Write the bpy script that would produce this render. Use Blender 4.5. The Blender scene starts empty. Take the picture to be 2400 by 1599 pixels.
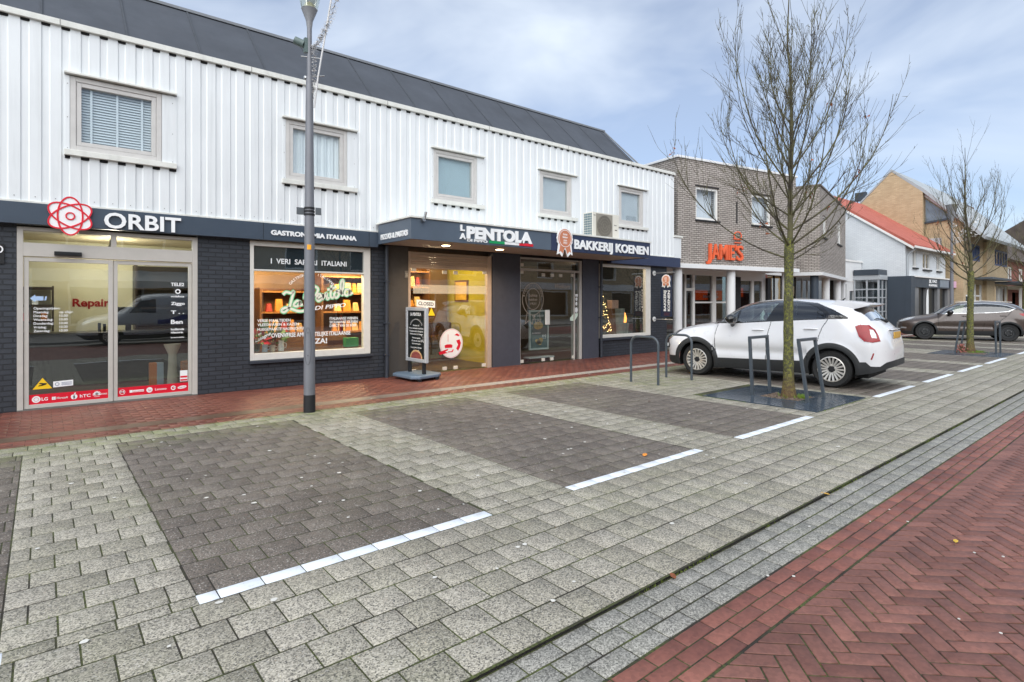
import bpy, bmesh, math, random
import numpy as np
from mathutils import Vector, Matrix
R = math.radians
random.seed(7)
SC = bpy.context.scene
COL = SC.collection

# ------------------------------------------------------------------ camera
cam_d = bpy.data.cameras.new('camera')
cam = bpy.data.objects.new('camera', cam_d)
COL.objects.link(cam)
CH = 1.55
cam.location = (0, 0, CH)
cam.rotation_euler = (R(90), 0, R(50.26 - 90))
cam_d.sensor_width = 36
cam_d.lens = 19.89
cam_d.shift_y = -0.03825
cam_d.clip_start = 0.05
cam_d.clip_end = 2000
SC.camera = cam

# ------------------------------------------------------------------ world, sun, exposure
W = bpy.data.worlds.new('World')
SC.world = W
W.use_nodes = True
wn, wl = W.node_tree.nodes, W.node_tree.links
wn.clear()
SUN_EL, SUN_AZ = R(42), R(226)          # azimuth clockwise from +Y
out = wn.new('ShaderNodeOutputWorld')
bg = wn.new('ShaderNodeBackground')
sky = wn.new('ShaderNodeTexSky')
sky.sky_type = 'NISHITA'
sky.sun_disc = False
sky.sun_elevation = SUN_EL
sky.sun_rotation = SUN_AZ
sky.air_density = 1.0
sky.dust_density = 0.6
sky.ozone_density = 1.6
tc = wn.new('ShaderNodeTexCoord')
mp = wn.new('ShaderNodeMapping')
mp.inputs['Scale'].default_value = (1.0, 1.0, 2.6)
mp.inputs['Rotation'].default_value = (0.25, 0.3, 0.5)
nz = wn.new('ShaderNodeTexNoise')
nz.inputs['Scale'].default_value = 1.9
nz.inputs['Detail'].default_value = 5
nz.inputs['Roughness'].default_value = 0.5
nz.inputs['Distortion'].default_value = 0.5
rp = wn.new('ShaderNodeValToRGB')
rp.color_ramp.elements[0].position = 0.40
rp.color_ramp.elements[0].color = (0.36, 0.36, 0.36, 1)
rp.color_ramp.elements[1].position = 0.64
rp.color_ramp.elements[1].color = (0.85, 0.85, 0.85, 1)
mx = wn.new('ShaderNodeMix')
mx.data_type = 'RGBA'
mx.inputs['B'].default_value = (8.7, 9.6, 10.7, 1)
wl.new(tc.outputs['Generated'], mp.inputs['Vector'])
wl.new(mp.outputs['Vector'], nz.inputs['Vector'])
wl.new(nz.outputs['Fac'], rp.inputs['Fac'])
wl.new(rp.outputs['Color'], mx.inputs['Factor'])
tint = wn.new('ShaderNodeMix'); tint.data_type = 'RGBA'; tint.blend_type = 'MULTIPLY'
tint.inputs['Factor'].default_value = 1
tint.inputs['B'].default_value = (.82, .98, 1.2, 1)
wl.new(sky.outputs['Color'], tint.inputs['A'])
wl.new(tint.outputs['Result'], mx.inputs['A'])
wl.new(mx.outputs['Result'], bg.inputs['Color'])
bg.inputs['Strength'].default_value = 0.066
wl.new(bg.outputs['Background'], out.inputs['Surface'])

sun_d = bpy.data.lights.new('sun', 'SUN')
sun_d.energy = 2.55
sun_d.angle = R(85)
sun_d.color = (1.0, 0.965, 0.91)
sun = bpy.data.objects.new('sun', sun_d)
COL.objects.link(sun)
sd = Vector((math.sin(SUN_AZ) * math.cos(SUN_EL), math.cos(SUN_AZ) * math.cos(SUN_EL), math.sin(SUN_EL)))
sun.rotation_euler = sd.to_track_quat('Z', 'Y').to_euler()

SC.view_settings.view_transform = 'Standard'
SC.view_settings.look = 'None'
SC.view_settings.exposure = 0.75
SC.view_settings.gamma = 1
SC.render.engine = 'CYCLES'
cy = SC.cycles
cy.use_denoising = True
cy.max_bounces = 7
cy.diffuse_bounces = 3
cy.glossy_bounces = 3
cy.transmission_bounces = 4
cy.transparent_max_bounces = 14
cy.sample_clamp_indirect = 4
cy.caustics_reflective = False
cy.caustics_refractive = False

# ------------------------------------------------------------------ helpers
def C(h):
    h = h.lstrip('#')
    c = [int(h[i:i + 2], 16) / 255 for i in (0, 2, 4)]
    return tuple(x / 12.92 if x <= .04045 else ((x + .055) / 1.055) ** 2.4 for x in c)

class NT:
    """small node-tree writer"""
    def __init__(s, name):
        s.mat = bpy.data.materials.new(name)
        s.mat.use_nodes = True
        s.n, s.l = s.mat.node_tree.nodes, s.mat.node_tree.links
        s.n.clear()
        s.out = s.n.new('ShaderNodeOutputMaterial')
    def node(s, t, **kw):
        n = s.n.new(t)
        for k, v in kw.items():
            setattr(n, k, v)
        return n
    def put(s, sock, v):
        if hasattr(v, 'is_output'):
            s.l.new(v, sock)
        elif isinstance(v, tuple) and len(v) == 3 and sock.type == 'RGBA':
            sock.default_value = (*v, 1)
        else:
            sock.default_value = v
    def math(s, op, a, b=0.0, c=None, clamp=False):
        n = s.node('ShaderNodeMath', operation=op)
        n.use_clamp = clamp
        s.put(n.inputs[0], a); s.put(n.inputs[1], b)
        if c is not None: s.put(n.inputs[2], c)
        return n.outputs[0]
    def mix(s, f, a, b, mode='MIX'):
        n = s.node('ShaderNodeMix', data_type='RGBA', blend_type=mode)
        s.put(n.inputs['Factor'], f); s.put(n.inputs['A'], a); s.put(n.inputs['B'], b)
        return n.outputs['Result']
    def obj(s):
        return s.node('ShaderNodeTexCoord').outputs['Object']
    def scale(s, vec, sc):
        n = s.node('ShaderNodeMapping')
        s.put(n.inputs['Vector'], vec)
        n.inputs['Scale'].default_value = sc
        return n.outputs['Vector']
    def noise(s, vec, scale, detail=3, rough=.55, dist=0):
        n = s.node('ShaderNodeTexNoise')
        s.put(n.inputs['Vector'], vec)
        n.inputs['Scale'].default_value = scale
        n.inputs['Detail'].default_value = detail
        n.inputs['Roughness'].default_value = rough
        n.inputs['Distortion'].default_value = dist
        return n.outputs['Fac']
    def ramp(s, f, p0, p1, v0=0., v1=1.):
        n = s.node('ShaderNodeMapRange')
        n.clamp = True
        s.put(n.inputs['Value'], f)
        n.inputs['From Min'].default_value = p0
        n.inputs['From Max'].default_value = p1
        n.inputs['To Min'].default_value = v0
        n.inputs['To Max'].default_value = v1
        return n.outputs['Result']
    def bump(s, h, strength, dist=.01):
        n = s.node('ShaderNodeBump')
        s.put(n.inputs['Height'], h)
        n.inputs['Strength'].default_value = strength
        n.inputs['Distance'].default_value = dist
        return n.outputs['Normal']
    def bsdf(s, col, rough=.5, metal=0., spec=.5, coat=0., normal=None, emit=None, estr=0.):
        b = s.node('ShaderNodeBsdfPrincipled')
        s.put(b.inputs['Base Color'], col)
        s.put(b.inputs['Roughness'], rough)
        b.inputs['Metallic'].default_value = metal
        b.inputs['Specular IOR Level'].default_value = spec
        b.inputs['Coat Weight'].default_value = coat
        b.inputs['Coat Roughness'].default_value = .04
        if normal is not None: s.l.new(normal, b.inputs['Normal'])
        if emit is not None:
            s.put(b.inputs['Emission Color'], emit)
            b.inputs['Emission Strength'].default_value = estr
        s.l.new(b.outputs['BSDF'], s.out.inputs['Surface'])
        return b

MATS = {}
def mat(name, col, rough=.55, var=.08, vs=2.5, bump=0., bs=80., metal=0., spec=.5, coat=0., emit=None, estr=0., streak=0.):
    if name in MATS: return MATS[name]
    if isinstance(col, str): col = C(col)
    t = NT(name)
    o = t.obj()
    c = col
    if var:
        f = t.noise(o, vs, 4)
        c = t.mix(t.ramp(f, .3, .7), tuple(x * (1 - var) for x in col), tuple(min(1, x * (1 + var)) for x in col))
    if streak:   # rain streaks and grime, stretched down the surface
        f2 = t.noise(t.scale(o, (9, 9, .55)), 1.0, 4, .6)
        c = t.mix(t.ramp(f2, .5, .8, 0, streak), c, tuple(x * .62 for x in col))
    r = rough
    if var: r = t.ramp(t.noise(o, vs * 3, 2), .2, .8, rough * .85, min(1, rough * 1.12))
    nrm = t.bump(t.noise(o, bs, 3), bump, .004) if bump else None
    t.bsdf(c, r, metal, spec, coat, nrm, C(emit) if isinstance(emit, str) else emit, estr)
    MATS[name] = t.mat
    return t.mat

def brick(name, c1, c2, mortar, bw=.215, bh=.07, ms=.009, bump=.6, rough=.8, offs=.5, var=.12):
    """brick wall; works on walls along local X or local Y (u = x + y)"""
    if name in MATS: return MATS[name]
    t = NT(name)
    o = t.obj()
    sp = t.node('ShaderNodeSeparateXYZ'); t.l.new(o, sp.inputs[0])
    u = t.math('ADD', sp.outputs[0], sp.outputs[1])
    cb = t.node('ShaderNodeCombineXYZ')
    t.l.new(u, cb.inputs[0]); t.l.new(sp.outputs[2], cb.inputs[1])
    b = t.node('ShaderNodeTexBrick')
    t.l.new(cb.outputs[0], b.inputs['Vector'])
    b.offset = offs
    b.inputs['Scale'].default_value = 1
    b.inputs['Brick Width'].default_value = bw
    b.inputs['Row Height'].default_value = bh
    b.inputs['Mortar Size'].default_value = ms
    b.inputs['Mortar Smooth'].default_value = .25
    b.inputs['Bias'].default_value = 0
    b.inputs['Color1'].default_value = (*C(c1), 1)
    b.inputs['Color2'].default_value = (*C(c2), 1)
    b.inputs['Mortar'].default_value = (*C(mortar), 1)
    f = t.noise(o, 1.6, 4)
    c = t.mix(t.ramp(f, .3, .7, 0, 1), b.outputs['Color'], t.mix(1.0, b.outputs['Color'], (1 - var * 2,) * 3, 'MULTIPLY'))
    fine = t.noise(o, 60, 2)
    h = t.math('MULTIPLY_ADD', b.outputs['Fac'], -1.0, t.math('MULTIPLY', fine, .25))
    t.bsdf(c, rough, normal=t.bump(h, bump, .012))
    MATS[name] = t.mat
    return t.mat

def paver(name, lo, hi, moss, grain=170., mossy=.25, rough=.75, grit=.5, smooth=False, wet=None):
    """exposed-aggregate paving stone; 'tone' is a random number per stone"""
    if name in MATS: return MATS[name]
    t = NT(name)
    o = t.obj()
    at = t.node('ShaderNodeAttribute', attribute_name='tone')
    lo, hi = C(lo), C(hi)
    base = t.mix(at.outputs['Fac'], lo, hi)
    v = t.node('ShaderNodeTexVoronoi', feature='F1')
    v.inputs['Scale'].default_value = grain
    t.l.new(o, v.inputs['Vector'])
    sp = t.node('ShaderNodeSeparateColor'); t.l.new(v.outputs['Color'], sp.inputs[0])
    g = t.ramp(sp.outputs[0], 0, 1, 1 - grit, 1 + grit)
    big = t.noise(o, 1.1, 4, .6)
    mid = t.noise(o, 9, 3, .6)
    k = t.math('MULTIPLY', g, t.math('MULTIPLY', t.ramp(big, .3, .7, .86, 1.1), t.ramp(mid, .3, .7, .92, 1.07)))
    kc = t.node('ShaderNodeCombineColor')
    for i in range(3): t.l.new(k, kc.inputs[i])
    c = t.mix(1.0, base, kc.outputs[0], 'MULTIPLY')
    if not smooth:
        c = t.mix(t.ramp(sp.outputs[1], .93, .97, 0, .55), c, (.5, .48, .44))      # pale pebbles
        c = t.mix(t.ramp(sp.outputs[2], .86, .9, 0, .75), c, (.035, .035, .034))    # dark pebbles
    mo = t.math('MULTIPLY', t.ramp(t.noise(o, .55, 5, .65), .47, .72), t.ramp(t.noise(o, 14, 4, .7), .35, .65))
    c = t.mix(t.math('MULTIPLY', mo, mossy), c, C(moss))
    st = t.ramp(t.noise(o, .75, 6, .62, .6), .54, .72, 0, .42)
    c = t.mix(st, c, t.mix(1.0, c, (.62, .58, .54), 'MULTIPLY'))      # worn and oil-darkened patches
    bu = t.ramp(t.noise(o, 6.5, 3, .6), .5, .72, 0, .35 if smooth else .0)
    c = t.mix(bu, c, t.mix(1.0, c, (.62, .60, .66), 'MULTIPLY'))      # darker firing marks on the clay bricks
    # algae along the back edge of the parking strip and round the bicycle hoops
    s2 = t.node('ShaderNodeSeparateXYZ'); t.l.new(o, s2.inputs[0])
    edge = t.math('MULTIPLY', t.ramp(s2.outputs[1], 6.9, 7.8), t.ramp(s2.outputs[1], 8.05, 7.98))
    dx = t.math('MULTIPLY', t.math('SUBTRACT', s2.outputs[0], 9.3), .9)
    dy = t.math('SUBTRACT', s2.outputs[1], 6.6)
    hoop = t.ramp(t.math('SQRT', t.math('ADD', t.math('MULTIPLY', dx, dx), t.math('MULTIPLY', dy, dy))), 1.3, .2)
    am = t.math('MULTIPLY', t.math('MAXIMUM', edge, t.math('MULTIPLY', hoop, .8)), t.ramp(t.noise(o, 5, 5, .7), .38, .62))
    if mossy: c = t.mix(t.math('MULTIPLY', am, .62), c, C('#6f7a3c'))
    r = rough
    if wet: r = t.ramp(t.noise(o, .9, 4, .6), .35, .65, wet, rough)
    h = t.math('ADD', t.math('MULTIPLY', v.outputs['Distance'], .6 if not smooth else .15), t.math('MULTIPLY', mid, .5))
    t.bsdf(c, r, normal=t.bump(h, .35 if not smooth else .25, .004))
    MATS[name] = t.mat
    return t.mat

def glass(name, tint=(.9, .94, .93), mult=1.25, rough=0.0, base=.0):
    """thin window glass: clear with mirror reflections by angle"""
    if name in MATS: return MATS[name]
    t = NT(name)
    tr = t.node('ShaderNodeBsdfTransparent'); t.put(tr.inputs[0], tint)
    gl = t.node('ShaderNodeBsdfGlossy'); gl.inputs['Roughness'].default_value = rough
    t.put(gl.inputs['Color'], (.96, .98, 1.0))
    lw = t.node('ShaderNodeLayerWeight'); lw.inputs['Blend'].default_value = .5
    o = t.obj()
    sch = t.math('MULTIPLY_ADD', t.math('POWER', lw.outputs['Facing'], 4.2), .95, .045)
    f = t.math('ADD', t.math('MULTIPLY', sch, mult), base, clamp=True)
    nb = t.bump(t.noise(o, 1.3, 2), .04, .02)
    t.l.new(nb, gl.inputs['Normal'])
    ms = t.node('ShaderNodeMixShader')
    t.l.new(f, ms.inputs[0]); t.l.new(tr.outputs[0], ms.inputs[1]); t.l.new(gl.outputs[0], ms.inputs[2])
    t.l.new(ms.outputs[0], t.out.inputs['Surface'])
    MATS[name] = t.mat
    return t.mat

ORG = {}
def tag(o, label=None, cat=None, group=None, kind=None):
    for k, v in (('label', label), ('category', cat), ('group', group), ('kind', kind)):
        if v: o[k] = v
    return o
def thing(name, label, cat, loc=(0, 0, 0), rotz=0., group=None):
    o = bpy.data.objects.new(name, None)
    COL.objects.link(o)
    o.empty_display_size = .1
    o.location = loc
    o.rotation_euler = (0, 0, rotz)
    ORG[o] = (Vector(loc), rotz)
    return tag(o, label, cat, group)
def root_of(o):
    while o.parent: o = o.parent
    return o
def copy_tree(o, parent=None, group=None, label=None, loc=None, rotz=None):
    c = o.copy(); COL.objects.link(c)
    c.parent = parent
    if label: c['label'] = label
    if group: c['group'] = group
    if loc is not None: c.location = loc
    if rotz is not None: c.rotation_euler = (0, 0, rotz)
    for ch in list(o.children): copy_tree(ch, c)
    return c

class F3:
    """frame for flat lettering: origin, right, up; depth goes along right x up"""
    def __init__(s, o, xd=(1, 0, 0), yd=(0, 0, 1)):
        s.o, s.x, s.y = Vector(o), Vector(xd).normalized(), Vector(yd).normalized()
        s.n = s.x.cross(s.y).normalized()
    def p(s, a, b, d=0.): return s.o + s.x * a + s.y * b + s.n * d

class MB:
    def __init__(s): s.v = []; s.f = []; s.mi = []; s.m = 0; s.cuts = []
    def cut(s):
        """what follows becomes an object of its own with the same name"""
        s.cuts.append((len(s.v), len(s.f))); return s
    def add(s, vs, fs):
        o = len(s.v)
        s.v += [tuple(p) for p in vs]
        s.f += [tuple(i + o for i in f) for f in fs]
        s.mi += [s.m] * len(fs)
        return s
    def box(s, x0, x1, y0, y1, z0, z1):
        return s.add([(x0, y0, z0), (x1, y0, z0), (x1, y1, z0), (x0, y1, z0), (x0, y0, z1), (x1, y0, z1), (x1, y1, z1), (x0, y1, z1)],
                     [(0, 3, 2, 1), (4, 5, 6, 7), (0, 1, 5, 4), (1, 2, 6, 5), (2, 3, 7, 6), (3, 0, 4, 7)])
    def quad(s, *p): return s.add(p, [tuple(range(len(p)))])
    def prism(s, pts, a, b, plane='xz'):
        """extrude a 2-D outline: 'xz' along y, 'yz' along x, 'xy' along z"""
        f = {'xz': lambda p, d: (p[0], d, p[1]), 'yz': lambda p, d: (d, p[0], p[1]), 'xy': lambda p, d: (p[0], p[1], d)}[plane]
        n = len(pts)
        return s.add([f(p, a) for p in pts] + [f(p, b) for p in pts],
                     [tuple(range(n))[::-1], tuple(range(n, 2 * n))] + [(i, (i + 1) % n, n + (i + 1) % n, n + i) for i in range(n)])
    def fprism(s, fr, pts, d0, d1):
        n = len(pts)
        return s.add([fr.p(x, y, d0) for x, y in pts] + [fr.p(x, y, d1) for x, y in pts],
                     [tuple(range(n))[::-1], tuple(range(n, 2 * n))] + [(i, (i + 1) % n, n + (i + 1) % n, n + i) for i in range(n)])
    def tube(s, path, rad, n=8, cap=True):
        P = [Vector(p) for p in path]
        if not hasattr(rad, '__len__'): rad = [rad] * len(P)
        t = (P[1] - P[0]).normalized()
        u = t.orthogonal().normalized()
        vs, fs = [], []
        for i, p in enumerate(P):
            t2 = (P[min(i + 1, len(P) - 1)] - P[max(i - 1, 0)]).normalized()
            u = (u - t2 * u.dot(t2))
            u = u.normalized() if u.length > 1e-6 else t2.orthogonal().normalized()
            w = t2.cross(u)
            for k in range(n):
                a = 2 * math.pi * k / n
                vs.append(p + (u * math.cos(a) + w * math.sin(a)) * rad[i])
        for i in range(len(P) - 1):
            for k in range(n):
                a, b = i * n + k, i * n + (k + 1) % n
                fs.append((a, b, b + n, a + n))
        if cap:
            fs.append(tuple(range(n))[::-1]); fs.append(tuple(range((len(P) - 1) * n, len(P) * n)))
        return s.add(vs, fs)
    def lathe(s, prof, c=(0, 0, 0), n=24, axis='z', cap=True):
        vs, fs = [], []
        for r, h in prof:
            for k in range(n):
                a = 2 * math.pi * k / n
                x, y = r * math.cos(a), r * math.sin(a)
                q = {'z': (x, y, h), 'x': (h, x, y), 'y': (y, h, x)}[axis]
                vs.append((c[0] + q[0], c[1] + q[1], c[2] + q[2]))
        for i in range(len(prof) - 1):
            for k in range(n):
                a, b = i * n + k, i * n + (k + 1) % n
                fs.append((a, b, b + n, a + n))
        if cap and prof[0][0] > 1e-4: fs.append(tuple(range(n))[::-1])
        if cap and prof[-1][0] > 1e-4: fs.append(tuple(range((len(prof) - 1) * n, len(prof) * n)))
        return s.add(vs, fs)
    def blob(s, c, r, n=8, jit=.0, sx=1, sy=1, sz=1):
        vs, fs = [], []
        m = max(4, n // 2 + 1)
        for i in range(m + 1):
            th = math.pi * i / m
            for k in range(n):
                a = 2 * math.pi * k / n
                q = r * (1 + random.uniform(-jit, jit))
                vs.append((c[0] + sx * q * math.sin(th) * math.cos(a), c[1] + sy * q * math.sin(th) * math.sin(a), c[2] + sz * q * math.cos(th)))
        for i in range(m):
            for k in range(n):
                a, b = i * n + k, i * n + (k + 1) % n
                fs.append((a, a + n, b + n, b))
        return s.add(vs, fs)
    def ring(s, fr, cx, cy, rx, ry, w, d0, d1, rot=0., n=40):
        """flat elliptical ring"""
        vs, fs = [], []
        c, q = math.cos(rot), math.sin(rot)
        for k in range(n):
            a = 2 * math.pi * k / n
            for (ax, ay) in ((rx, ry), (rx - w, ry - w)):
                x, y = ax * math.cos(a), ay * math.sin(a)
                for d in (d0, d1): vs.append(fr.p(cx + x * c - y * q, cy + x * q + y * c, d))
        for k in range(n):
            a, b = 4 * k, 4 * ((k + 1) % n)
            fs += [(a + 1, b + 1, b + 3, a + 3), (a, b, b + 1, a + 1), (a + 2, a + 3, b + 3, b + 2)]
        return s.add(vs, fs)
    def disc(s, fr, cx, cy, rx, ry, d0, d1, rot=0., n=36):
        c, q = math.cos(rot), math.sin(rot)
        pts = []
        for k in range(n):
            a = 2 * math.pi * k / n
            x, y = rx * math.cos(a), ry * math.sin(a)
            pts.append((cx + x * c - y * q, cy + x * q + y * c))
        return s.fprism(fr, pts, d0, d1)
    def text(s, body, fr, x, y, h, w=None, d0=.002, d1=.004, bold=.02, shear=0., rot=0., align='l', space=1., hbody=None):
        """lettering with cap height h from (x, y) in frame fr; w fits the width"""
        vs, fs = text_mesh(body, bold, shear, space)
        if not len(vs): return s
        hv = text_mesh(hbody or 'H', bold, 0, 1)[0]
        k = h / (hv[:, 1].max() - hv[:, 1].min())
        x0 = vs[:, 0].min(); wid = vs[:, 0].max() - x0
        kx = w / wid if w else k
        X = (vs[:, 0] - x0) * kx
        Y = vs[:, 1] * k
        if align == 'c': X = X - wid * kx / 2
        if align == 'r': X = X - wid * kx
        c, q = math.cos(rot), math.sin(rot)
        D = np.where(vs[:, 2] > 0, d1, d0)
        return s.add([fr.p(x + a * c - b * q, y + a * q + b * c, d) for a, b, d in zip(X, Y, D)], fs)
    def build(s, name, m, parent=None, smooth=0., bevel=0., local=False, seg=1, recalc=True):
        if s.cuts:
            ends = [(0, 0)] + s.cuts + [(len(s.v), len(s.f))]; first = None
            for (v0, f0), (v1, f1) in zip(ends[:-1], ends[1:]):
                if v1 == v0: continue
                p = MB(); p.v = s.v[v0:v1]; p.f = [tuple(i - v0 for i in f) for f in s.f[f0:f1]]; p.mi = s.mi[f0:f1]
                o = p.build(name, m, parent, smooth, bevel, local, seg, recalc)
                first = first or o
            return first
        me = bpy.data.meshes.new(name)
        vs = np.array(s.v, dtype=float).reshape(-1, 3)
        if parent is not None and not local:
            org, rz = ORG[root_of(parent)]
            vs = vs - np.array(org)
            if rz:
                c, q = math.cos(-rz), math.sin(-rz)
                vs = np.stack([vs[:, 0] * c - vs[:, 1] * q, vs[:, 0] * q + vs[:, 1] * c, vs[:, 2]], 1)
        me.from_pydata(vs.tolist(), [], s.f)
        ms = m if isinstance(m, (list, tuple)) else [m]
        for q in ms: me.materials.append(q)
        if len(ms) > 1: me.polygons.foreach_set('material_index', s.mi)
        if recalc or bevel:
            bm = bmesh.new(); bm.from_mesh(me)
            if bevel:
                es = [e for e in bm.edges if len(e.link_faces) == 2 and e.calc_face_angle(0) > .5]
                bmesh.ops.bevel(bm, geom=es, offset=bevel, segments=seg, profile=.7, affect='EDGES', clamp_overlap=True)
            bmesh.ops.recalc_face_normals(bm, faces=bm.faces)
            bm.to_mesh(me); bm.free()
        if smooth:
            me.polygons.foreach_set('use_smooth', [True] * len(me.polygons))
            me.set_sharp_from_angle(angle=R(smooth))
        me.update()
        o = bpy.data.objects.new(name, me)
        COL.objects.link(o)
        if parent is not None: o.parent = parent
        return o

_TX = {}
def text_mesh(body, bold, shear, space):
    key = (body, bold, shear, space)
    if key in _TX: return _TX[key]
    cu = bpy.data.curves.new('lettering', 'FONT')
    cu.body = body
    cu.size = 1
    cu.offset = bold
    cu.shear = shear
    cu.space_character = space
    cu.extrude = .05
    cu.resolution_u = 3
    o = bpy.data.objects.new('lettering', cu)
    COL.objects.link(o)
    me = o.to_mesh()
    n = len(me.vertices)
    co = np.zeros(n * 3); me.vertices.foreach_get('co', co)
    fs = [tuple(p.vertices) for p in me.polygons]
    o.to_mesh_clear()
    bpy.data.objects.remove(o)
    bpy.data.curves.remove(cu)
    _TX[key] = (co.reshape(-1, 3), fs)
    return _TX[key]

def simple(name, mb, m, label, cat, group=None, **kw):
    """a thing that is one mesh; its origin is put at its base"""
    vs = np.array(mb.v)
    b = ((vs[:, 0].min() + vs[:, 0].max()) / 2, (vs[:, 1].min() + vs[:, 1].max()) / 2, vs[:, 2].min())
    mb.v = [tuple(p) for p in (vs - np.array(b))]
    o = mb.build(name, m, **kw)
    o.location = b
    return tag(o, label, cat, group)
def struct(name, mb, m, **kw):
    return tag(mb.build(name, m, **kw), kind='structure')
# ------------------------------------------------------------------ ground and paving
RNG = np.random.default_rng(11)
M_LIGHT = paver('paving_light', '#8c887a', '#a09b8f', '#5c6634', 150, .34, .72, .5)
M_GUT = paver('paving_gutter', '#82817a', '#908e87', '#5c6634', 150, .16, .66, .5, wet=.45)
M_DARK = paver('paving_dark', '#5f5750', '#706860', '#5a6232', 150, .22, .74, .35)
M_WALK = paver('paving_sidewalk', '#64382e', '#7a483b', '#5f5234', 60, .14, .6, .12, smooth=True, wet=.38)
M_ROAD = paver('paving_road', '#68433a', '#82574c', '#5a5a32', 60, .0, .6, .14, smooth=True)
M_EDGE = paver('paving_edge', '#6e4239', '#87564a', '#5a5a32', 60, .05, .58, .14, smooth=True)
t = NT('line_paint'); o_ = t.obj()
c_ = t.mix(t.ramp(t.noise(o_, 5, 5, .7), .5, .75, 0, .55), C('#dbe2ea'), C('#a7a8a4'))
c_ = t.mix(t.ramp(t.noise(o_, 45, 4, .7), .6, .7, 0, .6), c_, C('#8d8b84'))
t.bsdf(c_, .65, normal=t.bump(t.noise(o_, 160, 3), .3, .003)); M_LINE = t.mat

def joint_mat():
    t = NT('paving_joints')
    o = t.obj()
    c = t.mix(t.ramp(t.noise(o, 2.2, 5, .65), .4, .6), C('#2f2b24'), C('#525b2d'))
    c = t.mix(t.ramp(t.noise(o, 60, 3), .4, .7), c, C('#27251f'))
    t.bsdf(c, .95, normal=t.bump(t.noise(o, 150, 3), .8, .006))
    return t.mat
M_JOINT = joint_mat()

def pave_obj(name, rects, m, z=0., ch=.0012, jit=.0004, depth=.016, tones=None):
    """rects: rows of (cx, cy, half length, half width, angle): every stone is real, with a chamfered edge and a slight tilt"""
    r = np.array(rects); n = len(r)
    cx, cy, hx, hy, an = r.T
    ca, sa = np.cos(an), np.sin(an)
    sg = np.array([(-1, -1), (1, -1), (1, 1), (-1, 1)])
    tx, ty = RNG.normal(0, jit, n), RNG.normal(0, jit, n)
    dz = RNG.normal(0, jit * .6, n)
    V = np.zeros((n, 12, 3))
    for ring, (ins, zz) in enumerate(((ch, 0.), (0., -ch), (0., -depth))):
        for k in range(4):
            lx, ly = sg[k, 0] * (hx - ins), sg[k, 1] * (hy - ins)
            V[:, ring * 4 + k, 0] = cx + lx * ca - ly * sa
            V[:, ring * 4 + k, 1] = cy + lx * sa + ly * ca
            V[:, ring * 4 + k, 2] = z + zz + (dz + tx * sg[k, 0] + ty * sg[k, 1] if ring < 2 else 0)
    fl = [(0, 1, 2, 3)]
    for a in (0, 4):
        for k in range(4):
            q = (k + 1) % 4
            fl.append((a + 4 + k, a + 4 + q, a + q, a + k))
    F = (np.arange(n)[:, None, None] * 12 + np.array(fl)[None]).reshape(-1, 4)
    me = bpy.data.meshes.new(name)
    me.vertices.add(n * 12); me.vertices.foreach_set('co', V.reshape(-1))
    me.loops.add(F.size); me.loops.foreach_set('vertex_index', F.reshape(-1).astype(np.int32))
    me.polygons.add(len(F)); me.polygons.foreach_set('loop_start', np.arange(0, F.size, 4, dtype=np.int32))
    tone = RNG.random(n) if tones is None else tones
    a = me.attributes.new('tone', 'FLOAT', 'FACE')
    a.data.foreach_set('value', np.repeat(tone, len(fl)).astype(np.float32))
    me.update(calc_edges=True); me.validate()
    me.materials.append(m)
    o = bpy.data.objects.new(name, me); COL.objects.link(o)
    return tag(o, kind='structure')

def courses(x0, x1, y0, y1, L, Wd, gap=.0085, stag=.5, ox=0., holes=(), out=None, rowgap=1.45):
    """running-bond courses along X, clipped to the zone, leaving rectangular holes free"""
    rc = [] if out is None else out
    rows = max(1, round((y1 - y0) / Wd)); Wd = (y1 - y0) / rows
    for j in range(rows):
        ya, yb = y0 + j * Wd, y0 + (j + 1) * Wd
        start = math.floor((x0 - ox) / L) * L + ox - L + (j % 2) * stag * L
        spans = [(x0, x1)]
        for (a, b, c, d) in holes:
            if ya < d - .03 and yb > c + .03:
                ns = []
                for p, q in spans:
                    if b <= p or a >= q: ns.append((p, q)); continue
                    if a > p: ns.append((p, a))
                    if b < q: ns.append((b, q))
                spans = ns
        for p, q in spans:
            x = start
            while x < q:
                a, b = max(x, p), min(x + L, q)
                if b - a > .03:
                    rc.append(((a + b) / 2, (ya + yb) / 2, (b - a - gap) / 2, (yb - ya - gap * rowgap) / 2, 0.))
                x += L
    return rc

XA, XB = -3.4, 46.0
BAYS = [(-2.09, -.15), (.63, 2.52), (3.37, 5.28), (6.10, 7.98), (10.48, 12.35), (13.12, 14.96), (15.68, 17.6), (18.24, 20.4), (22.32, 24.3), (25.0, 26.95), (27.65, 29.6), (30.3, 32.2), (34.6, 36.6)]
GRATES = [(8.36, 10.2, 3.36, 5.16), (20.48, 22.26, 3.36, 5.1)]
Y0, Y1 = 3.362, 7.55
light = courses(XA, XB, 1.905, 3.25, .2255, .224, ox=.02)
courses(XA, XB, Y1, 8.0, .2255, .225, ox=.0, out=light)
holes = [(a, b, Y0, Y1) for a, b in BAYS] + GRATES
courses(XA, XB, Y0, Y1, .2255, .2205, ox=.06, holes=holes, out=light)
line_gaps = [(a, b, 3.25, 3.362) for a, b in BAYS] + [(a, b, 3.25, 3.362) for a, b, _, _ in ()]
courses(XA, XB, 3.25, Y0, .2255, .112, ox=.05, holes=line_gaps, out=light)
pave_obj('parking_paving', light, M_LIGHT)
dark = []
for a, b in BAYS:
    courses(a, b, Y0, Y1, .2255, .2205, ox=a - .02 + .11, out=dark)
pave_obj('parking_bay_paving', dark, M_DARK, z=-.0003, jit=.0005)
line = []
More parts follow.
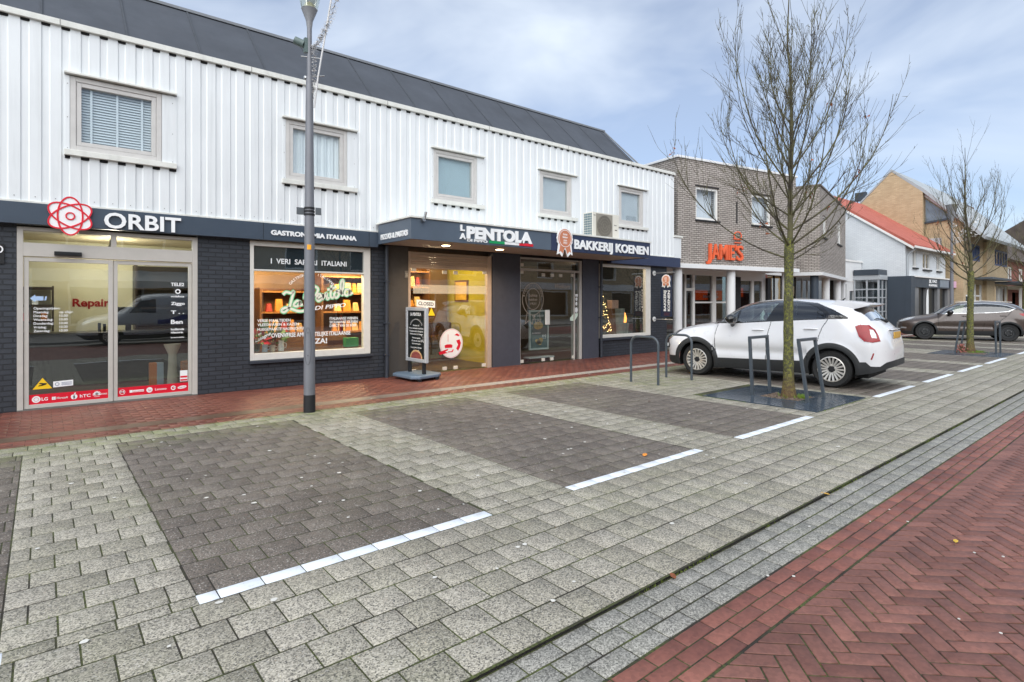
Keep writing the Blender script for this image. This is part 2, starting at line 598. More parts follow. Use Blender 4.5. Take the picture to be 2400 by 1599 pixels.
for a, b in BAYS:
    courses(a - .01, b + .02, 3.25, Y0, .2255, .112, gap=.007, ox=a - .01 + .1, out=line)
pave_obj('bay_marking', line, M_LINE, z=.0015, jit=.0003)
gut = courses(XA, XB, 1.555, 1.896, .2255, .111, ox=.0)
pave_obj('gutter', gut, M_GUT, z=-.018)
edge = courses(XA, XB, 1.295, 1.55, .222, .085, gap=.009, ox=.04, rowgap=1.0)
pave_obj('road_edge_paving', edge, M_EDGE, z=-.017, ch=.002, jit=.0005)
walk = courses(XA, XB, 8.625, 10.62, .21, .105, gap=.004, ox=.0)
courses(XA, XB, 8.005, 8.345, .21, .105, gap=.004, ox=.07, out=walk)
pave_obj('sidewalk', walk, M_WALK, z=.0, ch=.001, jit=.0004)

# herringbone carriageway at 45 degrees
def herring(x0, x1, y0, y1, L=.215, Wd=.088, gap=.009):
    rc = []
    c = math.cos(R(45))
    n = int((abs(x1 - x0) + abs(y1 - y0)) / Wd) + 40
    m = int((abs(x1 - x0) + abs(y1 - y0)) / (L * 1.4)) + 20
    cx0, cy0 = (x0 + x1) / 2, (y0 + y1) / 2
    for j in range(-m, m):
        for k in range(-n, n):
            for (ax, ay, lx, ly) in ((k * Wd + j * L, k * Wd - j * L, L, Wd), (k * Wd + j * L + L, k * Wd - j * L + Wd - L, Wd, L)):
                u, v = ax + lx / 2, ay + ly / 2
                x = cx0 + (u + v) * c - .0
                y = cy0 + (v - u) * c
                lim = (L * .5 + Wd * .5) * c
                if x0 < x < x1 and y0 < y < y1 + .15:
                    h = (lx - gap) / 2, (ly - gap) / 2
                    rc.append((x, y, h[0], h[1], -R(45)))
    return rc
hb = herring(-1.5, 22, -4.2, 1.285)
M45 = math.sin(R(45))
def corners(x, y, a, b, an):
    c, q_ = math.cos(an), math.sin(an)
    return [(x + u * a * c - v * b * q_, y + u * a * q_ + v * b * c) for u, v in ((-1, -1), (1, -1), (1, 1), (-1, 1))]
whole = [r for r in hb if r[1] + (r[2] + r[3]) * M45 < 1.283]
pave_obj('road', whole, M_ROAD, z=-.016, ch=.002, jit=.0005)
mbc, tn = MB(), []
for r in hb:
    P_ = corners(*r)
    if max(p[1] for p in P_) < 1.283 or min(p[1] for p in P_) > 1.262: continue
    Q_ = []
    for p, n_ in zip(P_, P_[1:] + P_[:1]):      # cut to the straight kerb course
        if p[1] <= 1.283: Q_.append(p)
        if (p[1] - 1.283) * (n_[1] - 1.283) < 0:
            k_ = (1.283 - p[1]) / (n_[1] - p[1]); Q_.append((p[0] + (n_[0] - p[0]) * k_, 1.283))
    if len(Q_) < 3: continue
    cxm, cym = sum(p[0] for p in Q_) / len(Q_), sum(p[1] for p in Q_) / len(Q_)
    I_ = [(cxm + (p[0] - cxm) * .94, cym + (p[1] - cym) * .94) for p in Q_]; n_ = len(Q_)
    mbc.add([(*p, -.016) for p in I_] + [(*p, -.018) for p in Q_] + [(*p, -.03) for p in Q_],
            [tuple(range(n_))] + [(n_ + k, n_ + (k + 1) % n_, (k + 1) % n_, k) for k in range(n_)] + [(2 * n_ + k, 2 * n_ + (k + 1) % n_, n_ + (k + 1) % n_, n_ + k) for k in range(n_)])
    tn += [random.random()] * (2 * n_ + 1)
oc_ = struct('road_cut_bricks', mbc, M_ROAD, recalc=False)
oc_.data.attributes.new('tone', 'FLOAT', 'FACE').data.foreach_set('value', tn)

# sheets below: joints, the far carriageway, the land round about
struct('paving_bed', MB().quad((XA, 1.895, -.0026), (XB, 1.895, -.0026), (XB, 10.9, -.0026), (XA, 10.9, -.0026)), M_JOINT)
struct('road_bed', MB().quad((XA, -4.4, -.021), (XB, -4.4, -.021), (XB, 1.9, -.021), (XA, 1.9, -.021)), M_JOINT)
M_FARROAD = brick('road_far_paving', '#6d3a33', '#85493e', '#4a4234', .215, .09, .01, .3)
t = NT('street_far'); o_ = t.obj(); t.bsdf(t.mix(t.ramp(t.noise(o_, .8, 4), .3, .7), C('#6f433b'), C('#80524a')), .7, normal=t.bump(t.noise(o_, 12, 3), .3, .01)); M_STREET = t.mat
struct('far_road', MB().quad((22, -4.2, -.019), (XB, -4.2, -.019), (XB, 1.29, -.019), (22, 1.29, -.019)), M_STREET)
struct('ground', MB().quad((-300, -300, -.06), (400, -300, -.06), (400, 300, -.06), (-300, 300, -.06)), mat('ground_grey', '#85827b', .85, .15, .6, .3, 40))
# flat concrete strip let into the pavement: dry and pale further along, wet and dark near the first shop
t = NT('strip_concrete'); o_ = t.obj()
sx = t.node('ShaderNodeSeparateXYZ'); t.l.new(o_, sx.inputs[0])
wetf = t.ramp(t.math('ADD', sx.outputs[0], t.math('MULTIPLY', t.noise(o_, 1.2, 4), 5)), 5.2, 9.5)
jn = t.ramp(t.math('ABSOLUTE', t.math('SUBTRACT', t.math('FRACT', t.math('DIVIDE', sx.outputs[0], .6)), .5)), .485, .495)
cc = t.mix(wetf, C('#5d4a3c'), C('#a09a92'))
cc = t.mix(t.ramp(t.noise(o_, 25, 4), .35, .7, 0, .35), cc, C('#6a5a48'))
cc = t.mix(t.math('MULTIPLY', jn, .7), cc, C('#3a332c'))
t.bsdf(cc, t.math('MULTIPLY_ADD', wetf, .35, .35), normal=t.bump(t.noise(o_, 90, 3), .3, .004))
struct('pavement_strip', MB().box(XA, XB, 8.348, 8.622, -.03, .001), t.mat)

# flattened gum and bird droppings, too many and too small to matter one by one
sp = MB()
GR = F3((0, 0, 0), (1, 0, 0), (0, 1, 0))
for _ in range(150):
    x = random.choice([random.uniform(-.6, 6), random.uniform(.3, 9), random.uniform(2, 14)]); y = random.uniform(2.0, 8.6)
    r = random.uniform(.008, .02)
    sp.fprism(GR, [(x + r * random.uniform(.7, 1.2) * math.cos(a), y + r * random.uniform(.7, 1.2) * math.sin(a)) for a in np.linspace(0, 6.28, 9)[:-1]], .0042, .0058)
for _ in range(14):
    x = random.uniform(2.2, 5); y = random.uniform(.2, 1.8); r = random.uniform(.005, .01)
    sp.fprism(GR, [(x + r * math.cos(a), y + r * math.sin(a)) for a in np.linspace(0, 6.28, 8)[:-1]], -.0155, -.0125)
tag(sp.build('gum_litter', mat('gum', '#c9c8c2', .8, .1)), 'pale flattened gum spots scattered over the paving', 'litter', kind='stuff')

# moss and grass tufts in the joints
def tufts(mb, pts, h, w):
    for x, y, z in pts:
        for _ in range(3):
            a = random.uniform(0, 6.28); hh = h * random.uniform(.4, 1.2); l = random.uniform(.2, .9) * hh
            dx, dy = math.cos(a), math.sin(a)
            mb.add([(x - dy * w, y + dx * w, z), (x + dy * w, y - dx * w, z), (x + dx * l, y + dy * l, z + hh)], [(0, 1, 2)])
tf = MB(); pts = []
for _ in range(700):   # along the step between parking strip and gutter
    x = random.uniform(.6, 12) ** 1.0; y = 1.9 - abs(random.gauss(0, .006))
    if math.sin(x * 5.1) + math.sin(x * 2.3 + 1) > .3: pts.append((x, y, -.021))
for _ in range(1300):  # joints of the courses along X
    x = random.uniform(-1, 9); j = random.randrange(0, 26)
    y = (1.905 + .224 * j) if j < 7 else (Y0 + .2205 * (j - 7))
    if math.sin(x * 1.7 + j) + math.sin(x * .9 + y * 2) > .9: pts.append((x, y + random.gauss(0, .002), -.01))
for _ in range(900):
    x = random.choice([random.uniform(.4, 5.5), random.uniform(.4, 5.5), 2.9 + random.gauss(0, .12)]); y = 8.0 + random.gauss(-.03, .03)
    pts.append((x, y, -.008))
for _ in range(500):
    hx, hy = random.choice([(8.8, 6.97), (8.8, 6.34), (9.87, 6.9), (9.9, 6.32), (8.8, 6.6), (9.9, 6.6)])
    pts.append((hx + random.gauss(0, .10), hy + random.gauss(0, .14), -.008))
for _ in range(260):   # fringe of the tree grate
    if random.random() < .5: pts.append((random.uniform(8.36, 9.4), 3.34 + random.gauss(0, .012), -.006))
    else: pts.append((random.uniform(9.3, 10.2), 3.33 + random.gauss(0, .012), -.006))
for _ in range(200): pts.append((8.34 + random.gauss(0, .01), random.uniform(4.4, 5.2), -.006))
tufts(tf, pts, .016, .003)
tag(tf.build('moss', mat('moss_green', '#66752f', .9, .3, 3), recalc=False), 'green moss and grass tufts in the paving joints', 'moss', kind='stuff')
# ------------------------------------------------------------------ the long shop building
YF = 10.6
def q(x, z, y): return x * y / YF, CH + (z - CH) * y / YF
m_clad = mat('cladding_white', '#dfe3e5', .42, .03, 1.5, 0, streak=.34)
m_flash = mat('flashing_white', '#d9dad4', .5, .08, 6, 0, streak=.35)
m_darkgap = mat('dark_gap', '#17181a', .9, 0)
m_roof = mat('roof_bitumen', '#41464e', .85, .16, .9, .4, 120, streak=.25)
m_seam = mat('roof_seam', '#3d4249', .8, .1)
m_fascia = mat('fascia_slate', '#3d4957', .42, .06, 2.5)
m_fasciag = mat('fascia_grey', '#525e6c', .4, .06, 2.5)
m_navy = mat('fascia_navy', '#2a3450', .4, .05, 2.5)
m_soffit = mat('soffit_brown', '#aca196', .7, .06, 4)
m_brick = brick('painted_brick', '#2f343b', '#383d45', '#24282e', .215, .0745, .011, .9, .62, var=.08)
m_pier = mat('render_anthracite', '#43454f', .75, .07, 3, .25, 90)
m_pierb = mat('render_brown', '#46423e', .75, .07, 3, .25, 90)
m_sill = mat('sill_slate', '#30353e', .55, .06)
m_alu = mat('aluminium_grey', '#bdb9b2', .42, .04, 8)
m_wfr = mat('window_frame_beige', '#c6c4c1', .5, .05, 8)
m_wfr2 = mat('window_frame_cream', '#d8d5cd', .5, .05, 8)
m_shut = mat('shutter_beige', '#b6a291', .5, .06, 8)
m_glass = glass('shop_glass', (.86, .89, .88), 1.7, 0, .02)
m_glassd = glass('dark_glass', (.5, .53, .53), 1.6, 0, .03)
m_upgl = glass('window_glass', (.93, .96, .97), 1.2)
m_white = mat('vinyl_white', '#eef0f0', .5, .02)
m_red = mat('vinyl_red', '#d8112e', .45, .03)
m_blk = mat('black_plastic', '#121316', .4, .05)
m_lblk = mat('black_matt', '#1a1b1e', .7, .05)
m_steel = mat('steel', '#a9abac', .3, .05, 5, metal=.9)
m_int_c = mat('interior_cream', '#e0d9b8', .8, .04)
m_int_o = mat('interior_olive', '#a89a2c', .8, .06)
m_int_d = mat('interior_dark', '#3a332d', .8, .1)
m_int_f = mat('interior_floor', '#4d473f', .45, .1)
m_int_w = mat('interior_wood_wall', '#8a6a44', .7, .15)
m_ceil = mat('interior_ceiling', '#c9b896', .8, .03)

MB_ = thing('shop_building', 'long white corrugated building with dark brick shopfronts and charcoal roof', 'building', (7, YF, 0))
XL, XR = -1.7, 15.4
WIN = [(.32, 1.47), (3.40, 4.56), (6.52, 7.68), (9.63, 10.77), (12.70, 13.82)]
WZ0, WZ1 = 3.78, 4.86

# corrugated cladding, one vertical sheet cut round the windows
P, x = [], XL
prof = []
k = math.floor((XL - .045) / .2255)
while True:
    c0 = .045 + .2255 * k
    for dx, dy in ((-.052, 0), (-.036, .015), (.036, .015), (.052, 0)):
        if XL < c0 + dx < XR: prof.append((c0 + dx, dy))
    k += 1
    if c0 > XR: break
prof = [(XL, 0)] + prof + [(XR, 0)]
xs = [p[0] for p in prof]; ys = [p[1] for p in prof]
brk = sorted(set(xs + [v for a, b in WIN for v in (a - .055, b + .21)]))
mb = MB()
for a, b in zip(brk[:-1], brk[1:]):
    ya, yb = 10.5 + np.interp(a, xs, ys), 10.5 + np.interp(b, xs, ys)
    mid = (a + b) / 2
    hole = any(w0 - .06 < mid < w1 + .215 for w0, w1 in WIN)
    for z0, z1 in ([(2.97, WZ0 - .02), (WZ1 + .02, 5.56)] if hole else [(2.97, 5.56)]):
        mb.quad((a, ya, z0), (b, yb, z0), (b, yb, z1), (a, ya, z1))
mb.build('cladding', m_clad, MB_, recalc=False)
mb = MB()
for cx in np.arange(.045 + .2255 * math.ceil((XL - .045) / .2255), XR, .2255):
    for z in (3.04,):   # fixing screws along the foot of the sheets
        mb.blob((cx + .11, 10.497, z), .007, 6)
for w0, w1 in WIN:
    for z in (WZ0 + .02, 4.25, WZ1 - .12):
        mb.blob((w0 - .03, 10.492, z), .007, 6); mb.blob((w1 + .15, 10.492, z), .007, 6)
mb.build('screws', mat('screw_grey', '#8b8c8a', .5, 0), MB_)['kind'] = 'stuff'
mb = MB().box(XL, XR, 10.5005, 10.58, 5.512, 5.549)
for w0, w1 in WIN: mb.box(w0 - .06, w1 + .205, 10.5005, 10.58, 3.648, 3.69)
mb.build('groove_shade', m_darkgap, MB_)  # dark strips standing in for shade in the grooves under eaves trim and sills
mb = MB().box(XL, XR + .02, 10.45, 10.62, 5.549, 5.635).box(XL, XR, 10.47, 10.56, 2.945, 2.975)
x = XL
mb.build('flashing', m_flash, MB_, bevel=.004)
mb = MB()   # laps in the eaves trim
for x in np.arange(.2, XR, 2.6): mb.cut().box(x, x + .012, 10.447, 10.452, 5.55, 5.637)
mb.build('flashing_joint', mat('joint_grey', '#8f908c', .6, 0), MB_)
mb = MB().prism([(10.52, 5.6), (11.85, 6.9), (18.0, 6.9), (18.0, 5.5), (10.52, 5.5)], XL, 13.57, 'yz')
mb.build('roof', m_roof, MB_)
mb = MB()
for x in np.arange(-1.05, 13.5, 1.03):
    mb.cut()
    mb.add([(x, 10.53, 5.603), (x + .035, 10.53, 5.603), (x + .035, 11.84, 6.896), (x, 11.84, 6.896), (x + .004, 10.52, 5.62), (x + .03, 10.52, 5.62), (x + .03, 11.835, 6.906), (x + .004, 11.835, 6.906)],
           [(4, 5, 6, 7), (0, 4, 7, 3), (1, 2, 6, 5)])
mb.build('roof_seam', m_seam, MB_)
mb = MB().box(XL, 13.62, 11.8, 11.92, 6.885, 6.935)
mb.prism([(10.5, 5.62), (10.5, 5.66), (11.86, 6.95), (11.86, 6.91)], 13.56, 13.62, 'yz')
mb.build('ridge_cap', mat('ridge_zinc', '#777b80', .5, .1), MB_)
MB().box(XL, 15.1, 10.74, 10.858, 2.625, 2.76).build('light_stop', m_int_d, MB_)  # strip added to stop room light leaking out above the shop frames
MB().box(XL, XR - .03, 11.25, 17.9, 2.76, 5.5).build('upper_floor', mat('room_dark', '#2a2c30', .9, 0), MB_)
MB().box(XR - .08, XR, 10.55, 18, 2.94, 5.545).box(XR, 15.8, 10.5, 11.2, 2.94, 3.6).build('side_wall', m_clad, MB_, bevel=.004)
MB().box(XR - .02, 15.84, 10.46, 11.24, 3.6, 3.66).build('side_cap', m_flash, MB_, bevel=.004)

# upper windows
blindm = {0: mat('slat_white', '#f0f4f6', .5, .03), 1: mat('net_white', '#f6f7f7', .8, .05, 1.2), 2: mat('slat_pale_blue', '#c7dbe0', .5, .03), 3: mat('slat_pale', '#e4e8ea', .5, .03), 4: mat('slat_pale2', '#e0e4e6', .5, .03)}
for i, (a, b) in enumerate(WIN):
    w = MB()
    for x0, x1, z0, z1 in ((a, a + .07, WZ0, WZ1), (b - .07, b, WZ0, WZ1), (a + .07, b - .07, WZ0, WZ0 + .07), (a + .07, b - .07, WZ1 - .07, WZ1)):
        w.box(x0, x1, 10.495, 10.62, z0, z1)
    wo = w.build('window', m_wfr, MB_, bevel=.004)
    w = MB()
    A, B, Z0, Z1 = a + .074, b - .074, WZ0 + .074, WZ1 - .074
    for x0, x1, z0, z1 in ((A, A + .06, Z0, Z1), (B - .06, B, Z0, Z1), (A + .06, B - .06, Z0, Z0 + .06), (A + .06, B - .06, Z1 - .06, Z1)):
        w.box(x0, x1, 10.505, 10.6, z0, z1)
    w.build('sash', m_wfr, wo, bevel=.004)
    MB().box(A + .05, B - .05, 10.548, 10.556, Z0 + .05, Z1 - .05).build('pane', m_upgl, wo)
    MB().box(a - .07, b + .205, 10.42, 10.56, WZ1 + .015, WZ1 + .045).build('hood', m_flash, wo, bevel=.003)
    MB().box(a - .07, b + .205, 10.44, 10.56, WZ0 - .09, WZ0 - .006).build('sill', m_flash, wo, bevel=.004)
    MB().box(a - .055, a - .004, 10.493, 10.53, WZ0, WZ1).cut().box(b + .004, b + .21, 10.493, 10.53, WZ0, WZ1).build('side_trim', m_clad, wo)
    bl = MB()
    if i == 1:
        n = 60
        for k in range(n):
            x0, x1 = A + .02 + (B - A - .04) * k / n, A + .02 + (B - A - .04) * (k + 1) / n
            y0, y1 = [10.61 + .012 * math.sin(v * 42) + .006 * math.sin(v * 97) for v in (x0, x1)]
            bl.quad((x0, y0, Z0), (x1, y1, Z0), (x1, y1, Z1), (x0, y0, Z1))
    else:
        pitch = {0: .0405, 2: .026, 3: .026, 4: .03}[i]
        z = Z1 - .05
        low = {0: Z0 + .03, 2: Z0 + .03, 3: Z0 + .06, 4: Z0 + .02}[i]
        while z > low:
            tl = .95 if i == 0 else 1.2
            hw = pitch * (.56 if i == 0 else .6)
            yy, zz = hw * math.cos(tl), hw * math.sin(tl)
            bl.add([(A, 10.60 - yy, z - zz), (B, 10.60 - yy, z - zz), (B, 10.60 + yy, z + zz), (A, 10.60 + yy, z + zz)], [(0, 1, 2, 3)])
            z -= pitch
        if i == 0:
            for fx in (.18, .5, .82):
                x = A + (B - A) * fx
                bl.box(x - .014, x + .014, 10.572, 10.576, Z0 + .03, Z1)
    bl.build('blind', blindm[i], wo, recalc=False)
    MB().quad((a - .05, 11.0, WZ0 - .1), (b + .15, 11.0, WZ0 - .1), (b + .15, 11.0, WZ1 + .1), (a - .05, 11.0, WZ1 + .1)).build('room_behind', mat('room_grey', '#8a9298', .9, 0), wo)
simple('monitor', MB().box(10.36, 10.58, 10.61, 10.63, 3.93, 4.2).box(10.44, 10.5, 10.62, 10.64, 3.86, 3.93), m_lblk, 'dark screen standing behind the fourth upstairs window blind', 'screen')
simple('window_planter', MB().box(13.15, 13.62, 10.60, 10.632, 3.87, 4.08), mat('planter_grey', '#4b4e52', .7, .1), 'grey planter box in the fifth upstairs window', 'planter')
mb = MB()
for k in range(10):
    x = random.uniform(13.3, 13.55); mb.tube([(x, 10.612, 4.08), (x + random.uniform(-.1, .1), 10.612, 4.35), (x + random.uniform(-.2, .2), 10.612, 4.66)], [.005, .004, .002], 4)
simple('bare_twigs', mb, mat('twig_grey', '#5b5a55', .8, .1), 'bare ornamental twigs standing in the upstairs planter', 'plant')

# fascia boards and canopy
MB().box(XL, 5.2, 10.46, 10.62, 2.645, 2.945).build('fascia', m_fascia, MB_, bevel=.003)
MB().box(12.34, 15.7, 10.46, 10.62, 2.645, 2.945).build('fascia', m_navy, MB_, bevel=.003)
MB().box(5.2, 8.745, 9.15, 9.2, 2.705, 3.095).box(5.2, 5.25, 9.198, 10.46, 2.705, 3.095).build('canopy', m_fasciag, MB_, bevel=.003)
MB().box(8.748, 12.34, 9.143, 9.2, 2.70, 3.095).box(12.29, 12.34, 9.2, 10.46, 2.70, 3.095).build('canopy', m_navy, MB_, bevel=.003)
MB().box(5.17, 12.37, 9.12, 10.49, 3.097, 3.135).build('canopy_trim', m_flash, MB_, bevel=.004)
MB().box(5.25, 8.72, 9.2, 10.5, 2.715, 2.73).box(8.735, 12.29, 9.2, 10.5, 2.712, 2.727).build('soffit', m_soffit, MB_)
mb = MB()
for x in (1.1, 3.0, 5.0): mb.box(x, x + .006, 10.457, 10.462, 2.645, 2.945)
for x in (9.9, 10.75, 11.55): mb.box(x, x + .006, 9.14, 9.145, 2.70, 2.76)
mb.build('panel_joint', m_darkgap, MB_)

# brick piers, plinths, rendered piers
mb = MB()
mb.box(XL, -.272, YF, 10.85, 0, 2.7).cut().box(2.003, 2.818, YF, 10.85, 0, 2.7).box(2.818, 5.12, YF, 10.85, 0, .455)
mb.box(5.12, 5.42, YF + .003, 10.85, 0, 2.7)
mb.build('brick_wall', m_brick, MB_)
mb = MB().box(12.02, 14.34, YF, 10.85, 0, .46).box(14.34, 15.16, YF, 10.85, 0, 2.7).cut().box(15.08, 15.157, 10.85, 18, 0, 2.76)
mb.build('brick_wall', m_brick, MB_)
MB().box(5.42, 5.95, YF - .02, 10.85, 0, 2.71).build('pier', m_pierb, MB_)
MB().box(8.2, 9.05, YF - .03, 10.85, 0, 2.71).build('pier', m_pier, MB_)
MB().box(11.29, 11.93, YF - .03, 10.85, 0, 2.71).build('pier', m_pier, MB_)
MB().box(2.80, 5.14, 10.53, 10.7, .455, .505).build('window_ledge', m_sill, MB_, bevel=.006)
MB().box(12.02, 14.36, 10.53, 10.7, .46, .52).build('window_ledge', m_sill, MB_, bevel=.006)
for x in (5.43, 11.99):
    d = MB().tube([(x, 10.53, 0), (x, 10.53, 2.70)], .038, 12)
    do = d.build('drainpipe', m_sill, MB_, smooth=40)
    b = MB()
    for z in (.45, 1.1, 1.95): b.box(x - .05, x + .05, 10.485, 10.6, z, z + .03)
    b.build('pipe_clip', m_sill, do)

# rooms behind the shop windows
MB().box(XL, 2.6, 14.2, 14.3, 0, 2.75).cut().box(2.56, 2.62, 10.85, 14.2, 0, 2.75).build('room_wall', m_int_c, MB_)
MB().box(2.69, 8.55, 13.05, 13.15, 0, 2.75).cut().box(2.63, 2.68, 10.85, 13.2, 0, 2.75).build('room_wall', m_int_w, MB_)
MB().box(8.55, 8.62, 10.87, 13.05, 0, 2.75).build('room_wall', m_int_o, MB_)
MB().box(8.62, 15.08, 14.0, 14.1, 0, 2.75).cut().box(8.625, 8.66, 10.87, 14.0, 0, 2.75).build('room_wall', m_int_d, MB_)
MB().box(XL, 2.6, 10.86, 14.2, 2.735, 2.755).cut().box(2.66, 8.55, 10.86, 13.05, 2.735, 2.755).build('room_ceiling', m_ceil, MB_)
MB().box(8.66, 15.08, 10.86, 14.0, 2.735, 2.755).build('room_ceiling', m_int_d, MB_)
MB().box(XL, 15.08, 10.86, 14.6, -.02, .012).build('room_floor', m_int_f, MB_)

FR = lambda y: F3((0, y, 0))
def bars(y0, y1, lst):
    m = MB()
    for a, b, c, d in lst: m.box(a, b, y0, y1, c, d)
    return m

# --- phone shop entrance: two tall panes, one sliding
e1 = bars(10.6, 10.7, [(-.27, -.2, 0, 2.62), (1.925, 2.0, 0, 2.62), (-.2, 1.925, 2.565, 2.62), (-.2, 1.925, 2.2, 2.395), (.82, .89, 2.395, 2.565)]).build('sliding_door', m_alu, MB_, bevel=.004)
bars(10.618, 10.66, [(-.195, -.14, .02, 2.19), (.785, .845, .02, 2.19), (-.14, .785, 2.13, 2.19), (-.14, .785, .02, .075)]).build('leaf', m_alu, e1, bevel=.003)
bars(10.632, 10.68, [(.85, .905, .02, 2.19), (1.87, 1.92, .02, 2.19), (.905, 1.87, 2.13, 2.19), (.905, 1.87, .02, .075)]).build('leaf', m_alu, e1, bevel=.003)
MB().box(-.145, .79, 10.636, 10.644, .07, 2.135).box(.9, 1.875, 10.652, 10.66, .07, 2.135).box(-.2, .82, 10.65, 10.658, 2.39, 2.57).box(.89, 1.925, 10.65, 10.658, 2.39, 2.57).build('pane', m_glass, e1)
MB().box(.14, .46, 10.54, 10.605, 2.225, 2.285).build('motion_sensor', m_blk, e1, bevel=.01, seg=2)
MB().box(-.27, 2.0, 10.58, 10.75, -.01, .016).build('threshold', mat('threshold', '#6b6a66', .4, .1), e1)
f = FR(10.634); g = FR(10.65)
MB().fprism(f, [(-.14, .076), (.785, .076), (.785, .215), (-.14, .215)], 0, .001).fprism(g, [(.905, .076), (1.87, .076), (1.87, .215), (.905, .215)], 0, .001).build('red_band', m_red, e1)
L = MB()
d0, d1 = .002, .003
L.disc(f, -.06, .145, .048, .048, d0, d1).text('LG', f, .0, .122, .045, .07, d0, d1)
for a in (0, 1):
    for b in (0, 1): L.fprism(f, [(.115 + a * .023, .12 + b * .023), (.136 + a * .023, .12 + b * .023), (.136 + a * .023, .141 + b * .023), (.115 + a * .023, .141 + b * .023)], d0, d1)
L.cut(); L.text('Microsoft', f, .17, .127, .03, .13, d0, d1, .01)
L.cut(); L.disc(f, .358, .138, .024, .034, d0, d1, .15).disc(f, .385, .138, .024, .034, d0, d1, -.15).disc(f, .38, .185, .007, .018, d0, d1, -.6)
L.cut(); L.text('hTC', f, .44, .12, .045, .13, d0, d1, .015)
L.cut()
for k in range(8):
    a = math.pi * (.02 + .96 * k / 7); L.disc(f, .645 + .028 * math.cos(a), .138 + .034 * math.sin(a), .008, .026, d0, d1, a - math.pi / 2)
L.text('HUAWEI', f, .61, .108, .012, .07, d0, d1, .01)
L.cut(); L.text('SONY', f, .695, .135, .022, .08, d0, d1, .015)
L.cut(); L.ring(g, .965, .145, .038, .038, .006, d0, d1).text('M', g, .965, .13, .034, .045, d0, d1, .01, align='c')
L.cut(); L.fprism(g, [(1.06, .125), (1.1, .125), (1.1, .165), (1.06, .165)], d0, d1).fprism(g, [(1.105, .128), (1.25, .128), (1.25, .162), (1.105, .162)], d0, d1)
L.cut(); L.disc(g, 1.325, .145, .042, .042, d0, d1).cut().text('Lenovo', g, 1.4, .128, .036, .16, d0, d1, .012)
L.cut(); L.ring(g, 1.655, .145, .036, .036, .014, d0, d1).fprism(g, [(1.655, .138), (1.69, .138), (1.69, .152), (1.655, .152)], d0, d1)
L.cut(); L.disc(g, 1.78, .145, .065, .024, d0, d1, .12)
L.build('brand_lettering', m_white, e1)
L = MB().text('hp', g, 1.325, .128, .03, .04, .004, .005, 0, shear=.25, align='c')
L.ring(f, -.06, .145, .028, .028, .004, .004, .005).text('SAMSUNG', g, 1.78, .139, .012, .09, .004, .005, .01, rot=.12, align='c').text('alcatel', g, 1.11, .137, .014, .13, .004, .005, .01)
L.build('red_lettering', m_red, e1)
# opening hours on the left pane
L = MB()
rows = [('Openingstijden:', ''), ('Maandag:', 'op afspr.'), ('Dinsdag:', '10.00'), ('Woensdag:', '10.00'), ('Donderdag:', '10.00'), ('Vrijdag:', '10.00'), ('Zaterdag:', '10.00')]
for k, (a, b) in enumerate(rows):
    z = 1.44 - k * .0545
    L.text(a, f, -.09, z, .034, None, d0, d1, .012)
    L.cut()
    if b: L.text(b, f, .2, z, .034, None, d0, d1, .012)
L.build('opening_hours', m_white, e1)
L = MB()
for k, (s_, h, w) in enumerate([('TELE2', .055, .19), ('O', .07, .07), ('vodafone', .03, .19), ('Ziggo', .05, .2), ('T . .', .055, .19), ('Ben', .07, .17), ('hollands', .035, .19), ('nieuwe.', .035, .18), ('lycamobile', .018, .19)]):
    z = [1.81, 1.685, 1.625, 1.50, 1.355, 1.19, 1.085, 1.035, .96][k]
    L.cut()
    if s_ == 'O': L.ring(g, 1.72, z + .035, .04, .04, .018, d0, d1)
    else: L.text(s_, g, 1.62, z, h, w, d0, d1, .03)
L.build('provider_lettering', m_white, e1)
MB().fprism(f, [(-.1, .29), (.12, .29), (.01, .45)], .001, .002).build('camera_sticker', mat('sticker_yellow', '#f2c61f', .5, .02), e1)
MB().fprism(f, [(-.04, .33), (-.03, .345), (.0, .335), (.05, .35), (.06, .37), (-.02, .38), (-.03, .365), (.01, .355)], .003, .004).build('camera_mark', m_lblk, e1)
MB().fprism(f, [(.13, .3), (.36, .31), (.36, .395), (.13, .385)], .001, .002).build('notice_sticker', m_white, e1)
L = MB().ring(f, .175, .345, .025, .025, .006, .003, .004)
for z in (.325, .342, .36): L.fprism(f, [(.225, z), (.345, z + .003), (.345, z + .009), (.225, z + .006)], .003, .004)
L.build('notice_print', mat('print_blue', '#5a6c8c', .5, 0), e1)
MB().fprism(g, [(1.75, .24), (1.86, .24), (1.86, .42), (1.75, .42)], .001, .002).build('price_sticker', m_white, e1)
MB().fprism(g, [(1.755, .25), (1.855, .25), (1.855, .275), (1.755, .275)], .003, .004).fprism(g, [(1.755, .3), (1.855, .3), (1.855, .33), (1.755, .33)], .003, .004).build('price_print', m_red, e1)
MB().fprism(f, [(-.13, 1.6), (-.07, 1.655), (-.07, 1.63), (.02, 1.63), (.02, 1.57), (-.07, 1.57), (-.07, 1.545)], .001, .002).fprism(f, [(.03, 1.57), (.05, 1.57), (.06, 1.63), (.04, 1.63)], .001, .002).build('arrow_sticker', mat('sticker_blue', '#a9c4e6', .5, .02), e1)
MB().fprism(F3((0, 10.598, 0)), [(-.52, 2.08), (-.4, 2.08), (-.4, 2.36), (-.52, 2.36)], 0, .02).build('number_plate', m_lblk, MB_)
MB().ring(F3((0, 10.576, 0)), -.45, 2.28, .04, .05, .016, 0, .004).build('number_print', m_white, MB_)

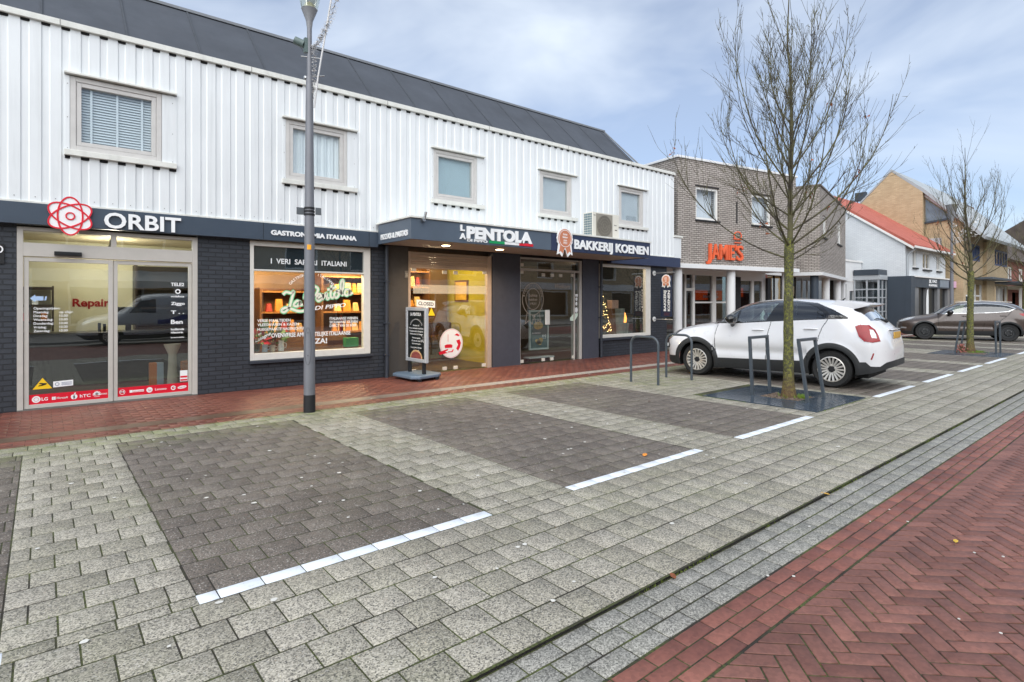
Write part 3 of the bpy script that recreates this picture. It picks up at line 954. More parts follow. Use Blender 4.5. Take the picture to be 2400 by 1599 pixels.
# --- delicatessen window
e2 = bars(10.6, 10.72, [(2.82, 2.885, .51, 2.63), (4.96, 5.1, .51, 2.63), (2.885, 4.96, .51, .63), (2.885, 4.96, 2.545, 2.63), (2.885, 4.96, 2.10, 2.13)]).build('shop_window', m_wfr2, MB_, bevel=.004)
MB().box(2.88, 4.965, 10.636, 10.644, .62, 2.55).build('pane', m_glass, e2)
MB().box(2.885, 4.96, 10.662, 10.668, 2.13, 2.545).build('sign_panel', mat('panel_slate', '#39434e', .5, .05), e2)
f = FR(10.634)
L = MB().text('I  VERI  SAPORI  ITALIANI', f, 3.18, 2.245, .095, 1.43, .002, .003, .02)
txt = 'GASTRONOMIA ITALIANA'
L.cut()
cx, cz, rr = 3.93, 1.52, .53
for k, ch in enumerate(txt):
    a = math.pi * .5 + (len(txt) / 2 - k - .5) * .088
    if ch != ' ': L.text(ch, f, cx + rr * math.cos(a) * .98, cz + rr * math.sin(a), .05, None, .002, .003, .01, rot=a - math.pi / 2, align='c')
for s_, x, z, w in (('VERSE MAALTIJDEN', 2.95, 1.19, .58), ('VLEESWAREN & KAZEN', 2.95, 1.115, .73), ('HUISGEMAAKTE NAGERECHTEN', 2.95, 1.035, .85),
                    ('ITALIAANSE WIJNEN', 4.27, 1.205, .57), ('SICILIAANSE OLIJVEN', 4.27, 1.135, .57), ('DIRECT VAN DE BOER', 4.27, 1.065, .55)):
    L.cut(); L.text(s_, f, x, z, .05, w, .002, .003, .02)
L.cut(); L.text('OVENVERSE AMBACHTELIJKE ITALIAANSE', f, 3.19, .905, .078, 1.5, .002, .003, .025)
L.cut(); L.text('PIZZA!', f, 3.77, .76, .1, .45, .002, .003, .03)
L.cut(); L.text('en', f, 2.97, .955, .04, None, .002, .003, .0, shear=.4, rot=.35).text('Lasagne', f, 2.92, .83, .06, .3, .002, .003, .01, shear=.4, rot=.45)
L.cut(); L.text('DI PIPPO', f, 3.98, 1.395, .075, .62, .002, .003, .02, shear=.25, rot=.1)
L.build('window_lettering', m_white, e2)
def script_strokes(mb, w, d0, d1):
    """hand-drawn flowing letters of the shop name"""
    def stroke(pts, k=1.):
        n = len(pts)
        P = []
        for i in range(n - 1):      # Catmull-Rom
            p0, p1, p2, p3 = [np.array(pts[max(0, min(n - 1, j))]) for j in (i - 1, i, i + 1, i + 2)]
            for u in np.linspace(0, 1, 7)[:-1]:
                P.append(.5 * ((2 * p1) + (-p0 + p2) * u + (2 * p0 - 5 * p1 + 4 * p2 - p3) * u * u + (-p0 + 3 * p1 - 3 * p2 + p3) * u ** 3))
        P.append(np.array(pts[-1]))
        vs, fs = [], []
        for i, p in enumerate(P):
            t_ = P[min(i + 1, len(P) - 1)] - P[max(i - 1, 0)]
            t_ = t_ / (np.linalg.norm(t_) + 1e-9)
            n_ = np.array((-t_[1], t_[0])) * w * k
            for s in (1, -1):
                for d in (d0, d1): vs.append(f.p(p[0] + n_[0] * s, p[1] + n_[1] * s, d))
        for i in range(len(P) - 1):
            a, b = 4 * i, 4 * i + 4
            fs += [(a + 1, b + 1, b + 3, a + 3), (a, b, b + 1, a + 1), (a + 2, a + 3, b + 3, b + 2)]
        fs += [(0, 1, 3, 2), (len(P) * 4 - 4, len(P) * 4 - 2, len(P) * 4 - 1, len(P) * 4 - 3)]
        mb.add(vs, fs)
    S = lambda l: [(3.36 + x * 1.13, 1.3 + y * .6 + x * .24) for x, y in l]
    stroke(S([(.03, .62), (.08, .68), (.16, .62), (.2, .66), (.17, .45), (.13, .2), (.05, .08), (.01, .16), (.1, .2), (.3, .0), (.5, .02)]))      # L and its tail
    stroke(S([(.3, .3), (.25, .34), (.2, .24), (.26, .18), (.31, .32), (.3, .2), (.35, .2)]))      # a
    stroke(S([(.42, .1), (.46, .4), (.47, .62), (.4, .55), (.38, .36), (.5, .68), (.6, .6), (.57, .42), (.47, .38)]))   # P
    stroke(S([(.58, .28), (.65, .34), (.62, .42), (.58, .32), (.61, .2), (.67, .24)]))              # e
    stroke(S([(.68, .2), (.69, .4), (.7, .26), (.75, .4), (.76, .2), (.8, .24)]))                   # n
    stroke(S([(.84, .62), (.82, .3), (.85, .2), (.88, .24)])); stroke(S([(.76, .5), (.84, .5), (.92, .54)]))  # t
    stroke(S([(.93, .4), (.88, .3), (.92, .18), (.97, .28), (.93, .4), (1.0, .38)]))                # o
    stroke(S([(1.0, .25), (1.05, .5), (1.04, .72), (1.0, .6), (1.01, .3), (1.05, .2)]))             # l
    stroke(S([(1.16, .36), (1.1, .38), (1.07, .26), (1.12, .18), (1.17, .34), (1.16, .2), (1.22, .24)]))  # a
L = MB(); script_strokes(L, .036, .001, .0018); L.build('script_outline', mat('vinyl_green', '#7fcf98', .5, .02), e2)  # wider green outline behind the cream strokes
L = MB(); script_strokes(L, .02, .0026, .0034); L.build('script_lettering', mat('vinyl_mint', '#f4f3dc', .5, .02), e2)

# --- delicatessen door
e3 = bars(10.6, 10.72, [(5.955, 6.02, 0, 2.62), (8.07, 8.185, 0, 2.62), (6.02, 8.07, 2.27, 2.31)]).build('glass_door', m_shut, MB_, bevel=.004)
s = MB()
for k in range(6): s.box(6.02, 8.07, 10.6 + (.02 if k % 2 else 0), 10.7, 2.312 + k * .052, 2.312 + (k + 1) * .052 - .004)
s.build('shutter', m_shut, e3, bevel=.006)
MB().box(6.03, 7.03, 10.636, 10.646, .03, 2.265).box(7.045, 8.06, 10.636, 10.646, .03, 2.265).build('pane', m_glass, e3)
s = MB()
for x, z in ((6.06, 2.2), (6.84, 2.17), (7.13, 2.17), (7.95, 2.2), (6.84, .03), (7.13, .03), (7.93, .03), (6.06, .03)): s.box(x, x + .11, 10.625, 10.657, z, z + .075)
s.build('door_clamp', mat('clamp_satin', '#d9d4c8', .35, .03), e3, bevel=.004)
f = FR(10.634)
s = MB(); s.fprism(f, [(7.0 - .9, 1.73), (8.06, 1.73), (8.06, 1.92), (6.1, 1.92)], .001, .0015)
sg = NT('frosted'); tr = sg.node('ShaderNodeBsdfTransparent'); df = sg.node('ShaderNodeBsdfDiffuse'); df.inputs[0].default_value = (.75, .72, .66, 1)
ms = sg.node('ShaderNodeMixShader'); ms.inputs[0].default_value = .3; sg.l.new(tr.outputs[0], ms.inputs[1]); sg.l.new(df.outputs[0], ms.inputs[2]); sg.l.new(ms.outputs[0], sg.out.inputs[0])
s.build('frosted_band', sg.mat, e3)
MB().disc(f, 7.07, .62, .31, .33, .001, .002).build('round_sticker', m_white, e3)
s = MB()
s.fprism(f, [(6.9, .52), (7.09, .52), (7.1, .58), (7.05, .6), (6.95, .6), (6.89, .58)], .003, .004).fprism(f, [(6.74, .44), (6.86, .47), (6.98, .5), (6.98, .47), (6.9, .44), (6.98, .41), (6.76, .38)], .003, .004)
s.fprism(f, [(7.15, .8), (7.22, .84), (7.29, .8), (7.28, .77), (7.2, .79)], .003, .004).fprism(f, [(7.2, .68), (7.29, .7), (7.33, .62), (7.3, .52), (7.25, .44), (7.2, .5), (7.25, .58)], .003, .004)
s.fprism(f, [(6.98, .42), (7.1, .42), (7.13, .47), (7.12, .49), (7.07, .44), (6.98, .44)], .003, .004).fprism(f, [(6.975, .66), (6.985, .66), (6.985, .82), (6.975, .82)], .003, .004)
s.ring(f, 7.07, .62, .295, .315, .005, .003, .004)
s.build('sticker_print', m_red, e3)
MB().fprism(f, [(6.18, 1.45), (6.64, 1.42), (6.64, 1.57), (6.18, 1.6)], .001, .004).build('closed_sign', m_white, e3)
MB().text('CLOSED', f, 6.22, 1.485, .075, .38, .005, .007, .015, rot=-.065).build('closed_lettering', m_lblk, e3)
MB().fprism(f, [(6.46, 1.25), (6.64, 1.25), (6.55, 1.42)], .001, .004).build('warning_sticker', mat('sticker_yellow2', '#f0d21c', .5, .02), e3)
MB().box(5.86, 5.945, 10.565, 10.585, 2.05, 2.2).build('house_number', mat('plate_grey', '#6e6a63', .6, .1), MB_)
MB().text('20', F3((0, 10.564, 0)), 5.875, 2.085, .07, .055, 0, .003, .01).build('number_print', mat('print_pale', '#a9a59c', .6, 0), MB_)

# --- bakery door
e4 = bars(10.6, 10.72, [(9.055, 9.09, 0, 2.66), (11.19, 11.285, 0, 2.66), (9.09, 11.19, 2.33, 2.385), (9.09, 11.19, 2.62, 2.66), (10.98, 11.02, .0, 2.33)]).build('glass_door', m_alu, MB_, bevel=.004)
MB().box(9.09, 10.98, 10.636, 10.646, .03, 2.33).box(9.09, 11.19, 10.636, 10.646, 2.385, 2.62).box(11.02, 11.19, 10.636, 10.646, .03, 2.33).build('pane', m_glass, e4)
s = MB()
for x, z in ((9.1, 2.25), (9.1, 2.43), (9.83, 2.2), (10.15, 2.2), (10.45, 2.2), (10.9, 2.22), (9.1, .03), (9.83, .03), (10.13, .03), (10.93, .03)): s.box(x, x + .11, 10.622, 10.66, z, z + .08)
s.build('door_clamp', mat('clamp_satin', '#d9d4c8', .35, .03), e4, bevel=.004)
s = MB()
f = FR(10.634)
s.ring(f, 9.53, 1.62, .36, .41, .014, .001, .002).ring(f, 9.53, 1.62, .245, .27, .012, .001, .002)
for k, ch in enumerate('BAKKERIJ KOENEN'):
    a = math.pi * .5 + (7 - k) * .19
    s.text(ch, f, 9.53 + .29 * math.cos(a), 1.62 + .325 * math.sin(a), .05, None, .001, .002, 0, rot=a - math.pi / 2, align='c')
s.text('Echte', f, 9.53, 1.68, .07, .28, .001, .002, 0, align='c').text('bakker', f, 9.53, 1.58, .06, .3, .001, .002, 0, align='c').text('1921', f, 9.53, 1.48, .05, .2, .001, .002, 0, align='c')
for P_ in ([(9.33, 1.27), (9.27, 1.0), (9.41, 1.1), (9.5, .98), (9.56, 1.22)], [(9.56, 1.22), (9.63, .98), (9.7, 1.1), (9.8, 1.02), (9.74, 1.27)]):
    for a, b in zip(P_[:-1], P_[1:]):
        dx, dz = b[0] - a[0], b[1] - a[1]; l = math.hypot(dx, dz); nx, nz_ = -dz / l * .007, dx / l * .007
        s.fprism(f, [(a[0] + nx, a[1] + nz_), (b[0] + nx, b[1] + nz_), (b[0] - nx, b[1] - nz_), (a[0] - nx, a[1] - nz_)], .001, .002)
s.cut(); s.text('Welkom', f, 10.3, 1.9, .12, .55, .001, .002, 0, shear=.3)
s.build('window_lettering', mat('vinyl_taupe', '#a2968a', .6, .03), e4)
s = MB().disc(f, 11.1, 1.62, .04, .05, .001, .002).disc(f, 11.1, 1.5, .04, .05, .001, .002).disc(f, 11.1, 1.33, .055, .075, .001, .002).fprism(f, [(11.06, 1.69), (11.16, 1.69), (11.16, 1.76), (11.06, 1.76)], .001, .002)
s.build('round_sticker', m_white, e4)
MB().fprism(f, [(10.86, 1.05), (11.03, 1.03), (11.16, 1.18), (11.15, 1.24), (11.0, 1.24), (10.86, 1.12)], .001, .002).build('pale_sticker', mat('sticker_mint', '#d3e4d4', .5, .03), e4)
MB().box(9.93, 10.09, 10.6, 10.63, .96, 1.34).build('push_handle', mat('handle_white', '#dcdad4', .4, .02), e4, bevel=.01)

# --- bakery window
e5 = bars(10.6, 10.72, [(12.03, 12.12, .53, 2.62), (14.1, 14.33, .53, 2.62), (12.12, 14.1, .53, .62), (12.12, 14.1, 2.545, 2.62)]).build('shop_window', m_wfr2, MB_, bevel=.004)
MB().box(12.11, 14.11, 10.636, 10.646, .61, 2.55).build('pane', m_glass, e5)
s = MB()
for k, ch in enumerate('BAKKERIJ'): s.text(ch, FR(10.634), 13.93, 1.87 - k * .085, .06, .06, .001, .002, .01)
s.build('window_lettering', mat('vinyl_pale', '#b9b3aa', .6, .03), e5)
# ------------------------------------------------------------------ signs on the shop building
m_letter = mat('letter_white', '#eef0f1', .4, .02)
m_lred = mat('letter_red', '#d81f33', .4, .03)
fz = F3((0, 10.455, 0))
def S(x, z, y=10.44): return q(x, z, y)
sg = thing('shop_sign', 'white block letters and red atom emblem over the phone shop', 'sign', (1.0, 10.45, 2.7))
x0, z0 = S(.73, 2.685); x1, _ = S(1.755, 2.685)
MB().text('ORBIT', fz, x0, z0, .235, x1 - x0, .012, .035, .022).build('lettering', m_letter, sg)
cx, cz = S(.325, 2.815)
b = MB(); r_ = MB()
for k in range(3):
    a = math.pi / 2 + k * math.pi / 3
    b.disc(fz, cx, cz, .285, .155, .012 + k * .0006, .026 + k * .0006, a, 48)
    r_.ring(fz, cx, cz, .285, .155, .022, .026, .034 + k * .0008, a, 48)
b.build('emblem_face', m_letter, sg)
r_.ring(fz, cx, cz, .058, .058, .018, .03, .038)
r_.build('emblem_outline', m_lred, sg)
x0, z0 = S(3.17, 2.762, 10.455); x1, _ = S(4.8, 2.76, 10.455)
simple('shop_sign', MB().text('GASTRONOMIA ITALIANA', fz, x0, z0, .088, x1 - x0, .002, .014, .05), m_letter, 'small white capitals on the slate fascia over the delicatessen window', 'sign')
sg = thing('shop_sign', 'large white letters with green white red stripe on the grey canopy', 'sign', (7.2, 9.13, 2.75))
fc = F3((0, 9.15, 0))
L = MB().text('PENTOLA', fc, 6.435, 2.815, .245, 1.72, .004, .03, .055)
L.text('L', fc, 6.285, 2.945, .12, .1, .004, .03, .05).text('A', fc, 6.27, 2.785, .115, .14, .004, .03, .045).text('DI PIPPO', fc, 6.45, 2.745, .052, .5, .004, .02, .035)
L.fprism(fc, [(7.4, 2.745), (7.79, 2.745), (7.79, 2.8), (7.4, 2.8)], .004, .016)
L.build('lettering', m_letter, sg)
MB().fprism(fc, [(7.0, 2.745), (7.397, 2.745), (7.397, 2.8), (7.0, 2.8)], .004, .016).build('green_stripe', mat('stripe_green', '#159a5b', .45, .03), sg)
MB().fprism(fc, [(7.793, 2.745), (8.19, 2.745), (8.19, 2.8), (7.793, 2.8)], .004, .016).build('red_stripe', m_lred, sg)
simple('shop_sign', MB().text("PIZZA'S & PASTA'S", F3((5.2, 0, 0), (0, -1, 0)), -10.33, 2.785, .105, 1.08, .002, .014, .045), m_letter, 'white lettering on the short end face of the grey canopy', 'sign')

def rosette(mbw, mbc, mbt, fr, cx, cz, s, d):
    """scalloped prize ribbon: white backing, copper disc and tails, white writing"""
    pts = [(cx + s * (1 + .03 * math.cos(18 * a)) * math.cos(a), cz + s * (1 + .03 * math.cos(18 * a)) * math.sin(a)) for a in np.linspace(0, 2 * math.pi, 73)[:-1]]
    mbw.fprism(fr, pts, d, d + .02)
    for k in (1, -1):
        mbw.fprism(fr, [(cx + k * .02 * s, cz - .85 * s), (cx + k * .82 * s, cz - .55 * s), (cx + k * .98 * s, cz - 1.48 * s), (cx + k * .68 * s, cz - 1.36 * s), (cx + k * .36 * s, cz - 1.66 * s)], d - .001 * (2 + k), d + .018)
        mbc.fprism(fr, [(cx + k * .04 * s, cz - .8 * s), (cx + k * .62 * s, cz - .6 * s), (cx + k * .76 * s, cz - 1.25 * s), (cx + k * .55 * s, cz - 1.13 * s), (cx + k * .3 * s, cz - 1.38 * s)], d + .019, d + .023)
    mbc.disc(fr, cx, cz, .86 * s, .86 * s, d + .021, d + .026)
    mbt.ring(fr, cx, cz, .78 * s, .78 * s, .045 * s, d + .0265, d + .028)
    for i, (w_, hh) in enumerate((('Echte', .17), ('Bakker', .17), ('SINDS', .12), ('1921', .2))):
        mbt.text(w_, fr, cx, cz + (.3 - .26 * i) * s, hh * s, None, d + .0265, d + .028, .02, align='c')
m_cop = mat('copper_brown', '#c67d5c', .5, .06)
fc2 = F3((0, 9.143, 0))
sg = thing('shop_sign', 'copper prize ribbon and white bakery lettering on the navy canopy', 'sign', (10.8, 9.12, 2.75))
MB().text('BAKKERIJ KOENEN', fc2, 9.46, 2.785, .215, 2.78, .004, .03, .03).build('lettering', m_letter, sg)
a_, b_, c_ = MB(), MB(), MB()
rosette(a_, b_, c_, fc2, 9.135, 2.985, .25, .02)
a_.build('ribbon_backing', m_letter, sg); b_.build('ribbon', m_cop, sg); c_.build('ribbon_lettering', m_letter, sg)

sg = thing('hanging_banner', 'narrow navy banner with prize ribbon between two steel arms by the bakery window', 'banner', (14.47, 10.58, 1.0))
m_ban = mat('banner_navy', '#16233f', .7, .06)
MB().box(14.465, 14.475, 9.93, 10.33, 1.1, 2.34).build('cloth', m_ban, sg)
fb = F3((14.464, 0, 0), (0, -1, 0))
a_, b_, c_ = MB(), MB(), MB()
rosette(a_, b_, c_, fb, -10.13, 2.22, .15, .0)
a_.build('ribbon_backing', m_letter, sg); b_.build('ribbon', m_cop, sg); c_.build('ribbon_lettering', m_letter, sg)
MB().text('BAKKERIJ', fb, -10.14, 1.27, .085, .62, .001, .003, .03, rot=math.pi / 2).text('KOENEN', fb, -10.0, 1.27, .085, .62, .001, .003, .03, rot=math.pi / 2).build('lettering', m_letter, sg)
L = MB()
for k in range(2): L.text(['echte', 'bakker'][k], fb, -10.23 + .02, 1.2 - k * .055, .03, .2, .001, .003, .0)
L.build('small_lettering', mat('print_rust', '#7e3a30', .6, 0), sg)
for z in (2.43, 1.02):
    o = MB().tube([(14.47, 10.58, z), (14.47, 9.86, z)], .016, 10).build('arm', m_steel, sg, smooth=40)
    MB().lathe([(.075, 0), (.075, .02), (.05, .035)], (14.47, 10.56, z), 20, 'y').build('wall_plate', mat('plate_white', '#d7d8d6', .4, .03), o, smooth=40)

# air-conditioning unit on the canopy roof
ac = thing('air_conditioner', 'cream outdoor air conditioning unit standing on the canopy roof', 'air conditioner', (11.0, 9.66, 3.135))
m_ac = mat('ac_cream', '#d6d3c8', .45, .04)
MB().box(10.5, 11.5, 9.5, 9.82, 3.16, 3.79).build('casing', m_ac, ac, bevel=.012, seg=2)
MB().box(10.493, 10.497, 9.53, 9.79, 3.2, 3.76).build('side_fins', mat('fins_blue', '#54707c', .4, .1), ac)
L = MB()
for z in np.arange(3.22, 3.76, .06): L.box(10.486, 10.492, 9.53, 9.79, z, z + .008)
for y in np.arange(9.55, 9.79, .055): L.box(10.484, 10.486, y, y + .006, 3.2, 3.76)
L.build('side_guard', m_ac, ac)
fa = F3((0, 9.5, 0))
MB().fprism(fa, [(10.62, 3.17), (11.24, 3.17), (11.24, 3.76), (10.62, 3.76)], .001, .006).build('front_panel', mat('ac_grey', '#8e897e', .5, .05), ac)
L = MB().disc(fa, 10.93, 3.46, .27, .27, .007, .009)
L.build('fan_recess', mat('fan_dark', '#4b4843', .6, .05), ac)
L = MB()
for x in np.arange(10.65, 11.22, .022):
    if abs(x - 10.93) < .27:
        hh = math.sqrt(.27 ** 2 - (x - 10.93) ** 2); L.fprism(fa, [(x, 3.46 - hh), (x + .007, 3.46 - hh), (x + .007, 3.46 + hh), (x, 3.46 + hh)], .011, .017)
for rr in (.27, .2, .13, .06): L.ring(fa, 10.93, 3.46, rr, rr, .009, .017, .021)
L.build('grille', mat('grille_grey', '#8a857b', .5, .05), ac)
L = MB().fprism(fa, [(10.53, 3.70), (10.6, 3.70), (10.6, 3.716), (10.53, 3.716)], .001, .003).text('Airco', fa, 11.3, 3.5, .03, None, .001, .003, 0, shear=.3).fprism(fa, [(11.34, 3.38), (11.42, 3.38), (11.42, 3.4), (11.34, 3.4)], .001, .003)
L.build('badge', m_lblk, ac)
L = MB()
for x in (10.58, 11.36): L.box(x, x + .06, 9.48, 9.84, 3.137, 3.16)
L.build('foot', m_lblk, ac)

simple('wall_spotlight', MB().tube([(5.43, 9.15, 3.06), (5.43, 9.06, 3.07)], .035, 12).tube([(5.43, 9.08, 3.05), (5.46, 9.05, 3.21)], [.02, .026], 10), m_steel, 'short steel spotlight peg on the corner of the grey canopy', 'spotlight', smooth=40)

# lit downlights under the canopy
m_lit = mat('lamp_lit', '#ffe9c8', .5, 0, emit='#ffdca8', estr=14)
for i, (x, y, w_) in enumerate(((6.35, 9.75, 'left'), (7.75, 9.75, 'right'))):
    dl = thing('downlight', ['lit round downlight in the soffit before the shutter of the delicatessen door, nearer its drainpipe', 'lit round downlight in the soffit below the stripe of the canopy sign'][i], 'lamp', (x, y, 2.715), group='downlights under the canopy')
    MB().lathe([(.115, 0), (.115, -.012), (.09, -.016)], (x, y, 2.714), 24).build('rim', m_steel, dl, smooth=40)
    MB().lathe([(.0, -.0185), (.085, -.0185), (.085, -.016), (0, -.016)], (x, y, 2.714), 24).build('bulb', m_lit, dl)
    sp_ = bpy.data.lights.new('downlight_beam', 'SPOT'); sp_.energy = 60; sp_.spot_size = R(150); sp_.spot_blend = .8; sp_.color = (1, .72, .42); sp_.shadow_soft_size = .08
    o = bpy.data.objects.new('downlight_beam', sp_); COL.objects.link(o); o.parent = dl; o.location = (0, 0, -.05)

def room_lamp(name, label, x, y, z, e, col, sz=.12):
    t_ = thing(name, label, 'lamp', (x, y, z), group='lamps inside the shops')
    MB().lathe([(.0, .0), (.03, 0), (.05, .09), (.02, .12), (.02, .22), (0, .22)], (x, y, z + .0), 16).build('lamp_housing', m_lblk, t_, smooth=40)
    MB().lathe([(.0, -.003), (.045, -.003), (.045, -.001), (0, -.001)], (x, y, z), 16).build('bulb', m_lit, t_)
    l_ = bpy.data.lights.new('room_light', 'POINT'); l_.energy = e; l_.color = col; l_.shadow_soft_size = sz
    o = bpy.data.objects.new('room_light', l_); COL.objects.link(o); o.parent = t_; o.location = (0, 0, -.12)
room_lamp('ceiling_spot', 'lit black ceiling spot above the repair lettering in the phone shop', 1.0, 13.0, 2.5, 34, (1, .94, .8))
room_lamp('ceiling_spot', 'lit black ceiling spot over the delicatessen window display', 3.3, 11.7, 2.5, 110, (1, .76, .46))
room_lamp('ceiling_spot', 'lit black ceiling spot over the delicatessen bread shelves', 5.4, 11.8, 2.5, 130, (1, .74, .42))
room_lamp('ceiling_spot', 'lit black ceiling spot near the olive wall inside the delicatessen', 7.4, 12.0, 2.5, 45, (1, .8, .48))
room_lamp('ceiling_spot', 'added black ceiling spot brightening the display close behind the delicatessen window pane', 4.4, 11.15, 2.55, 45, (1, .8, .52))  # extra lamp added to brighten the window display
room_lamp('ceiling_spot', 'lit black ceiling spot over the bakery window display', 12.9, 11.7, 2.5, 60, (1, .75, .5))

# ------------------------------------------------------------------ inside the phone shop
simple('wall_lettering', MB().text('Repair.', F3((0, 14.2, 0)), .47, 1.46, .16, .64, .002, .012, .03), mat('letter_dark_red', '#a3161c', .5, .04), 'dark red repair lettering on the cream back wall of the phone shop', 'sign')
ct = thing('shop_counter', 'long dark counter along the back of the phone shop', 'counter', (.6, 13.3, 0))
MB().box(-1.2, 2.4, 13.0, 13.6, 0, .95).build('body', m_lblk, ct, bevel=.01)
MB().box(-1.25, 2.45, 12.95, 13.65, .95, .99).build('top', mat('counter_top', '#37332f', .35, .08), ct, bevel=.006)
simple('display_cabinet', MB().box(-1.15, .15, 13.75, 14.15, 1.15, 1.2).box(-1.15, .15, 13.75, 14.15, 1.45, 1.5).box(-1.15, .15, 13.75, 14.15, 1.78, 1.83).box(-1.18, -1.15, 13.75, 14.15, .99, 1.85).box(.15, .18, 13.75, 14.15, .99, 1.85), mat('cabinet_dark', '#2d211b', .5, .1), 'dark open shelf unit on the back wall of the phone shop', 'shelf')
for i in range(9):
    x = -1.05 + .13 * i
    simple('accessory_box', MB().box(x, x + .09, 13.82, 13.92, 1.2 + .3 * (i % 2), 1.34 + .3 * (i % 2)), [m_red, m_white, mat('box_orange', '#c8742c', .6, .05)][i % 3], 'small boxed phone accessory on the dark shelf unit', 'box', 'boxed accessories on the phone shop shelf')
sc = thing('computer_screen', 'black computer screen on the dark counter of the phone shop', 'screen', (1.3, 13.2, .99))
MB().box(1.1, 1.5, 13.2, 13.23, 1.1, 1.45).build('panel', m_lblk, sc); MB().box(1.25, 1.34, 13.18, 13.26, .99, 1.1).build('stand', m_lblk, sc)
simple('counter_parcel', MB().box(.82, .86, 13.15, 13.3, .99, 1.15).box(.9, .94, 13.15, 13.3, .99, 1.13), m_lblk, 'pair of small dark stands on the phone shop counter', 'stand')
vs_ = thing('tall_vase', 'tall pale vase behind the phone shop door pane', 'vase', (1.72, 11.15, 0.01))
MB().lathe([(.0, .01), (.09, .012), (.075, .3), (.06, .65), (.13, .82), (.125, .83), (.05, .66), (0, .6)], (1.72, 11.15, 0), 20).build('body', mat('vase_stone', '#a99f8d', .6, .1), vs_, smooth=50)
for i, (x, c_) in enumerate(((1.42, '#b7672e'), (1.52, '#8e9aa5'), (1.9, '#b7672e'))):
    simple('paper_bag', MB().box(x, x + .1, 11.35, 11.5, .01, .5), mat('bag%d' % i, c_, .7, .05), ['rust brown carton on the floor beside the tall vase', 'pale blue carton on the floor beside the tall vase', 'rust brown carton behind the tall vase'][i], 'box')

simple('display_cabinet', MB().box(1.5, 2.5, 13.7, 14.15, .99, 1.04).box(1.5, 2.5, 13.7, 14.15, 1.4, 1.44).box(1.5, 2.5, 13.7, 14.15, 1.8, 1.84).box(1.46, 1.5, 13.7, 14.15, .99, 2.3).box(2.5, 2.54, 13.7, 14.15, .99, 2.3).box(1.5, 2.5, 14.12, 14.15, .99, 2.3), mat('cabinet_dark', '#2d211b'), 'dark tall shelf cabinet behind the provider lettering of the phone shop', 'shelf')
# ------------------------------------------------------------------ inside the delicatessen
m_wood = mat('wood_warm', '#a06a34', .6, .22, 5)
m_woodd = mat('wood_dark', '#6a431f', .6, .2, 5)
def shelf_unit(label, x0, x1, y0, y1, zs, h):
    t_ = thing('shelf_unit', label, 'shelf', ((x0 + x1) / 2, (y0 + y1) / 2, .012))
    MB().box(x0, x0 + .05, y0, y1, .012, h).box(x1 - .05, x1, y0, y1, .012, h).build('upright', m_woodd, t_)
    MB().box(x0 + .05, x1 - .05, y1 - .03, y1, .012, h).build('back_board', m_woodd, t_)
    for z in zs: MB().box(x0 + .05, x1 - .05, y0, y1 - .03, z, z + .035).build('board', m_wood, t_)
shelf_unit('wooden bread shelves seen through the delicatessen window beside the crates', 4.75, 5.95, 12.3, 12.7, (.4, .85, 1.3, 1.72, 2.1), 2.3)
shelf_unit('wooden wine shelves on the back wall of the delicatessen', 3.55, 4.6, 12.62, 13.02, (.4, .85, 1.3, 1.75), 1.85)
shelf_unit('dark shelves seen through the delicatessen door', 6.1, 7.75, 12.62, 13.02, (.5, .95, 1.4, 1.9, 2.3), 2.45)
m_bag = [mat('bread_bag', '#d08a32', .55, .15, 9), mat('bread_bag_pale', '#dbb070', .55, .15, 9), mat('bag_red', '#9d2b20', .55, .1)]
n_ = 0
for (xa, xb, y, zs) in ((5.03, 5.8, 12.36, (.885, 1.335, 1.755)), (6.2, 7.6, 12.66, (.985, 1.435, 1.935)), (3.65, 4.5, 12.66, (.885, 1.335))):
    for z in zs:
        x = xa + random.uniform(0, .05)
        while x < xb - .12:
            w_ = random.uniform(.1, .19); hh = random.uniform(.16, .28)
            mb = MB(); mb.add([(x, y, z), (x + w_, y, z), (x + w_, y + .12, z), (x, y + .12, z), (x + .02, y + .03, z + hh), (x + w_ - .02, y + .03, z + hh), (x + w_ - .02, y + .09, z + hh), (x + .02, y + .09, z + hh)],
                   [(0, 3, 2, 1), (4, 5, 6, 7), (0, 1, 5, 4), (1, 2, 6, 5), (2, 3, 7, 6), (3, 0, 4, 7)])
            simple('pasta_bag', mb, m_bag[(n_ * 7) % 3 if xa != 5.03 else n_ % 2], 'bag of bread or pasta standing on a wooden delicatessen shelf', 'bag', 'bags on the delicatessen shelves', bevel=.01)
            x += w_ + random.uniform(.01, .06); n_ += 1
for i, (x0, x1, y0, y1, z0, z1) in enumerate(((3.55, 4.35, 10.95, 11.35, .65, .78), (3.5, 4.0, 10.98, 11.35, .78, .95), (4.15, 4.75, 11.0, 11.4, .78, .93), (3.0, 5.05, 10.86, 11.5, .012, .65))):
    t_ = thing('wooden_crate' if i < 3 else 'display_bench', ['long flat wooden crate on the window bench', 'short tall sided wooden crate stacked on the long crate', 'shallow wooden crate stacked on the long crate near the green carton', 'wooden display bench behind the delicatessen window'][i], 'crate' if i < 3 else 'bench', ((x0 + x1) / 2, (y0 + y1) / 2, z0))
    MB().box(x0, x1, y0, y1, z0, z0 + .02).build('base', m_wood, t_)
    for k in range(2):
        za = z0 + .02 + k * (z1 - z0 - .02) / 2; zb = za + (z1 - z0 - .02) / 2 - .008
        MB().box(x0, x1, y0, y0 + .015, za, zb).box(x0, x1, y1 - .015, y1, za, zb).build('slat', m_wood, t_)
    MB().box(x0, x0 + .015, y0 + .015, y1 - .015, z0 + .02, z1).box(x1 - .015, x1, y0 + .015, y1 - .015, z0 + .02, z1).build('end_board', m_wood, t_)
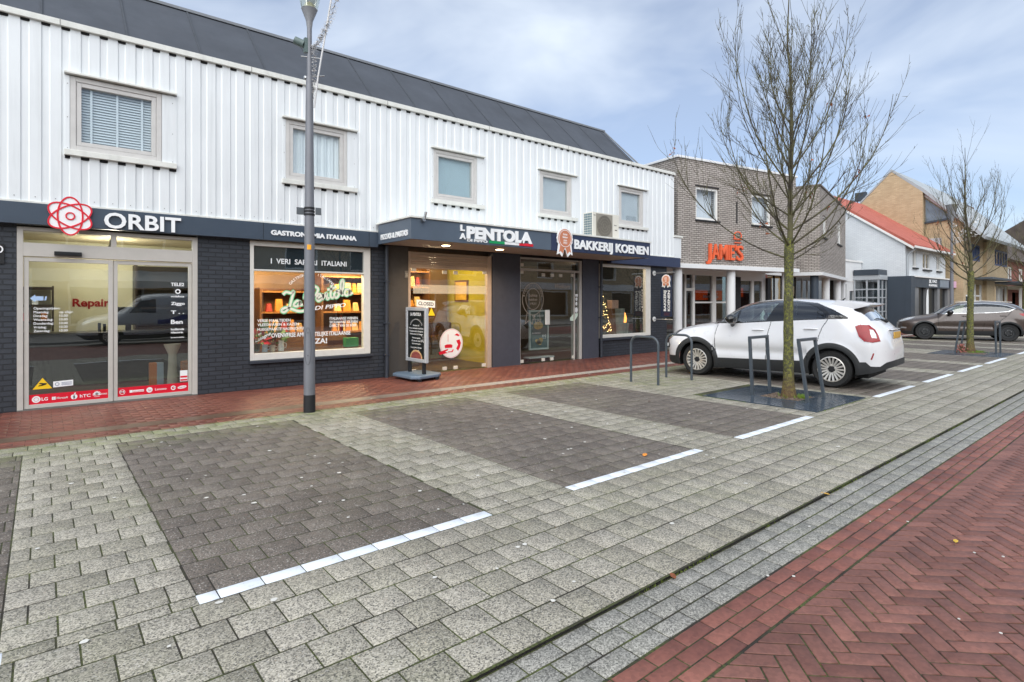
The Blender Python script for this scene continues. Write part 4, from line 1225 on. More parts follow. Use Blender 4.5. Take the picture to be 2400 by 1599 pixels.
simple('green_box', MB().box(4.66, 4.93, 10.78, 10.92, .65, .83), mat('box_green', '#1f8a4a', .5, .05), 'green carton on the delicatessen window ledge', 'box', bevel=.004)
m_cer = mat('ceramic_white', '#dcdedd', .25, .05)
for i, (x, r0, r1, hh, c_) in enumerate(((3.13, .045, .05, .13, '#b9cbdc'), (3.27, .04, .05, .11, '#c9c0ae'), (3.42, .05, .055, .19, '#dcdedd'))):
    t_ = thing('mug' if i < 2 else 'milk_jug', ['pale blue patterned mug on the delicatessen window ledge', 'beige cup on the ledge between the blue mug and the white jug', 'white ceramic jug on the delicatessen window ledge'][i], 'cup' if i < 2 else 'jug', (x, 10.82, .64))
    MB().lathe([(0, .64), (r0, .64), (r1, .64 + hh * .55), (r0 * .8, .64 + hh * .8), (r1, .64 + hh), (r1 - .006, .64 + hh), (r0 * .7, .66), (0, .66)] if i == 2 else [(0, .64), (r0, .64), (r1, .64 + hh), (r1 - .006, .64 + hh), (r0 - .006, .65), (0, .65)], (x, 10.82, 0), 20).build('body', mat('ceramic%d' % i, c_, .25, .1, 30), t_, smooth=50)
    MB().tube([(x + r1 * .8, 10.82, .64 + hh * .8), (x + r1 + .04, 10.82, .64 + hh * .7), (x + r1 + .035, 10.82, .64 + hh * .35), (x + r0 * .8, 10.82, .64 + hh * .25)], .007, 6).build('handle', mat('ceramic%d' % i, c_), t_, smooth=60)
simple('wine_bottle', MB().lathe([(0, .65), (.04, .65), (.04, .85), (.015, .93), (.015, 1.0), (0, 1.0)], (4.7, 11.1, .28), 14), mat('bottle_red', '#7a1420', .2, .05), 'dark red bottle on the crates in the delicatessen window', 'bottle', smooth=50)
def plant(label, x, y, z, h, n, c_, red=False):
    t_ = thing('potted_plant', label, 'plant', (x, y, z))
    MB().lathe([(0, z), (.07, z), (.09, z + .14), (.08, z + .14), (.06, z + .12), (0, z + .12)], (x, y, 0), 16).build('pot', mat('pot_terracotta' if not red else 'pot_dark', '#6d5a4a' if not red else '#3d5245', .7, .1), t_, smooth=40)
    mb = MB()
    for _ in range(n):
        a = random.uniform(0, 6.28); el = random.uniform(.1, 1.4); l = h * random.uniform(.4, 1)
        d = Vector((math.cos(a) * math.cos(el), math.sin(a) * math.cos(el), math.sin(el)))
        b_ = Vector((x, y, z + .12)) + d * l * .5; e_ = b_ + d * l * .4 + Vector((0, 0, -.04)); s_ = d.orthogonal().normalized() * l * .11
        m_ = (b_ + e_) / 2
        mb.add([b_, m_ + s_, e_, m_ - s_], [(0, 1, 2, 3)])
    mb.build('leaves', mat(c_[0], c_[1], .5, .25, 8), t_, recalc=False)
plant('leafy green plant behind the mugs in the delicatessen window', 3.3, 11.05, .655, .62, 90, ('leaf_green', '#3f6b2a'))
plant('red flowering plant in the corner of the delicatessen window', 2.98, 10.86, .655, .42, 46, ('petal_red', '#b01a2c'), True)
tr_ = thing('track_light', 'black ceiling track with small spots inside the delicatessen', 'lamp', (3.8, 12.4, 2.6))
MB().box(2.8, 5.2, 12.08, 12.12, 2.6, 2.64).build('rail', m_lblk, tr_)
for x in np.arange(2.95, 5.2, .3): MB().tube([(x, 12.1, 2.6), (x + .03, 12.06, 2.47)], [.03, .04], 8).build('spot_head', m_lblk, tr_)
pf = thing('picture_frame', 'framed yellow print hanging on the olive wall of the delicatessen', 'picture', (8.54, 12.05, 1.55))
MB().box(8.515, 8.549, 12.05, 12.65, 1.55, 2.12).build('frame', m_woodd, pf, bevel=.004); MB().box(8.509, 8.514, 12.1, 12.6, 1.6, 2.07).build('print', mat('print_ochre', '#d2a648', .6, .2, 6), pf)
simple('menu_screen', MB().box(6.15, 6.95, 12.5, 12.54, 1.93, 2.3), mat('screen_photo', '#7a2d1c', .3, .5, 9, emit='#8a3a1e', estr=.35), 'glowing menu screen over the delicatessen counter', 'screen')
tb = thing('side_table', 'dark low table by the olive wall inside the delicatessen', 'table', (7.9, 12.6, .012))
MB().box(7.35, 8.3, 12.35, 12.85, .66, .7).build('top', m_woodd, tb)
for x, y in ((7.4, 12.4), (8.25, 12.4), (7.4, 12.8), (8.25, 12.8)): MB().box(x - .02, x + .02, y - .02, y + .02, .012, .66).build('leg', m_lblk, tb)
simple('dark_case', MB().box(7.25, 8.25, 12.4, 12.75, .7, 1.02), mat('case_brown', '#43271d', .5, .15), 'dark brown case on the low delicatessen table', 'box', bevel=.01)
simple('goods_counter', MB().box(6.15, 7.0, 11.9, 12.5, .012, .95).box(6.1, 7.05, 11.85, 12.55, .95, .99), mat('counter_bluegrey', '#59666a', .5, .1), 'blue grey counter inside the delicatessen door', 'counter', bevel=.01)

# ------------------------------------------------------------------ inside the bakery
xt = thing('decorated_fir_tree', 'small fir tree with golden fairy lights in the bakery window', 'tree', (12.55, 11.1, .62))
mb = MB()
for k in range(900):
    hh = random.random() ** 1.3; r0 = .34 * (1 - hh) ** .8 * random.uniform(.45, 1); a = random.uniform(0, 6.28)
    p = Vector((12.55 + r0 * math.cos(a), 11.1 + r0 * math.sin(a), .68 + hh * 1.35)); d = Vector((math.cos(a), math.sin(a), .25)).normalized() * .07; s_ = d.orthogonal().normalized() * .012
    mb.add([p - s_, p + s_, p + d], [(0, 1, 2)])
mb.build('needles', mat('needle_green', '#3a3d22', .7, .3, 6), xt, recalc=False)
MB().tube([(12.55, 11.1, .53), (12.55, 11.1, 2.0)], [.03, .006], 8).build('trunk', m_woodd, xt)
mb = MB()
for k in range(95):
    hh = random.random() ** 1.2; r0 = .36 * (1 - hh) ** .8; a = random.uniform(2.6, 6.8)
    mb.blob((12.55 + r0 * math.cos(a), 11.1 + r0 * math.sin(a), .68 + hh * 1.35), .010, 6)
mb.build('fairy_lights', mat('fairy_lit', '#ffe0a0', .5, 0, emit='#ffcf86', estr=7), xt)
simple('display_ledge', MB().box(12.1, 14.12, 10.74, 11.5, .5, .535), mat('snow_white', '#e3e6ea', .7, .04), 'white display ledge inside the bakery window', 'ledge')
for i, (x, r0, r1, z1) in enumerate(((13.35, .12, .2, 1.35), (13.62, .11, .15, .92))):
    t_ = thing('planter', ['tall tapered stone planter in the bakery window', 'short round stone planter in the bakery window'][i], 'planter', (x, 11.05, .535))
    MB().lathe([(0, .535), (r0, .535), (r1, z1), (r1 - .02, z1), (r0 - .02, .6), (0, .6)], (x, 11.05, 0), 22).build('body', mat('stone_grey', '#8d9088', .7, .15, 8), t_, smooth=45)
simple('gift_box', MB().box(13.02, 13.3, 11.0, 11.2, 1.35, 1.6), mat('gift_pink', '#c9a08c', .6, .15, 14), 'pale pink gift box on the stand in the bakery window', 'box', bevel=.006)
simple('display_stand', MB().box(13.05, 13.27, 11.02, 11.18, .535, 1.35), m_woodd, 'dark wooden display stand carrying the gift box', 'stand')
simple('candle_lamp', MB().lathe([(0, .92), (.05, .92), (.07, 1.05), (.03, 1.2), (0, 1.25)], (13.64, 11.05, 0), 14), mat('candle_lit', '#ffb469', .5, 0, emit='#ff9a45', estr=2.2), 'glowing orange lamp on the short stone planter', 'lamp', smooth=50)
for i in range(12):
    x = 12.3 + .145 * i + random.uniform(-.03, .03)
    simple('pastry_ornament', MB().blob((x, 10.86 + random.uniform(-.05, .06), .57), random.uniform(.03, .055), 8, .15, sz=.7), [mat('ornament_white', '#dcdde0', .6, .05), mat('ornament_red', '#a8443f', .5, .05), mat('ornament_tan', '#b98f6c', .6, .1)][(i * 5) % 3], 'small round ornament in a row on the white bakery ledge', 'ornament', 'ornaments on the bakery ledge', smooth=60)
ps = thing('poster_stand', 'pale framed poster stand just inside the bakery door', 'poster stand', (10.0, 10.95, .012))
bars(10.93, 10.98, [(9.68, 9.72, .3, 1.33), (10.32, 10.36, .3, 1.33), (9.72, 10.32, 1.29, 1.33), (9.72, 10.32, .3, .34)]).build('frame', mat('frame_pale', '#cfd8d6', .4, .03), ps, bevel=.004)
MB().box(9.72, 10.32, 10.95, 10.96, .34, 1.29).build('poster', mat('poster_teal', '#4e6a68', .5, .12, 3), ps)
MB().box(9.6, 10.5, 10.85, 11.1, .08, .12).build('base', mat('frame_pale', '#cfd8d6'), ps, bevel=.01)
L = MB()
for x in (9.68, 10.42):
    for y in (10.9, 11.05): L.lathe([(.0, -.015), (.035, -.015), (.035, .015), (0, .015)], (x, y, .047), 12, 'y')
L.build('castor', m_lblk, ps)
fp = F3((0, 10.949, 0))
MB().disc(fp, 10.0, .93, .17, .1, .001, .003).disc(fp, 10.05, .52, .12, .07, .001, .003, .5).disc(fp, 10.0, .5, .12, .06, .001, .003, -.5).build('bread_picture', mat('bread_gold', '#cda85a', .6, .25, 14), ps)
MB().text('4+2', fp, 10.13, .62, .07, .15, .001, .003, .02).text('GRATIS', fp, 10.13, .57, .025, .14, .001, .003, .01).text('AANBIEDING', fp, 9.78, .72, .03, .3, .001, .003, .01).text('VERS BROOD', fp, 9.78, 1.16, .05, .4, .001, .003, .01).text('van de bakker', fp, 9.78, 1.08, .03, .34, .001, .003, .0).build('lettering', m_white, ps)

# ------------------------------------------------------------------ street lamp with festive garland
LX, LY = 2.9, 7.95
m_pole = mat('pole_grey', '#74767c', .42, .07, 4, .05, 60, metal=.1, streak=.15)
lp = thing('street_lamp', 'tall grey tapered street lamp standing before the delicatessen window', 'street lamp', (LX, LY, 0))
MB().lathe([(.079, 0), (.078, .2), (.0765, .9), (.072, 1.75), (.066, 2.8), (.052, 4.3), (.046, 4.72), (.034, 4.73), (.033, 5.42)], (LX, LY, 0), 28).build('pole', m_pole, lp, smooth=40)
MB().lathe([(.0805, 0), (.0805, .245)], (LX, LY, 0), 28).build('base_sleeve', m_lblk, lp, smooth=40)
MB().lathe([(.033, 5.4), (.04, 5.44), (.046, 5.5), (.105, 5.655), (.11, 5.665), (.06, 5.67)], (LX, LY, 0), 28).build('lamp_cone', mat('cone_grey', '#84868a', .45, .05), lp, smooth=40)
MB().lathe([(.111, 5.667), (.235, 6.2), (.24, 6.22), (.236, 6.22), (.107, 5.67)], (LX, LY, 0), 28, cap=False).build('lamp_shade', glass('lamp_bowl', (.93, .93, .88), 1.2, .05, .1), lp, smooth=40)
MB().lathe([(.0, 5.672), (.085, 5.672), (.08, 5.71), (.05, 5.75), (0, 5.76)], (LX, LY, 0), 20).build('bulb', mat('bulb_pale', '#c9cdbc', .3, .05), lp, smooth=50)
MB().lathe([(.26, 6.22), (.26, 6.25), (.1, 6.34), (0, 6.36)], (LX, LY, 0), 28).build('lamp_cap', mat('cone_grey', '#84868a'), lp, smooth=40)
L = MB()
for z in (2.775, 2.82, 2.865): L.lathe([(.067, z - .014), (.072, z - .014), (.072, z + .014), (.067, z + .014)], (LX, LY, 0), 24)
L.build('strap', m_lblk, lp, smooth=40)
MB().box(LX - .17, LX - .055, LY + .02, LY + .03, 2.77, 2.87).box(LX + .05, LX + .13, LY - .1, LY - .09, 2.77, 2.87).build('bracket', mat('bracket_grey', '#5d6266', .5, .05), lp)
MB().add([(LX + .0735 * math.cos(a), LY + .0735 * math.sin(a), z) for z in (2.28, 2.35) for a in (-2.35, -2.1, -1.85, -1.6)], [(0, 1, 5, 4), (1, 2, 6, 5), (2, 3, 7, 6)]).build('yellow_label', mat('label_orange', '#eaa21d', .5, .05), lp, recalc=False)
L = MB(); pa = [-2.55 + .09 * k for k in range(9)]
hp = []
for k in range(28):
    t_ = 2 * math.pi * k / 28; a = -2.2 + .55 * math.cos(t_); z = .93 + .2 * math.sin(t_) + (.06 if math.sin(t_) > 0 else -.06)
    hp.append((LX + .0775 * math.cos(a), LY + .0775 * math.sin(a), z))
L.tube(hp + hp[:1], .0025, 4, cap=False)
for z in (.8, 1.12): L.blob((LX + .076 * math.cos(-2.2), LY + .076 * math.sin(-2.2), z), .009, 6)
L.build('hatch', mat('hatch_line', '#4c4e53', .5, 0), lp)
L = MB().tube([(LX - .06, LY + .04, 5.17), (LX - .17, LY + .10, 5.22)], .055, 12).box(LX - .07, LX, LY - .02, LY + .04, 5.05, 5.25)
L.build('sensor_box', mat('sensor_green', '#5a6a68', .5, .08), lp, smooth=40)
L = MB().tube([(LX - .1, LY + .05, 5.0), (LX + .12, LY - .09, 4.98)], .008, 6).tube([(LX, LY, 4.72), (LX + .17, LY - .12, 4.74)], .008, 6).blob((LX - .05, LY + .02, 4.7), .03, 8)
L.build('arm_clamp', m_steel, lp)
gl_ = thing('festive_garland', 'white festive garland on a thin slanting arm fixed to the street lamp', 'garland', (LX + .06, LY - .05, 4.28))
arm = [(LX + .05, LY - .05, 4.28), (LX + .09, LY - .08, 4.7), (LX + .21, LY - .17, 5.6), (LX + .3, LY - .24, 6.3)]
MB().tube(arm, .013, 8).build('arm', mat('arm_white', '#c9c9c9', .4, .05), gl_, smooth=50)
L = MB(); gp = [(LX + .045, LY - .04, 4.35), (LX + .05, LY - .045, 4.75), (LX + .05, LY - .05, 5.12), (LX + .13, LY - .1, 5.28), (LX + .22, LY - .18, 5.5), (LX + .31, LY - .25, 5.85), (LX + .36, LY - .3, 6.2)]
gpn = np.array(gp)
for k in range(620):
    u = random.random() * (len(gp) - 1.001); i = int(u); p = gpn[i] * (1 - (u - i)) + gpn[i + 1] * (u - i)
    rr = .028 if u < 1.6 else .042
    d = Vector((random.gauss(0, 1), random.gauss(0, 1), random.gauss(0, 1))).normalized(); p = Vector(p) + d * rr * .4
    e_ = p + d * rr; s_ = d.orthogonal().normalized() * .006
    L.add([p - s_, p + s_, e_ + s_, e_ - s_], [(0, 1, 2, 3)])
L.build('tinsel', mat('tinsel_white', '#c6c4c2', .35, .35, 30), gl_, recalc=False)

# ------------------------------------------------------------------ pavement sign
ab = thing('pavement_sign', 'black menu board in a silver frame on a blue grey weighted base', 'pavement sign', (5.84, 10.03, 0))
MB().prism([(5.46, 9.62), (5.6, 9.5), (6.1, 9.62), (6.24, 9.76), (6.22, 10.3), (6.1, 10.46), (5.6, 10.46), (5.46, 10.34)], .05, .115, 'xy').build('base', mat('base_bluegrey', '#66788a', .45, .06, 5), ab, bevel=.025, seg=3)
L = MB()
for x, y in ((5.62, 9.56), (6.06, 9.64)): L.lathe([(0, -.02), (.05, -.02), (.05, .02), (0, .02)], (x, y, .05), 16, 'y')
L.build('wheel', m_lblk, ab, smooth=40)
for y in (10.3, 9.74): MB().box(5.8, 5.86, y - .03, y + .03, .1, .35).build('post', m_lblk, ab)
BX = 5.815
m_sil = mat('frame_silver', '#c4c7ca', .35, .04, metal=.3)
L = MB()
for y0, y1, z0, z1 in ((10.35, 10.42, .34, 1.44), (9.62, 9.69, .34, 1.44), (9.69, 10.35, .34, .41), (9.69, 10.35, 1.37, 1.44)): L.box(BX - .02, BX + .05, y0, y1, z0, z1)
L.build('frame', m_sil, ab, bevel=.008)
MB().box(BX, BX + .03, 9.68, 10.36, .4, 1.38).build('board', mat('board_black', '#191f20', .35, .08), ab)
fbd = F3((BX, 0, 0), (0, -1, 0))
L = MB().text('LA PENTOLA', fbd, -10.25, 1.27, .065, .42, .001, .002, .03)
for k, (s_, w_) in enumerate((('Keuze uit', .24), ('Verse Italiaanse maaltijden', .56), ('Huisgemaakte lasagnes', .52), ('Vleeswaren en kazen', .5), ('Verse pasta', .32), ('Pizza om mee', .34), ('te nemen', .34), ('Loop gerust binnen', .42), ('tot snel', .2), ('Filippo', .24))):
    L.text(s_, fbd, -10.02, 1.06 - k * .058 - (.02 if k > 3 else 0) - (.02 if k > 6 else 0), .032, w_, .001, .002, .006, align='c')
for k in range(14):
    a = math.pi * (.12 + .76 * k / 13); L.disc(fbd, -10.02 - .24 * math.cos(a), 1.03 + .17 * math.sin(a), .018, .006, .001, .002, a + math.pi / 2, 10)
for k in range(26): L.disc(fbd, -9.76 + random.gauss(0, .03), .8 + random.gauss(0, .03), .012, .012, .001, .002, 0, 7)
L.build('chalk_lettering', m_white, ab)
half = [(-10.24 + 0, .412)] + [(-10.02 - .24 * math.cos(a), .412 + .17 * math.sin(a)) for a in np.linspace(0, math.pi, 18)]
MB().fprism(fbd, half, .001, .003).build('pizza_crust', mat('crust', '#cfa878', .6, .1, 20), ab)
half = [(-10.02 - .2 * math.cos(a), .412 + .135 * math.sin(a)) for a in np.linspace(0, math.pi, 18)]
MB().fprism(fbd, half, .0035, .0045).build('pizza_topping', mat('topping', '#8e4a44', .6, .5, 45), ab)

# ------------------------------------------------------------------ bicycle hoops
m_hoop = mat('hoop_slate', '#454d54', .4, .06, 6, .05, 60)
def hoop_path(x, ya, yb, h, r=.16):
    P = [(x, ya, -.03), (x, ya, h - r)]
    P += [(x, ya - r + r * math.cos(a), h - r + r * math.sin(a)) for a in np.linspace(.2, math.pi / 2, 7)]
    P += [(x, yb + r - r * math.sin(a), h - r + r * math.cos(a)) for a in np.linspace(0, math.pi / 2 - .2, 7)]
    return P + [(x, yb, h - r), (x, yb, -.03)]
for x, ya, yb, lab in ((8.8, 6.97, 6.34, 'slate grey bicycle hoop beside the empty dark parking bay'), (9.88, 6.92, 6.33, 'slate grey bicycle hoop beside the front wheel of the white car')):
    o = simple('bicycle_hoop', MB().tube(hoop_path(x, ya, yb, .885), .0235, 14), m_hoop, lab, 'bicycle stand', 'bicycle hoops beside the parking bays', smooth=50)

# ------------------------------------------------------------------ tree grates, soil, guards
m_grate = mat('grate_iron', '#37424d', .16, .14, 3, .06, 50)
def grate(label, x0, x1, y0, y1):
    t_ = thing('tree_grate', label, 'tree grate', ((x0 + x1) / 2, (y0 + y1) / 2, 0), group='iron tree grates')
    cx, cy, h = (x0 + x1) / 2 + .03, (y0 + y1) / 2 - .04, .34
    mb = MB()
    def slats(a, b, c, d, horiz):
        n = int(((d - c) if horiz else (b - a)) / .05); st = ((d - c) if horiz else (b - a)) / n
        for k in range(n):
            if horiz: mb.box(a, b, c + k * st, c + k * st + st - .012, -.012, .012)
            else: mb.box(a + k * st, a + k * st + st - .012, c, d, -.012, .012)
    slats(x0 + .05, cx - h, y0 + .05, y1 - .05, True); slats(cx + h, x1 - .05, y0 + .05, y1 - .05, True)
    slats(cx - h + .003, cx + h - .003, y0 + .05, cy - h, True); slats(cx - h + .003, cx + h - .003, cy + h, y1 - .05, True)
    mb.build('slat', m_grate, t_, bevel=.003)
    bars_ = MB()
    for a, b, c, d in ((x0, x1, y0, y0 + .05), (x0, x1, y1 - .05, y1), (x0, x0 + .05, y0 + .05, y1 - .05), (x1 - .05, x1, y0 + .05, y1 - .05)): bars_.box(a, b, c, d, -.03, .013)
    for a, b, c, d in ((cx - h, cx + h, cy - h, cy - h + .02), (cx - h, cx + h, cy + h - .02, cy + h), (cx - h, cx - h + .02, cy - h + .02, cy + h - .02), (cx + h - .02, cx + h, cy - h + .02, cy + h - .02)): bars_.box(a, b, c, d, -.03, .016)
    for x in (x0 + .45, x1 - .45): bars_.box(x, x + .03, y0 + .05, y1 - .05, -.03, .005)
    bars_.build('rim', m_grate, t_, bevel=.003)
    MB().quad((x0 + .01, y0 + .01, -.009), (x1 - .01, y0 + .01, -.009), (x1 - .01, y1 - .01, -.009), (x0 + .01, y1 - .01, -.009)).build('pit_bottom', mat('pit_soil', '#24211c', .9, .2), t_)
    g_ = MB()
    for _ in range(420):
        x, y = random.uniform(cx - h + .02, cx + h - .02), random.uniform(cy - h + .02, cy + h - .02)
        g_.blob((x, y, -.004 + random.uniform(0, .012)), random.uniform(.008, .02), 5, .25, sz=.7)
    v_ = g_.build('gravel', [mat('gravel_brown', '#6e5f54', .85, .45, 40)], None)
    tag(v_, 'brown gravel filling the centre of a tree grate', 'gravel', kind='stuff')
    return cx, cy
grate('wet slate iron tree grate beside the white car', *GRATES[0])
grate('slate iron tree grate in front of the brown car', *GRATES[1])
def guard(x, y, dy, lean, label):
    g_ = thing('tree_guard', label, 'tree guard', (x + .3, y, 0), group='steel frames protecting the trees')
    w_ = .045
    for sx in (-.3, .3):
        P = [Vector((x + .3 + sx, y, -.02)), Vector((x + .3 + sx + lean[0], y + lean[1], .93))]
        mb = MB(); h_ = w_ / 2
        vs = [(p.x + a, p.y + b, p.z) for p in P for a, b in ((-h_, -h_), (h_, -h_), (h_, h_), (-h_, h_))]
        mb.add(vs, [(0, 3, 2, 1), (4, 5, 6, 7), (0, 1, 5, 4), (1, 2, 6, 5), (2, 3, 7, 6), (3, 0, 4, 7)])
        mb.build('post', m_hoop, g_, bevel=.003)
    MB().box(x - h_ + lean[0], x + .6 + h_ + lean[0], y + lean[1] - h_, y + lean[1] + h_, .93, .93 + w_).build('top_rail', m_hoop, g_, bevel=.003)
guard(9.06, 4.66, 0, (.0, .05), 'slate steel tree guard frame on the car side of the mossy tree')
guard(9.06, 3.78, 0, (-.0, .14), 'slate steel tree guard frame on the road side of the mossy tree')
guard(21.35, 4.62, 0, (.05, -.12), 'thin steel tree guard frame before the front wheel of the brown car')
guard(21.75, 3.72, 0, (.02, .02), 'thin steel tree guard frame on the road side of the tree near the brown car')
# fallen leaves
def leaf(label, x, y, z, s, c_, a):
    mb = MB(); pts = [(0, 0), (.35, .28), (.8, .22), (1, .02), (.75, -.24), (.3, -.25)]
    ca, sa = math.cos(a), math.sin(a)
    mb.add([(x + s * (px * ca - py * sa), y + s * (px * sa + py * ca), z + s * (.06 + .25 * abs(py) + .12 * px * px)) for px, py in pts], [tuple(range(6))])
    mb.add([(x, y, z + s * .08), (x - s * .35 * ca, y - s * .35 * sa, z + s * .1), (x - s * .35 * ca + .002, y - s * .35 * sa + .002, z + s * .1)], [(0, 1, 2)])
    simple('fallen_leaf', mb, mat('leaf_' + c_[1:], c_, .6, .2, 40), label, 'leaf', recalc=False)
leaf('bright orange fallen leaf beside the white bay line', 4.62, 3.5, .004, .085, '#dd8a2e', .4)
leaf('brown fallen leaf lying in the gutter step', 2.74, 1.86, -.012, .06, '#7a4527', 1.0)
leaf('yellow fallen leaf in the gutter step far along', 4.9, 1.87, -.012, .07, '#c99a3a', 2.0)
leaf('yellow fallen leaf on the red brick road', 4.55, .98, -.012, .05, '#c4a23a', .2)
leaf('dark curled leaf on the dark paving of the third bay', 7.2, 5.35, .004, .07, '#4b3a2c', .7)
# ------------------------------------------------------------------ the other buildings of the street
m_bgrey = brick('brick_grey', '#a39c95', '#b8b1aa', '#645d58', .215, .0665, .012, .7, .85, var=.08)
m_btan = brick('brick_tan', '#b29a78', '#c4ad8b', '#a69a80', .215, .066, .010, .4, .85, var=.06)
m_bwhite = brick('brick_white', '#d3d8dc', '#dbe0e3', '#c4cacf', .215, .066, .010, .5, .7, var=.03)
m_bred = brick('brick_red', '#7d3a2e', '#8e4638', '#6f625a', .215, .066, .010, .5, .85)
m_bbrown = brick('brick_brown', '#5f463a', '#6e5142', '#6b6058', .215, .066, .010, .5, .85)
m_wpl = mat('white_panel', '#dcdedf', .5, .04, 1.5, streak=.12)
m_wfrm = mat('white_frame', '#e2e2df', .45, .03)
m_slate = mat('slate_panel', '#38424d', .5, .08, 1.2)
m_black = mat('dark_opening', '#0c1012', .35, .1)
m_gwin = glass('far_glass', (.55, .6, .62), 1.7, 0, .06)
m_warm = mat('glowing_curtain', '#c9a56a', .8, .25, 3, emit='#c98a3c', estr=.35)  # cloth glows by itself in place of lamplight in the room

def wall_open(mb, x0, x1, y0, y1, z0, z1, ops, axis='x'):
    """wall with rectangular openings (a, b, za, zb); axis 'y' runs the wall along y"""
    X = sorted({x0, x1, *[v for o in ops for v in o[:2]]}); Z = sorted({z0, z1, *[v for o in ops for v in o[2:]]})
    for a, b in zip(X[:-1], X[1:]):
        run = None
        for c, d in zip(Z[:-1], Z[1:]):
            hole = any(o[0] <= (a + b) / 2 <= o[1] and o[2] <= (c + d) / 2 <= o[3] for o in ops)
            if not hole: run = (run[0], d) if run else (c, d)
            if (hole or d == Z[-1]) and run:
                mb.box(a, b, y0, y1, *run) if axis == 'x' else mb.box(y0, y1, a, b, *run); run = None
    return mb
def window(par, a, b, y, z0, z1, fm, pane=m_gwin, fw=.07, mull=(), back=None, local=True, depth=.1):
    m = MB().box(a, a + fw, y, y + .08, z0, z1).box(b - fw, b, y, y + .08, z0, z1).box(a + fw, b - fw, y, y + .08, z0, z0 + fw).box(a + fw, b - fw, y, y + .08, z1 - fw, z1)
    for x in mull: m.box(x - fw / 2, x + fw / 2, y + .005, y + .075, z0 + fw, z1 - fw)
    w_ = m.build('window', fm, par, local=local)
    MB().box(a + .01, b - .01, y + .04, y + .05, z0 + .01, z1 - .01).build('pane', pane, w_, local=local)
    if back is not None: MB().quad((a, y + .25, z0), (b, y + .25, z0), (b, y + .25, z1), (a, y + .25, z1)).build('blind', back, w_, local=local)
    return w_

# --- grey brick shop with the orange lettering
A_ = thing('brick_shop', 'grey brick flat roofed shop with white columns next to the corrugated building', 'building', (15.9, 10.7, 0), R(-10))
ops = [(.83, 1.92, 4.3, 5.4), (3.65, 4.72, 4.31, 5.4)]
mb = wall_open(MB(), 0, 6.2, 0, .3, 2.80, 6.25, ops)
mb.box(0, .3, .3, 8, 2.8, 6.25).box(5.9, 6.2, .3, 8, 2.8, 6.25)
mb.build('brick_wall', m_bgrey, A_, local=True)
MB().box(.3, 5.9, .6, 8, 2.9, 6.0).build('inner_core', mat('core_dark', '#33363a', .9, 0), A_, local=True)
MB().box(-.05, 6.25, -.05, 8, 6.25, 6.33).build('roof_edge', m_wpl, A_, local=True, bevel=.01)
MB().box(-.02, 6.3, -.09, .35, 2.655, 2.8).box(-.02, 6.3, .35, 1.5, 2.70, 2.79).build('white_beam', m_wpl, A_, local=True, bevel=.006)
m_scr = mat('screen_white', '#dfe3e8', .6, .03)
for a, b, c, d in ops:
    wv = window(A_, a, b, .04, c, d, m_wfrm, glass('window_glass2', (.95, .97, .98), .9), .08, (), m_scr)
    MB().box(a - .03, b + .05, -.05, .12, c - .06, c - .005).build('sill', m_lblk, wv, local=True)
    MB().box(a - .03, b + .03, -.012, .05, d + .003, d + .04).build('lintel', m_lblk, wv, local=True)
MB().box(2.83, 2.88, -.02, .0, 4.3, 5.05).build('dark_slot', m_lblk, A_, local=True)
for x, r_ in ((.2, .15), (2.8, .15), (5.9, .15)):
    MB().lathe([(r_, 0), (r_, 2.655)], (x, .2, 0), 22).build('column', m_wpl, A_, local=True, smooth=40)
fr_ = m_alu
wall_open(MB(), -.6, 6.2, 1.3, 1.4, 0, 2.7, [(-.5, 1.7, .1, 2.55), (1.78, 2.1, .02, 1.95), (1.78, 2.1, 2.05, 2.54), (2.22, 3.14, .3, 1.5), (2.22, 3.14, 1.56, 2.52), (3.34, 3.98, .3, 1.5), (3.34, 3.98, 1.56, 2.5), (4.72, 5.36, .1, 2.37), (5.5, 5.98, .1, 2.37)]).build('shop_front', m_wfrm, A_, local=True)
MB().box(-.55, 6.0, 1.36, 1.37, .1, 2.56).build('pane', m_gwin, A_, local=True)
MB().box(3.98, 4.6, 1.2, 1.3, 0, 2.5).box(6.2, 6.4, 1.2, 1.5, 0, 2.5).build('dark_post', m_lblk, A_, local=True)
MB().box(-.6, 6.2, 3.4, 3.5, 0, 2.7).build('room_wall', mat('room_tan', '#a08a70', .8, .25, 1.5), A_, local=True)
MB().box(-.6, 6.2, 1.4, 3.4, .0, .02).build('room_floor', m_int_f, A_, local=True)
MB().box(-.6, 6.2, 1.4, 3.4, 2.66, 2.69).build('room_ceiling', m_ceil, A_, local=True)
sgn = thing('shop_sign', 'orange capitals fixed to the grey brick wall behind the big tree', 'sign', (15.9, 10.7, 0), R(-10))
fA = F3((0, 0, 0)); m_or = mat('letter_orange', '#e5673f', .45, .04)
L = MB()
for ch, x, w_ in (('J', 1.28, .24), ('A', 1.56, .34), ('M', 1.93, .36), ('I', 2.33, .06), ('E', 2.44, .22), ("'", 2.70, .05), ('S', 2.78, .34)):
    L.text(ch, fA, x, 3.0 if ch != "'" else 3.0, .52, w_ if ch != "'" else .05, .02, .09, .012)
L.build('lettering', m_or, sgn, local=True)
L = MB(); L.ring(fA, 2.86, 3.86, .2, .15, .03, .03, .06).fprism(fA, [(2.65, 3.72), (3.07, 3.72), (3.07, 3.76), (2.65, 3.76)], .03, .06).fprism(fA, [(2.70, 3.60), (3.02, 3.60), (3.02, 3.63), (2.70, 3.63)], .03, .06)
L.build('emblem', m_or, sgn, local=True)
oc = thing('window_display', 'orange sale posters and goods behind the glass of the brick shop', 'window display', (15.9, 10.7, 0), R(-10))
